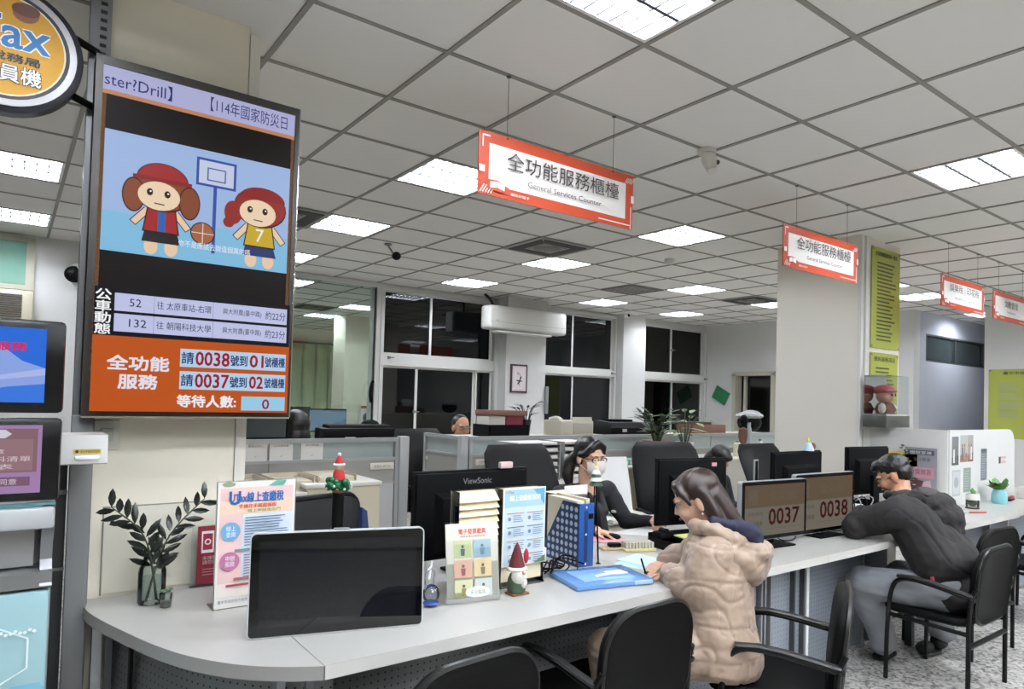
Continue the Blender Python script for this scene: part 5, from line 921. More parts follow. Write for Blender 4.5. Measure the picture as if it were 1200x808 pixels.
t = cart('computer_monitor', 'black monitor left of the blue lit one behind the glass partition', 'monitor', [('shell', MB().rbox(0, 0.62, 0, 0.03, 0, 0.40, 0.004), DARK), ('panel', MB().box(0.01, 0.61, -0.002, 0, 0.02, 0.39), mat('off screen')), ('stand', MB().box(0.27, 0.33, 0.03, 0.05, -0.16, 0.1).box(0.18, 0.42, -0.05, 0.15, -0.16, -0.15), DARK)], (3.20, 10.85, 0.90))
bdg = T('draped_bag', 'black bag on the window cabinet by the frame of the glass partition', 'bag', (3.55, 8.14, 0.90)); P('bag_body', MB().ell((0.1, 0.15, 0.11), (0.16, 0.12, 0.12), n=14).ell((0.14, 0.15, 0.24), (0.12, 0.1, 0.06), n=12).ell((0.02, 0.12, 0.2), (0.1, 0.09, 0.05), n=12), BLACK, bdg)
gcur = T('green_curtain', 'pale green curtains in the room behind the glass partition', 'curtain', (4.2, 16.1, 0.5)); mb = MB(); prev = None
for k in range(7):
    f = MB(); a = k*0.31; pts = [(a+q*0.031, -0.02-0.02*math.cos(q*0.63)) for q in range(10)]
    for (xa, ya), (xb, yb) in zip(pts, pts[1:]): f.quad((xa, ya, 0), (xb, yb, 0), (xb, yb, 2.2), (xa, ya, 2.2))
    P('curtain_panel', f, mat('pale green curtain', '#b9c4a2', 0.8), gcur)
P('curtain_rail', MB().cyl((0, -0.03, 2.2), (2.2, -0.03, 2.2), 0.02), STEEL, gcur)
wnote = T('wall_notice', 'white board with red stripe on the pier behind the glass partition', 'notice board', (5.40, 12.57, 0.95)); P('board', B(0, 0.3, 0, 0.02, 0, 0.35), paint('#e2e0da'), wnote); P('stripe', B(0, 0.3, -0.004, 0, 0.30, 0.35), paint('#a5533f'), wnote)
# wall air conditioner, picture, intercom
ac1 = T('wall_air_conditioner', 'long white split air conditioner mounted on the column between the windows', 'air conditioner', (5.30, 8.02, 2.50))
P('casing', MB().rbox(0, 1.42, 0, 0.25, 0, 0.34, 0.045, 4), mat('white air conditioner shell', '#dfdfda', 0.35), ac1); P('flap', MB().rbox(0.12, 1.10, -0.03, 0.14, -0.045, -0.02, 0.008), mat('white flap', '#e6e6e2', 0.35), ac1); P('seam', MB().box(0.01, 1.41, -0.001, 0.0, 0.1, 0.104), mat('seam grey', '#9a9a97', 0.5), ac1); P('badge', MB().box(0.12, 0.15, -0.002, 0.0, 0.12, 0.128), STEEL, ac1)
P('pipe', MB().tube([(0.2, 0.22, 0.34), (0.18, 0.25, 0.44), (0.10, 0.3, 0.52)], 0.02, 8, smooth=1), mat('black pipe', '#222323', 0.5), ac1)
P('duct', MB().box(0.46, 0.50, 0.235, 0.26, -1.6, 0.0), FRAME, ac1)
pic = T('framed_picture', 'small dark framed print on the column below the air conditioner', 'picture', (5.86, 8.255, 1.61)); P('frame', MB().box(0, 0.30, 0, 0.022, 0, 0.42), mat('dark red frame', '#352224', 0.4), pic); P('mount', B(0.025, 0.275, -0.002, 0, 0.025, 0.395), paint('#d9ccce'), pic)
p = Print((0, -0.0024, 0), (1, 0, 0), (0, 0, 1)); p.rect(0.05, 0.05, 0.25, 0.37, '#e4d6da'); p.text('福', 0.10, 0.26, 0.15, 0.31, '#8a7c80'); p.line(0.12, 0.12, 0.19, 0.24, 0.02, '#2c2629'); p.line(0.10, 0.18, 0.20, 0.17, 0.018, '#2c2629'); p.line(0.15, 0.10, 0.17, 0.28, 0.008, '#2c2629'); p.done(pic, 'ink_drawing', 'ink_text')
ph = T('wall_phone', 'white handset hanging beside the middle window', 'phone', (6.53, 8.245, 1.30)); P('handset', MB().rbox(-0.03, 0.03, -0.02, 0.02, 0, 0.42, 0.012), mat('white handset'), ph)
ph = T('wall_phone', 'dark coiled handset on the frame of the glass partition', 'phone', (3.80, 8.53, 1.42)); P('handset', MB().tube([(0, 0, 0), (-0.03, -0.02, 0.1), (-0.02, -0.02, 0.22), (0.02, 0, 0.28)], 0.02, 8, smooth=1), DARK, ph)
fg = T('green_board', 'tilted dark green card hung on the right wall beside the door', 'notice', (10.70, 8.20, 1.60)); q = P('card', MB().box(-0.012, 0.0, -0.17, 0.17, -0.13, 0.13), paint('#1d6b45'), fg); q.rotation_euler = (math.radians(28), 0, 0); q.location = (0.03, 0, 0.09)
# plants on the cabinets
def pot_plant(nm, label, loc, n, hgt, spread, lw, seed, pot='#7b2a26', lm=('dark fern leaf', '#2f4428'), potr=0.13, arch=False, ph_=0.145):
    t = T(nm, label, 'plant', loc); rnd = random.Random(seed)
    P('pot', MB().lathe([(0, 0), (potr*0.75, 0), (potr, ph_*0.83), (potr*1.06, ph_*0.83), (potr*1.06, ph_), (potr*0.9, ph_*0.97), (0, ph_*0.85)], n=20), mat('pot %s' % pot, pot, 0.45), t); M_ = mat(lm[0], lm[1], 0.45, var=0.35, scale=12)
    for k in range(n):
        a = rnd.uniform(0, 2*PI); e = rnd.uniform(0.3, 1.0)*spread; h_ = hgt*rnd.uniform(0.6, 1.0); c = Vector((0.03*math.cos(a), 0.03*math.sin(a), ph_*0.9)); m1 = c+Vector((e*0.35*math.cos(a), e*0.35*math.sin(a), h_*0.75)); tip = c+Vector((e*math.cos(a), e*math.sin(a), h_*(0.75 if arch else 1.0)))
        sp = P('stem', MB().tube([c, m1, tip], [0.005, 0.004, 0.002], 5, smooth=1), STEM, t)
        L = MB()
        for q in range(3 if not arch else 2):
            f = 0.45+0.25*q; b0 = c.lerp(m1, f) if q == 0 else m1.lerp(tip, 0.3*q)
            P('leaf', leaf_at(MB(), b0, (math.cos(a+rnd.uniform(-1, 1)), math.sin(a+rnd.uniform(-1, 1)), 0.5 if not arch else 0.1), lw*3.4, lw), M_, sp, ang=80)
    return t
pot_plant('potted_plant', 'bushy dark plant in a red pot on the cabinet behind the clerk', (4.84, 4.42, 0.96), 22, 0.30, 0.20, 0.045, 3, potr=0.13, ph_=0.205)
pot_plant('potted_palm', 'arching pale green plant in front of the long partition, right of the red pot', (5.42, 4.58, 0.986), 13, 0.46, 0.36, 0.06, 8, pot='#c9cbc4', lm=('pale long leaf', '#7f9a62'), potr=0.09, arch=True)
pot_plant('twig_plant', 'small dark leafy plant right of the brown boxes', (3.74, 5.02, 1.186), 9, 0.2, 0.16, 0.028, 4, pot='#26282a', lm=('very dark leaf', '#1c241c'), potr=0.05)
# letter trays and folders behind the clerk
def tray_tower(label, loc, w_, n, mm):
    t = T('tray_tower', label, 'tray', loc)
    P('side_frame', MB().box(0, 0.008, 0, 0.3, 0, n*0.055+0.02).box(w_-0.008, w_, 0, 0.3, 0, n*0.055+0.02), mm, t)
    for k in range(n+1): P('shelf', B(0.008, w_-0.008, 0, 0.3, k*0.055, k*0.055+0.006), mm, t)
    for k in range(n): P('paper_stack', B(0.02, w_-0.02, 0.01, 0.29, k*0.055+0.006, k*0.055+0.03), paint('#d4d2ca'), t)
    P('top_papers', MB().box(0.01, w_-0.02, 0.02, 0.28, n*0.055+0.006, n*0.055+0.02), paint('#e6e4de'), t); return t
dk = T('desk', 'back desk with the tray towers, hidden behind the large office chair', 'desk', (3.0, 4.14, 0)); P('desk_top', B(0, 0.84, 0, 0.6, 0.86, 0.89), cream2, dk); P('side_panel', B(0, 0.03, 0, 0.6, 0, 0.86), cream, dk); P('side_panel', B(0.81, 0.84, 0, 0.6, 0, 0.86), cream, dk)
gtr = mat('grey tray plastic', '#8f8f8c', 0.4)
tray_tower('grey letter tray tower left of the chair behind the clerk', (3.03, 4.16, 0.891), 0.42, 5, gtr); tray_tower('grey letter tray tower just right of the clerk face', (3.52, 4.20, 0.891), 0.30, 5, gtr)
for k, (x, y) in enumerate(((4.22, 4.30), (4.38, 4.27))):
    cart('teal_folder', ['left teal folder on the beige cabinet behind the clerk', 'right teal folder on the beige cabinet behind the clerk'][k], 'folder', [('covers', MB().box(0, 0.20, 0, 0.25, 0, 0.006).box(0, 0.20, 0, 0.25, 0.034, 0.04).box(0.196, 0.20, 0, 0.25, 0.006, 0.034), mat('teal folder', '#7fb0a4', 0.5)), ('pages', B(0.003, 0.195, 0.003, 0.247, 0.006, 0.034), paint('#c9d4cc'))], (x, y, 0.962+0.0), math.radians(8-10*k), 'teal folders')
brd = cart('white_folder', 'white board leaning beside the clerk against the beige cabinet', 'board', [('board', MB().prism([(0.0, 0.0), (0.02, 0.0), (0.12, 0.40), (0.10, 0.40)], 0.0, 0.26, axis='x'), mat('white leaning board', '#e3e3e0', 0.4)), ('foot', MB().box(0.05, 0.2, -0.02, 0.12, -0.02, 0.0), STEEL)], (3.46, 3.66, 0.70), math.radians(-10))
sd = T('side_desk', 'side desk beside the clerk carrying the white board', 'desk', (3.36, 3.5, 0)); P('desk_top', B(0, 0.5, 0, 0.5, 0.65, 0.68), cream2, sd); P('pedestal', B(0.04, 0.46, 0.03, 0.47, 0, 0.65), cream, sd)
# bottles, figurine and zebra bag between the office chairs
bt = [('cream thermos bottle on the cabinet between the office chairs', 6.02, '#c9c4ae', 0.042, 0.16), ('small yellow bottle beside the cream thermos', 6.20, '#cfc07a', 0.026, 0.13), ('tall white pump bottle on the cabinet between the office chairs', 6.42, '#cfcfc8', 0.03, 0.17)]
for lb, x, c_, r_, h_ in bt: cart('bottle', lb, 'bottle', [('bottle', MB().lathe([(0, 0), (r_, 0), (r_, h_*0.75), (r_*0.5, h_*0.9), (0, h_*0.9)], n=16), mat('bottle %s' % c_, c_, 0.4)), ('cap', MB().cyl((0, 0, h_*0.9), (0, 0, h_), r_*0.5, n=12), mat('cap', '#6d6a5a', 0.5))], (x, 4.38, 0.986), 0, 'bottles between the office chairs')
cart('wooden_statue', 'brown carved statue with a dark top, left of the zebra striped hat', 'statue', [('body', MB().lathe([(0, 0), (0.05, 0), (0.055, 0.06), (0.035, 0.12), (0.05, 0.2), (0.045, 0.27), (0, 0.3)], n=16), mat('carved wood', '#6a4a3a', 0.6)), ('crest', MB().ell((0.01, 0, 0.36), (0.055, 0.04, 0.07), n=14), BLACK), ('beak', MB().cyl((-0.02, 0, 0.33), (-0.09, 0, 0.30), 0.015, 0.004), BLACK)], (6.28, 4.50, 0.986))
cart('glass_vase', 'clear pale bottle beside the carved statue', 'bottle', [('bottle', MB().lathe([(0, 0), (0.03, 0), (0.03, 0.25), (0.018, 0.30), (0.02, 0.34), (0, 0.34)], n=14), mat('pale blue bottle', '#a9b9bb', 0.2))], (6.50, 4.58, 0.986))
zb = T('bag_with_hat', 'black bag with a zebra striped fur hat on top, by the grey column', 'bag', (7.17, 5.05, 1.188)); P('bag', MB().ell((0, 0, 0.12), (0.17, 0.13, 0.12), n=16), BLACK, zb); P('fur_hat', MB().ell((0, 0, 0.20), (0.20, 0.15, 0.05), n=18).ell((0.03, 0, 0.22), (0.13, 0.11, 0.05), n=16), mat('zebra fur', '#d8d8d6', 0.9, var=1.0, scale=26, col2='#101010', bump=0.6, bscale=80), zb)
# high-backed office chairs
LEA = mat('black leather', '#070708', 0.55, spec=0.18, bump=0.05, bscale=200)
def office_chair(label, loc, rz, w_=0.56, top=1.2):
    t = T('office_chair', label, 'office chair', loc, rz, 'high-backed black office chairs'); h_ = top-0.50; rings = []
    for k in range(13):
        f = k/12; z = 0.50+h_*f; ww = w_/2*(0.86+0.14*math.sin(f*PI*0.8))*(1 if f < 0.9 else 1-(f-0.9)*1.6); y = 0.0+0.05*math.sin(f*PI*1.3)-0.14*f; th_ = 0.05*(1 if f < 0.95 else 0.6)
        rings.append([(ww*math.cos(a)*(abs(math.cos(a))**-0.35 if abs(math.cos(a)) > 0.05 else 1), y+th_*math.sin(a), z) for a in [2*PI*q/20 for q in range(20)]])
    P('backrest', MB().loft(rings), LEA, t, ang=60); P('seat', MB().rbox(-w_*0.46, w_*0.46, 0.02, 0.50, 0.43, 0.53, 0.04, 3), LEA, t)
    for s_ in (-1, 1): P('armrest', MB().rbox(s_*w_*0.5-0.025, s_*w_*0.5+0.025, 0.06, 0.34, 0.66, 0.69, 0.012).box(s_*w_*0.5-0.012, s_*w_*0.5+0.012, 0.15, 0.2, 0.45, 0.66), BLACK, t)
    P('column', MB().cyl((0, 0.24, 0.09), (0, 0.24, 0.43), 0.028), DARK, t)
    for k in range(5):
        a = k*2*PI/5+0.3; P('base_leg', MB().tube([(0, 0.24, 0.10), (0.28*math.cos(a), 0.24+0.28*math.sin(a), 0.065)], [0.02, 0.014], 6).cyl((0.28*math.cos(a)-0.02, 0.24+0.28*math.sin(a), 0.03), (0.28*math.cos(a)+0.02, 0.24+0.28*math.sin(a), 0.03), 0.03, n=10), BLACK, t)
    return t
oc = office_chair('large black office chair directly behind the clerk in black', (2.87, 3.78, 0), PI, 0.60, 1.195)
dup(oc, (4.25, 3.72, 0), PI-0.45, 'black office chair between the clerk and the customer, turned slightly'); dup(oc, (5.02, 3.28, 0), PI, 'wide black office chair behind the queue displays, by the grey column'); dup(oc, (3.24, 5.95, 0), PI+0.1, 'black office chair of the middle-aged man beyond the short partition')
kc_ = T('key_card', 'slim white framed stand in front of the office chair behind the queue displays', 'card', (4.72, 3.30, 0.88)); P('card_frame', MB().box(0, 0.05, 0, 0.006, 0, 0.17).box(0.008, 0.042, -0.003, 0, 0.008, 0.162), mat('pale card frame', '#a8aaa8', 0.3), kc_); P('dark_card', B(0.01, 0.04, -0.005, -0.003, 0.01, 0.16), BLACK, kc_); kc_.location = (4.30, 2.98, 0.955)
P('holder_post', MB().cyl((0.025, 0.01, -0.955), (0.025, 0.01, 0.0), 0.008), BLACK, kc_); P('holder_foot', MB().cyl((0.025, 0.01, -0.955), (0.025, 0.01, -0.945), 0.10), BLACK, kc_)
# small black chair with blue piping behind the big display
bc2 = T('task_chair', 'low black chair with dark blue sides behind the big black display', 'chair', (1.16, 3.12, 0), PI+0.25)
P('backrest', MB().prism(rounded(0.40, 0.45, 0.07, 5), -0.03, 0.03, axis='y'), mat('black mesh', '#1a1a1b', 0.6), bc2).location = (0, 0, 0.585); P('backrest_rim', MB().tube([(x, 0.0, z+0.585) for x, z in rounded(0.41, 0.455, 0.07, 5)], 0.016, 8, closed=True), BLACK, bc2)
for s_ in (-1, 1): P('blue_side', MB().prism([(s_*0.20, 0.0), (s_*0.27, 0.0), (s_*0.22, 0.36), (s_*0.19, 0.38)][::s_], 0.0, 0.06, axis='y'), mat('dark blue fabric', '#22345c', 0.8), bc2).location = (0, 0, 0.60)
P('seat', MB().rbox(-0.23, 0.23, 0.02, 0.46, 0.44, 0.50, 0.025, 3), mat('black mesh'), bc2); P('column', MB().cyl((0, 0.22, 0.05), (0, 0.22, 0.44), 0.025), DARK, bc2); P('foot_ring', MB().cyl((0, 0.22, 0.0), (0, 0.22, 0.05), 0.26, 0.1, n=24), DARK, bc2)
# ceiling fittings
cas = None
CL = {(3, 6): 'round cassette air unit in the ceiling below the nearest sign', (10, 7): 'cassette air unit in the ceiling beside the column', (-1, 7): 'cassette air unit beside the right edge of the ticket screen', (3, 17): 'cassette air unit in the room behind the glass partition'}
for c in CASS:
    if cas is None:
        cas = T('cassette_air_unit', 'x', 'air conditioner', (0, 0, 0), 0, 'square cassette air units'); P('panel', MB().box(-0.03, 0.63, -0.03, 0.63, -0.012, 0.0).box(0.16, 0.44, 0.16, 0.44, -0.02, -0.012), mat('grey cassette panel', '#8f8d88', 0.5), cas)
        for k in range(4):
            s_ = P('vent', MB().prism([(0.03, 0.02), (0.57, 0.02), (0.47, 0.13), (0.13, 0.13)], -0.016, -0.012), mat('vent black', '#252423', 0.6), cas); s_.matrix_local = Matrix.Translation((0.3, 0.3, 0)) @ Matrix.Rotation(k*PI/2, 4, 'Z') @ Matrix.Translation((-0.3, -0.3, 0))
        P('round_grille', MB().lathe([(0, -0.03), (0.10, -0.03), (0.14, -0.02), (0.15, -0.012)], c=(0.3, 0.3, 0), n=24), mat('grey grille', '#6f6d69', 0.5), cas); t = cas
    else: t = dup(cas)
    t['label'] = CL[c]; x, y = cell(*c); t.location = (x, y, CZ)
def ceil_cam(label, x, y, mode):
    t = T('ceiling_camera', label, 'camera', (x, y, CZ-0.0015))
    if mode == 0:
        P('mount', MB().cyl((0, 0, 0), (0, 0, -0.02), 0.055, n=20), mat('white camera plastic', '#d9d6cd', 0.4), t); P('body', MB().tube([(0.0, 0, -0.02), (0.0, -0.02, -0.06), (-0.01, -0.05, -0.14)], [0.035, 0.045, 0.030], 14, smooth=1), mat('white camera plastic'), t); P('lens', MB().ell((0.02, -0.065, -0.085), (0.014,)*3, n=10), mat('camera lens', '#5c5a55', 0.1), t)
    else: P('mount', MB().cyl((0, 0, 0), (0, 0, -0.015), 0.035, n=14).cyl((0, 0, -0.015), (0.04, -0.03, -0.09), 0.008, n=8), STEEL if mode == 1 else mat('white camera plastic'), t); P('body', MB().ell((0.07, -0.05, -0.12), (0.045, 0.045, 0.042), n=16), BLACK if mode == 1 else mat('white camera plastic'), t)
    P('lens_ring', MB().cyl((0.07, -0.10, -0.12), (0.07, -0.08, -0.12), 0.022, n=12), DARK, t) if mode else None
    return t
ceil_cam('white ceiling camera between the two nearest hanging signs', 3.22, 2.60, 0); ceil_cam('small black ceiling camera left of the nearest hanging sign', 2.93, 6.30, 1); ceil_cam('small white camera at the window wall by the middle windows', 7.75, 7.9, 2)
dt = T('smoke_detector', 'round white smoke detector on the ceiling right of the nearest sign', 'smoke detector', (5.44, 4.85, CZ-0.001)); P('dome', MB().lathe([(0, -0.05), (0.03, -0.048), (0.05, -0.03), (0.055, 0.0)], n=20), mat('white camera plastic'), dt)
vt = T('air_grille', 'flat grey ceiling air grille left of the second far light', 'vent', (*cell(7, 8), CZ-0.004)); P('grille_frame', MB().box(0, 0.6, 0, 0.04, -0.008, 0).box(0, 0.6, 0.56, 0.6, -0.008, 0).box(0, 0.04, 0.04, 0.56, -0.008, 0).box(0.56, 0.6, 0.04, 0.56, -0.008, 0), mat('grey grille'), vt)
for k in range(8): P('slat', MB().box(0.04, 0.56, 0.07+k*0.06, 0.095+k*0.06, -0.006, 0.0), mat('grey grille'), vt)
# ================================================================ people
SKIN = mat('skin', '#c99678', 0.5, var=0.12, scale=14); SKIN2 = mat('pale skin', '#dcae94', 0.5, var=0.1, scale=14); HAIR = mat('black hair', '#0e0c0c', 0.38); BROWNH = mat('dark brown hair', '#180d0a', 0.38, var=0.5, scale=30, col2='#2f1b14')
def cap_(b, p0, p1, r0, r1, n=14):
    b.cyl(p0, p1, r0, r1, n=n); b.ell(p0, r0, n=n, k=8); b.ell(p1, r1, n=n, k=8)
def chain(b, pts, rs):
    for p0, p1, r0, r1 in zip(pts, pts[1:], rs, rs[1:]): cap_(b, p0, p1, r0, r1)
def blob(name, b, m, parent, voxel=0.008, smooth=4, disp=None, sub=0, **k):
    me = b.mesh('tmp', None); o = bpy.data.objects.new('tmp', me); COL.objects.link(o)
    r = o.modifiers.new('r', 'REMESH'); r.mode = 'VOXEL'; r.voxel_size = voxel
    s = o.modifiers.new('s', 'SMOOTH'); s.iterations = smooth; s.factor = 0.6
    me2 = bpy.data.meshes.new_from_object(o.evaluated_get(bpy.context.evaluated_depsgraph_get())); bpy.data.objects.remove(o); bpy.data.meshes.remove(me)
    if disp:
        N = [v.normal.copy() for v in me2.vertices]
        for v, n in zip(me2.vertices, N): v.co += n*disp(v.co, n)
    me2.materials.clear(); me2.materials.append(m); me2.polygons.foreach_set('use_smooth', [True]*len(me2.polygons)); me2.update(); me2.name = name
    return put(name, me2, parent, **k)
def RM(fwd, up=(0, 0, 1), roll=0):
    f = Vector(fwd).normalized(); r = f.cross(Vector(up)).normalized(); u = r.cross(f)
    return Matrix((r, f, u)).transposed().to_4x4() @ Matrix.Rotation(roll, 4, 'Y')
def head_items(b, M, neck):
    b.M = M
    b.ell((0, -0.012, 0.035), (0.076, 0.094, 0.085)); b.ell((0, 0.028, -0.03), (0.060, 0.066, 0.072)); b.ell((0, 0.058, -0.088), (0.026, 0.024, 0.02), n=12)
    cap_(b, (0, 0.086, 0.006), (0, 0.100, -0.026), 0.007, 0.0105, 8)
    for s in (-1, 1): b.ell((s*0.034, 0.064, -0.03), (0.027, 0.026, 0.028), n=12); b.ell((s*0.080, -0.008, -0.012), (0.012, 0.021, 0.032), n=12); b.ell((s*0.03, 0.078, 0.024), (0.028, 0.016, 0.010), n=10)
    b.M = Matrix()
    chain(b, [M @ Vector((0, -0.02, -0.05)), Vector(neck)], [0.053, 0.058])
def face(t, M, skin, brow=HAIR, mask=False, glasses=None, closed=False):
    def F(name, b, m, **k): b.v = [tuple(M @ Vector(p)) for p in b.v]; return P(name, b, m, t, **k)
    for s in (-1, 1):
        F('eye', MB().ell((s*0.031, 0.084, 0.002), (0.013, 0.008, 0.0055 if not closed else 0.003), n=12, k=8), mat('eye white', '#d8d4cf', 0.3)); F('iris', MB().ell((s*0.031, 0.0905, 0.001), (0.0055, 0.0025, 0.005), n=10, k=6), mat('dark iris', '#15100e', 0.15))
        F('eyebrow', MB().tube([(s*0.014, 0.094, 0.020), (s*0.032, 0.093, 0.025), (s*0.050, 0.080, 0.020)], 0.0032, 6, smooth=1), brow)
    if not mask: F('lips', MB().ell((0, 0.092, -0.056), (0.020, 0.008, 0.005), n=12, k=8), mat('lips', '#a25a52', 0.45))
    if mask:
        g = []; 
        for i in range(9):
            a = -1.25+2.5*i/8; x = 0.074*math.sin(a); y = 0.03+0.07*math.cos(a)
            g.append([(x*1.02, y+0.008-abs(a)*0.0, -0.002-0.010*abs(a)), (x*1.05, y+0.018+0.010*math.cos(a*1.3), -0.035), (x*1.0, y+0.014, -0.070), (x*0.62, y-0.002, -0.105)])
        b = MB(); vs = [p for r in g for p in r]; fs = [(i*4+j, i*4+j+1, (i+1)*4+j+1, (i+1)*4+j) for i in range(8) for j in range(3)]; b.add(vs, fs)
        b.add([(p[0]*0.97, p[1]-0.004, p[2]) for p in vs], [f[::-1] for f in fs]); F('face_mask', b, mat('white face mask', '#e2d8d2', 0.7), ang=80)
        for s in (-1, 1): F('mask_strap', MB().tube([(s*0.070, 0.052, -0.01), (s*0.082, -0.02, 0.01), (s*0.082, -0.02, -0.03), (s*0.062, 0.055, -0.07)], 0.0016, 5, smooth=1), mat('white strap', '#dcd8d4', 0.6))
    if glasses:
        for s in (-1, 1):
            F('glasses_rim', MB().tube([(s*0.034+0.025*math.cos(q*PI/6), 0.102-abs(0.01*math.cos(q*PI/6)), 0.000+0.017*math.sin(q*PI/6)) for q in range(12)], 0.0022, 5, closed=True), glasses); F('glasses_temple', MB().cyl((s*0.060, 0.095, 0.004), (s*0.084, -0.01, 0.006), 0.002, n=6), glasses)
        F('glasses_bridge', MB().cyl((-0.010, 0.103, 0.003), (0.010, 0.103, 0.003), 0.002, n=6), glasses)
def hair_cap(b, M, k=1.0, back=0.0):
    b.M = M; b.ell((0, -0.022, 0.048), (0.085*k, 0.098*k, 0.088*k)); b.ell((0, -0.045, -0.005+back), (0.080*k, 0.075*k, 0.085*k)); b.M = Matrix()
def hand(b, wrist, d, palm_n, curl=0.5, thumb=1, s=1.0, spread=0.12):
    """palm, four jointed fingers of unequal length, and a thumb leaving the side of the palm"""
    w_ = Vector(wrist); d = Vector(d).normalized(); n = Vector(palm_n); n = (n-d*n.dot(d)).normalized(); sd = d.cross(n).normalized()*thumb
    for q in (-0.022, -0.007, 0.008, 0.023): cap_(b, w_+d*0.012*s+sd*q*0.7*s, w_+d*0.078*s+sd*q*s, 0.0125*s, 0.011*s, 8)
    for q, L in ((0.027, 0.90), (0.009, 1.0), (-0.009, 0.95), (-0.026, 0.75)):
        p = w_+d*0.082*s+sd*q*s; dd = (d+sd*q*spread*30*s*0.25).normalized(); r = 0.0088*s; ang = 0
        for seg in (0.038, 0.026, 0.020):
            ang += curl*0.75; v = dd*math.cos(ang)+n*math.sin(ang); p2 = p+v*seg*L*s; cap_(b, p, p2, r, r*0.93, 8); p = p2; r *= 0.93
    p = w_+d*0.02*s+sd*0.024*s; v = (d*0.7+sd*0.8+n*0.3).normalized(); p2 = p+v*0.038*s; cap_(b, p, p2, 0.013*s, 0.0105*s, 8); v = (d*1.0+sd*0.25+n*0.4*curl).normalized(); p3 = p2+v*0.030*s; cap_(b, p2, p3, 0.0105*s, 0.009*s, 8); cap_(b, p3, p3+v*0.02*s, 0.009*s, 0.0075*s, 8)
def person(label, loc): return T('person', label, 'person', loc)
def ofs(t, *pts): return [Vector(p)-t.location for p in pts]
def fold(amp, sx, sy, sz, seed=0):
    def f(c, n): return amp*(noise.noise(Vector((c.x*sx+seed, c.y*sy, c.z*sz)))+0.4*noise.noise(Vector((c.x*sx*2.3, c.y*sy*2.3+seed, c.z*sz*2.3))))
    return f
# ---------------- customer in the beige padded coat
cu_ = person('woman in a beige padded coat with a navy hood, seated and writing at the counter', (2.56, 1.63, 0.0)); L = cu_.location
def V(*a): return Vector(a)-L
pel, chest, neck = V(2.375, 1.80, 0.52), V(2.385, 1.83, 0.80), V(2.41, 1.87, 0.985)
shL, shR = V(2.305, 1.78, 0.90), V(2.52, 1.95, 0.90); elL, elR = V(2.25, 1.80, 0.755), V(2.54, 2.10, 0.79); wrL, wrR = V(2.27, 1.985, 0.79), V(2.42, 2.15, 0.785)
kL, kR = V(1.95, 2.02, 0.52), V(2.24, 2.13, 0.50); aL, aR = V(2.02, 1.92, 0.09), V(2.30, 2.05, 0.09)
hM = Matrix.Translation(V(2.365, 1.925, 1.105)) @ RM((-0.66, 0.68, -0.38), (0, 0, 1), 0.0)
b = MB(); head_items(b, hM, neck)
chain(b, [neck, chest, pel], [0.06, 0.11, 0.12]); chain(b, [shL, elL, wrL], [0.05, 0.04, 0.027]); chain(b, [shR, elR, wrR], [0.05, 0.04, 0.027]); chain(b, [shL, shR], [0.05, 0.05])
chain(b, [pel+Vector((-0.06, -0.04, 0)), kL, aL], [0.085, 0.055, 0.04]); chain(b, [pel+Vector((0.06, 0.05, 0)), kR, aR], [0.085, 0.055, 0.04])
hand(b, wrL, (0.15, 0.75, -0.25), (0.2, 0.1, -1), 0.55, 1, 0.92); hand(b, wrR, (-0.8, -0.15, -0.05), (0, 0, -1), 0.35, 1, 0.92)
blob('body', b, SKIN2, cu_, 0.006, 2)
face(cu_, hM, SKIN2, BROWNH, closed=True)
b = MB(); h2 = lambda *p: hM @ Vector(p); b.M = hM
b.ell((0, -0.020, 0.050), (0.083, 0.100, 0.082), n=24, k=14); b.ell((0, -0.045, 0.0), (0.080, 0.078, 0.085)); b.M = Matrix()
chain(b, [h2(0, -0.05, 0.0), h2(0, -0.075, -0.08), h2(0.0, -0.10, -0.15)], [0.078, 0.070, 0.058])
for s in (-1, 1):
    chain(b, [h2(s*0.045, 0.062, 0.085), h2(s*0.070, 0.048, 0.045), h2(s*0.076, 0.036, 0.0)], [0.018, 0.014, 0.009])
    chain(b, [h2(s*0.070, -0.030, 0.03), h2(s*0.074, -0.045, -0.06), h2(s*0.062, -0.07, -0.15)], [0.030, 0.030, 0.026])
b.ell(h2(0, 0.052, 0.078), (0.05, 0.03, 0.03), rot=hM.to_3x3())
hI = hM.inverted()
blob('hair', b, BROWNH, cu_, 0.0055, 4, lambda c, n: 0.0022*math.sin((hI @ c).x*130+(hI @ c).y*95+noise.noise(c*9)*5))
P('earring', MB().ell(h2(-0.086, 0.0, -0.05), 0.005, n=8, k=6), mat('pearl', '#e8e4df', 0.2), cu_)
COAT = mat('beige padded nylon', '#a8927f', 0.42, var=0.06, scale=6, sheen=0.2)
b = MB(); f3 = Vector((-0.5, 0.86, 0)); r3 = Vector((0.86, 0.5, 0)); Rt = Matrix((r3, f3, Vector((0, 0, 1)))).transposed()
rings = []
for z, rx, ry, cx in ((0.42, 0.17, 0.15, 0.02), (0.46, 0.205, 0.175, 0.01), (0.53, 0.205, 0.175, 0.0), (0.62, 0.195, 0.16, 0.0), (0.72, 0.195, 0.155, 0.0), (0.82, 0.20, 0.15, 0.0), (0.90, 0.185, 0.135, 0.0), (0.95, 0.14, 0.11, 0.0), (0.985, 0.10, 0.095, 0.0)):
    f = (z-0.52)/0.465; c = pel.lerp(neck, max(0, min(1, f))); c = Vector((c.x, c.y, z))-f3*cx
    rings.append([tuple(c+r3*rx*math.cos(a)+f3*ry*math.sin(a)) for a in [2*PI*q/28 for q in range(28)]])
b.loft(rings)
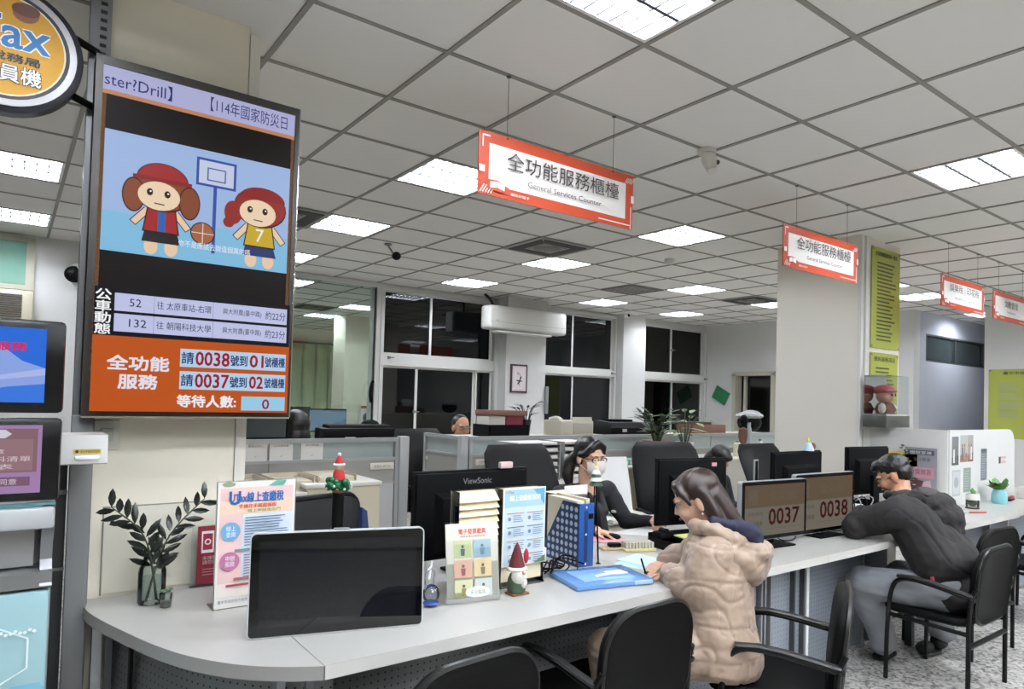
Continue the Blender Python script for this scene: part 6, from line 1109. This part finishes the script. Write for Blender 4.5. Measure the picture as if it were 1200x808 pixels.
for sh, el, wr in ((shL, elL, wrL), (shR, elR, wrR)):
    b.ell(sh, 0.085); chain(b, [sh, sh.lerp(el, 0.5), el], [0.084, 0.092, 0.084]); chain(b, [el, el.lerp(wr, 0.5), wr-(wr-el).normalized()*0.015], [0.084, 0.078, 0.052])
chain(b, [pel+Vector((-0.05, -0.02, -0.01)), pel.lerp(kL, 0.6), kL+Vector((-0.01, -0.01, 0.0)), kL+Vector((0.0, -0.03, -0.10))], [0.13, 0.108, 0.088, 0.085]); chain(b, [pel+Vector((0.05, 0.04, -0.01)), pel.lerp(kR, 0.6)], [0.12, 0.10])
def seam(x, w_=0.10): x = abs((x % 1.0)-0.5)*2; return max(0.0, (x-(1-w_))/w_)
def coat_disp(c, n):
    q = c-pel; wv = noise.noise(Vector((c.x*5, c.y*5, c.z*4)))
    soft = 0.007*noise.noise(Vector((c.x*8+c.z*3, c.y*8, c.z*9)))
    rdg = abs(noise.noise(Vector((q.dot(r3)*8+q.z*5, q.dot(f3)*8, q.z*5-q.dot(r3)*5+5)))); rdg2 = abs(noise.noise(Vector((q.dot(r3)*15-q.z*9, q.dot(f3)*15+3, q.z*9))))
    return soft*1.3-max(0, 0.11-rdg)*0.045-max(0, 0.07-rdg2)*0.035+0.003*noise.noise(Vector((c.x*30, c.y*30, c.z*42)))-0.004*seam(q.z/0.135+0.4*wv, 0.12)
blob('padded_coat', b, COAT, cu_, 0.0070, 3, coat_disp)
b = MB(); hb = neck-f3*0.12+Vector((0, 0, -0.03))
for k in range(13):
    a = -2.2+4.4*k/12; cs = max(0, math.cos(a)); c = neck+Vector((0, 0, 0.012))+(r3*math.sin(a)*0.112-f3*(math.cos(a)*0.115+0.012))+Vector((0, 0, 0.005-0.06*cs)); b.ell(c, 0.036)
    if cs > 0.05: b.ell(neck+(r3*math.sin(a)*0.125-f3*(math.cos(a)*0.150+0.02))+Vector((0, 0, -0.05-0.07*cs)), 0.046); b.ell(neck+(r3*math.sin(a)*0.105-f3*(math.cos(a)*0.150+0.02))+Vector((0, 0, -0.08-0.10*cs)), 0.045)
b.ell(neck-f3*0.17+Vector((0, 0, -0.12)), (0.12, 0.07, 0.10), rot=Rt); b.ell(neck-f3*0.20+Vector((0, 0, -0.075)), (0.10, 0.05, 0.05), rot=Rt)
blob('coat_hood', b, COAT, cu_, 0.0075, 4, coat_disp)
b = MB()
for k in range(9):
    a = -1.4+2.8*k/8; c = neck+(r3*math.sin(a)*0.080-f3*(math.cos(a)*0.095+0.0))+Vector((0, 0, 0.050-0.03*max(0, math.cos(a)))); b.ell(c, (0.030, 0.030, 0.028))
chain(b, [neck-f3*0.10+Vector((0, 0, 0.02))-r3*0.02, neck-f3*0.165+Vector((0, 0, -0.0))-r3*0.02, neck-f3*0.19+Vector((0, 0, -0.05))-r3*0.03], [0.04, 0.042, 0.026]); chain(b, [neck-f3*0.10+Vector((0, 0, 0.0))+r3*0.05, neck-f3*0.155+Vector((0, 0, -0.01))+r3*0.04], [0.04, 0.036])
blob('navy_hood', b, mat('navy jersey', '#1d2036', 0.8), cu_, 0.007, 3, fold(0.008, 16, 16, 20))
b = MB(); chain(b, [kL, aL+Vector((0, 0, -0.02))], [0.07, 0.065]); chain(b, [kR, aR+Vector((0, 0, -0.02))], [0.07, 0.065]); chain(b, [pel.lerp(kL, 0.6), kL], [0.08, 0.07]); chain(b, [pel.lerp(kR, 0.6), kR], [0.08, 0.07])
blob('light_jeans', b, mat('pale blue denim', '#aebccb', 0.8, var=0.15, scale=20), cu_, 0.009, 3, fold(0.006, 12, 12, 20))
for a_ in (aL, aR): P('shoe', MB().ell(a_+Vector((-0.03, 0.06, -0.045)), (0.045, 0.045, 0.04), n=14).ell(a_+Vector((-0.06, 0.12, -0.055)), (0.045, 0.055, 0.03), n=14).box(*[q+o_ for q, o_ in ((a_.x-0.10, 0), (a_.x+0.02, 0), (a_.y+0.0, 0), (a_.y+0.17, 0), (-0.0, 0), (0.018, 0))]), mat('white trainer', '#cfcfcd', 0.5), cu_)
pe = T('ballpoint_pen', 'pen held in the writing hand of the customer in beige', 'pen', (2.235, 2.11, 0.768)); P('barrel', MB().cyl((0.02, 0.0, 0.0), (-0.03, -0.02, 0.07), 0.004, n=8), DARK, pe); P('tip', MB().cyl((0.02, 0, 0), (0.024, 0.002, -0.006), 0.003, 0.001, n=8), STEEL, pe)
# ---------------- man in the black hooded jacket
mn = person('man in a black hooded jacket and glasses, bent over the counter at the right', (4.27, 1.62, 0.0)); L = mn.location
pel, mid, chest, neck = V(4.27, 1.64, 0.50), V(4.27, 1.68, 0.66), V(4.27, 1.83, 0.86), V(4.31, 1.945, 0.985)
shL, shR = V(4.08, 1.86, 0.91), V(4.50, 1.89, 0.91); elL, elR = V(4.03, 2.07, 0.83), V(4.66, 2.10, 0.80); wrL, wrR = V(4.40, 2.23, 0.85), V(4.60, 2.33, 0.79)
kL, kR = V(4.02, 2.04, 0.50), V(4.47, 2.02, 0.48); aL, aR = V(4.21, 1.99, 0.10), V(4.68, 1.85, 0.12)
hM = Matrix.Translation(V(4.33, 2.04, 1.105)) @ RM((-0.15, 0.80, -0.42), (0, 0, 1), 0.0)
hM = Matrix.Translation(V(4.365, 2.02, 1.105)) @ RM((-0.30, 0.80, -0.42))
b = MB(); head_items(b, hM, neck); chain(b, [neck, chest, mid, pel], [0.065, 0.11, 0.11, 0.11]); chain(b, [shL, elL, wrL], [0.055, 0.045, 0.03]); chain(b, [shR, elR, wrR], [0.055, 0.045, 0.03]); chain(b, [shL, shR], [0.06, 0.06])
chain(b, [pel+Vector((-0.09, 0, 0)), kL, aL], [0.09, 0.058, 0.042]); chain(b, [pel+Vector((0.09, 0, 0)), kR, aR], [0.09, 0.058, 0.042])
hand(b, wrL, (0.9, 0.25, -0.05), (0, 0, -1), 0.5, -1); hand(b, wrR, (-0.35, 0.8, -0.1), (0, 0, -1), 0.5, 1)
blob('body', b, SKIN, mn, 0.006, 2); face(mn, hM, SKIN, glasses=mat('gold wire', '#b09060', 0.25, 0.8))
b = MB(); b.M = hM; b.ell((0, -0.02, 0.054), (0.083, 0.099, 0.082)); b.ell((0, -0.055, 0.01), (0.077, 0.060, 0.070)); b.ell((0, 0.05, 0.088), (0.066, 0.045, 0.035)); b.ell((-0.01, 0.083, 0.078), (0.045, 0.02, 0.018)); b.M = Matrix()
blob('hair', b, HAIR, mn, 0.006, 3, lambda c, n: 0.003*noise.noise(c*60)+0.002*noise.noise(c*130))
JK = mat('black cotton jersey', '#1c1a1a', 0.85, var=0.2, scale=5, bump=0.1, bscale=500); b = MB()
b.ell(pel+Vector((0, -0.02, -0.02)), (0.205, 0.165, 0.11)); b.ell(pel+Vector((0.02, -0.09, -0.01)), (0.20, 0.12, 0.12)); b.ell(mid+Vector((0, -0.01, 0)), (0.20, 0.165, 0.15)); b.ell(mid.lerp(chest, 0.5), (0.205, 0.165, 0.13)); b.ell(chest, (0.21, 0.15, 0.13)); chain(b, [mid+Vector((-0.1, 0, 0)), chest+Vector((-0.11, 0, 0.02))], [0.14, 0.13]); chain(b, [mid+Vector((0.1, 0, 0)), chest+Vector((0.11, 0, 0.02))], [0.14, 0.13])
for sh, el, wr in ((shL, elL, wrL), (shR, elR, wrR)): chain(b, [sh, el], [0.098, 0.082]); chain(b, [el, wr-(wr-el).normalized()*0.02], [0.082, 0.048])
chain(b, [shL, neck+Vector((0, -0.02, -0.04)), shR], [0.095, 0.095, 0.095]); b.ell(elL+Vector((-0.03, 0.0, -0.02)), 0.078)
blob('hooded_jacket', b, JK, mn, 0.0085, 3, lambda c, n: 0.012*noise.noise(Vector((c.x*6, c.y*6, c.z*8)))+0.004*noise.noise(Vector((c.x*18, c.y*18, c.z*22)))-max(0, 0.07-abs(noise.noise(Vector((c.x*6+c.z*5, c.y*5, c.z*4-c.y*6)))))*0.07)
b = MB()
for k in range(13):
    a = -2.1+4.2*k/12; cs = max(0, math.cos(a)); b.ell(neck+Vector((math.sin(a)*0.125, -math.cos(a)*0.115-0.03, 0.012-0.005*cs)), 0.032)
    if cs > 0.05: b.ell(neck+Vector((math.sin(a)*0.14, -math.cos(a)*0.19-0.04, -0.02-0.05*cs)), 0.036); b.ell(neck+Vector((math.sin(a)*0.12, -math.cos(a)*0.215-0.05, -0.07-0.08*cs)), 0.040)
for o_, r_ in (((0.02, -0.11, 0.02), (0.135, 0.07, 0.05)), ((0.04, -0.19, -0.02), (0.145, 0.08, 0.075)), ((0.06, -0.25, -0.10), (0.13, 0.07, 0.09)), ((0.05, -0.26, -0.17), (0.10, 0.06, 0.06))): b.ell(neck+Vector(o_), r_)
blob('jacket_hood', b, JK, mn, 0.0075, 3, fold(0.012, 12, 12, 14, 5))
P('hood_lining', MB().ell(neck+Vector((0.03, -0.15, 0.045)), (0.095, 0.065, 0.022), rot=Matrix.Rotation(0.35, 3, 'X')), mat('dark hood lining', '#3a3738', 0.8), mn)
b = MB()
for kk_, aa, hp in ((kL, aL, pel+Vector((-0.1, 0, 0))), (kR, aR, pel+Vector((0.1, 0, 0)))): chain(b, [hp, kk_, aa+Vector((0, 0, 0.02))], [0.115, 0.090, 0.078]); b.ell(aa+Vector((0, 0.0, -0.0)), (0.088, 0.085, 0.04))
blob('grey_trousers', b, mat('washed grey denim', '#8d9095', 0.8, var=0.25, scale=9, bump=0.1, bscale=300), mn, 0.009, 3, fold(0.012, 8, 8, 14, 2))
for a_, dx, dy in ((aL, 0.12, 0.05), (aR, -0.13, 0.05)): P('shoe', MB().ell(a_+Vector((dx*0.2, dy*0.2, -0.04)), (0.055, 0.05, 0.05), n=14).ell(a_+Vector((dx, dy, -0.058 if dx > 0 else -0.07)), (0.085, 0.046, 0.036), n=14).ell(a_+Vector((dx*0.7, dy*0.7, -0.082 if dx > 0 else -0.098)), (0.12, 0.052, 0.014), n=16), mat('black trainer', '#121214', 0.6), mn)
P('jacket_tag', MB().rbox(-0.215, -0.205, 0.03, 0.05, 0.575, 0.61, 0.002), mat('red tag', '#a83a48', 0.5), mn)
P('jacket_cord', MB().tube([tuple(neck+Vector((-0.07, 0.05, -0.02))), tuple(neck+Vector((-0.05, 0.13, -0.06))), tuple(neck+Vector((0.05, 0.17, -0.10)))], 0.004, 6, smooth=2), mat('white cord', '#dcdcdc', 0.6), mn)
sheet('white form under the hands of the man in black', [(4.45, 2.40), (4.42, 2.15), (4.66, 2.12), (4.70, 2.37)], 0.7505, '#dfe1e2')
# ---------------- clerk with mask
ck = person('clerk in black with glasses, white face mask and ponytail, facing the customer', (2.90, 3.26, 0.0)); L = ck.location
pel, chest, neck = V(2.90, 3.36, 0.52), V(2.90, 3.27, 0.84), V(2.895, 3.22, 1.00)
shL, shR = V(3.10, 3.25, 0.945), V(2.68, 3.23, 0.935); elL, elR = V(3.14, 3.12, 0.76), V(2.56, 3.05, 0.77); wrL, wrR = V(3.19, 2.93, 0.785), V(2.665, 2.87, 0.785)
hM = Matrix.Translation(V(2.885, 3.19, 1.165)) @ RM((-0.02, -0.98, -0.10))
b = MB(); head_items(b, hM, neck); chain(b, [neck, chest, pel], [0.055, 0.10, 0.12]); chain(b, [shL, elL, wrL], [0.045, 0.036, 0.026]); chain(b, [shR, elR, wrR], [0.045, 0.036, 0.026]); chain(b, [shL, shR], [0.05, 0.05])
for s in (-1, 1): chain(b, [pel+Vector((s*0.09, 0, 0)), pel+Vector((s*0.11, -0.42, -0.02)), pel+Vector((s*0.11, -0.40, -0.42))], [0.085, 0.055, 0.042])
hand(b, wrR, (0.22, -0.95, -0.08), (0, 0, -1), 0.35, -1, 0.95); hand(b, wrL, (-0.55, -0.8, 0.05), (0, 0, -1), 0.6, 1, 0.95)
blob('body', b, SKIN2, ck, 0.006, 2); face(ck, hM, SKIN2, HAIR, mask=True, glasses=mat('dark red glasses frame', '#2c1416', 0.3))
b = MB(); hair_cap(b, hM, 1.03, 0.02); h2 = lambda *p: hM @ Vector(p)
for s in (-1, 1): chain(b, [h2(0, 0.062, 0.105), h2(s*0.05, 0.066, 0.075), h2(s*0.077, 0.035, 0.03), h2(s*0.080, 0.0, 0.02)], [0.020, 0.018, 0.016, 0.02])
chain(b, [h2(0, -0.10, 0.0), h2(0.04, -0.14, -0.05), h2(0.06, -0.13, -0.13), h2(0.06, -0.10, -0.2)], [0.045, 0.042, 0.04, 0.022])
blob('hair', b, HAIR, ck, 0.006, 4)
b = MB(); b.ell(chest, (0.175, 0.125, 0.15)); b.ell(pel.lerp(chest, 0.5), (0.165, 0.125, 0.18)); b.ell(pel, (0.19, 0.15, 0.13)); chain(b, [shL, neck+Vector((0.03, 0.03, -0.055)), neck+Vector((-0.03, 0.03, -0.055)), shR], [0.062, 0.062, 0.062, 0.062])
for sh, el, wr in ((shL, elL, wrL), (shR, elR, wrR)): chain(b, [sh, el, wr-(wr-el).normalized()*0.03], [0.062, 0.052, 0.038])
blob('black_cardigan', b, mat('black knit', '#15151b', 0.85), ck, 0.007, 3, fold(0.008, 10, 10, 14, 1))
b = MB(); chain(b, [neck+Vector((-0.05, -0.07, -0.06)), neck+Vector((0.0, -0.13, -0.16)), neck+Vector((0.02, -0.145, -0.30))], [0.02, 0.03, 0.035]); chain(b, [neck+Vector((0.05, -0.07, -0.06)), neck+Vector((0.03, -0.13, -0.16))], [0.02, 0.03])
blob('scarf', b, mat('dark flower scarf', '#1a1c20', 0.8), ck, 0.006, 3)
for k in range(14): rnd = random.Random(k); P('scarf_flower', MB().ell(neck+Vector((rnd.uniform(0.03, 0.13), -0.085-0.03*rnd.random(), -0.16-0.16*rnd.random())), (0.012, 0.022, 0.010), n=8, k=6), mat('white green petal', '#c5ccc2', 0.7), ck)
P('neck_cord', MB().tube([tuple(neck+Vector((-0.055, -0.05, 0.0))), tuple(neck+Vector((-0.03, -0.11, -0.10))), tuple(neck+Vector((0.0, -0.15, -0.2)))], 0.003, 5, smooth=1), mat('pale cord', '#cfcac2', 0.6), ck)
b = MB()
for s in (-1, 1): chain(b, [pel+Vector((s*0.09, 0, 0)), pel+Vector((s*0.11, -0.42, -0.02)), pel+Vector((s*0.11, -0.40, -0.42))], [0.10, 0.075, 0.065])
blob('dark_trousers', b, mat('black trousers', '#17171a', 0.8), ck, 0.012, 2)
for s in (-1, 1): P('shoe', MB().ell(pel+Vector((s*0.11, -0.46, -0.478)), (0.045, 0.12, 0.04), n=14), BLACK, ck)
# ---------------- people farther back, visible above the partitions
def seated(label, loc, fwd, skin, hairm, top_col, style, glasses=None, hz=1.2, s=1.0):
    t = person(label, loc); hM = Matrix.Translation(Vector((0, 0, hz))) @ RM(fwd); f = Vector((fwd[0], fwd[1], 0)).normalized(); r = f.cross(Vector((0, 0, 1)))
    nk = Vector((0, 0, hz-0.165))-f*0.03; pl_ = Vector((0, 0, 0.52))-f*0.1; ch = Vector((0, 0, hz-0.34))-f*0.05; b = MB(); head_items(b, hM, nk); chain(b, [nk, ch, pl_], [0.058, 0.11, 0.12])
    for q in (-1, 1):
        chain(b, [nk+r*q*0.17+Vector((0, 0, -0.05)), nk+r*q*0.23+f*0.05-Vector((0, 0, 0.30)), nk+r*q*0.18+f*0.28-Vector((0, 0, 0.26))], [0.05, 0.04, 0.03]); hand(b, nk+r*q*0.18+f*0.28-Vector((0, 0, 0.26)), f, (0, 0, -1), 0.4, q)
        chain(b, [pl_+r*q*0.1, pl_+r*q*0.12+f*0.42, pl_+r*q*0.12+f*0.40-Vector((0, 0, 0.43))], [0.09, 0.06, 0.045])
    blob('body', b, skin, t, 0.009, 2); face(t, hM, skin, HAIR, glasses=glasses); b = MB(); b.M = hM
    if style == 'short': b.ell((0, -0.028, 0.046), (0.080, 0.092, 0.082)); b.ell((0, -0.05, 0.0), (0.077, 0.065, 0.07))
    elif style == 'thin': b.ell((0, -0.026, 0.046), (0.081, 0.094, 0.083)); b.ell((0, -0.05, 0.0), (0.079, 0.065, 0.06))
    elif style == 'bob': b.ell((0, -0.02, 0.03), (0.112, 0.112, 0.112)); b.ell((0, -0.04, -0.06), (0.112, 0.09, 0.10))
    else: b.ell((0, -0.022, 0.05), (0.088, 0.10, 0.088)); b.ell((0, -0.05, -0.04), (0.085, 0.07, 0.10)); b.ell((0, 0.05, 0.085), (0.06, 0.04, 0.03))
    b.M = Matrix(); blob('hair', b, hairm, t, 0.008, 3)
    b = MB(); b.ell(ch, (0.19, 0.14, 0.16), rot=Matrix((r, f, Vector((0, 0, 1)))).transposed()); b.ell(pl_.lerp(ch, 0.4), (0.18, 0.14, 0.22), rot=Matrix((r, f, Vector((0, 0, 1)))).transposed()); chain(b, [nk+r*0.17+Vector((0, 0, -0.05)), nk+Vector((0, 0, -0.055)), nk-r*0.17+Vector((0, 0, -0.05))], [0.068, 0.07, 0.068])
    for q in (-1, 1): chain(b, [nk+r*q*0.17+Vector((0, 0, -0.05)), nk+r*q*0.23+f*0.05-Vector((0, 0, 0.30)), nk+r*q*0.18+f*0.24-Vector((0, 0, 0.262))], [0.068, 0.055, 0.042])
    blob('jacket', b, mat('cloth %s' % top_col, top_col, 0.85), t, 0.011, 2)
    b = MB()
    for q in (-1, 1): chain(b, [pl_+r*q*0.1, pl_+r*q*0.12+f*0.42, pl_+r*q*0.12+f*0.40-Vector((0, 0, 0.45))], [0.11, 0.075, 0.065])
    blob('trousers', b, mat('dark cloth', '#1e1f24', 0.85), t, 0.013, 2); return t
seated('middle-aged man with glasses whose head shows above the short partition', (3.46, 5.68, 0), (-0.1, -0.95, -0.05), SKIN, HAIR, '#d9d6cf', 'thin', mat('thin grey wire', '#8f8f8f', 0.3, 0.7), hz=1.225)
seated('dark-haired person whose forehead shows above the monitor with the pink tag', (5.22, 4.0, 0), (0.15, -0.7, -0.75), SKIN2, HAIR, '#2a2c33', 'full', hz=1.01)
seated('dark-haired person seen from behind, beyond the partition under the ticket screen', (1.77, 5.36, 0), (0.1, 1, 0), SKIN, HAIR, '#17181b', 'bob', hz=1.25)
seated('small distant person with black hair in front of the blue lit monitor', (4.22, 9.55, 0), (0.0, 1, 0), SKIN, HAIR, '#17181b', 'full', hz=1.13)
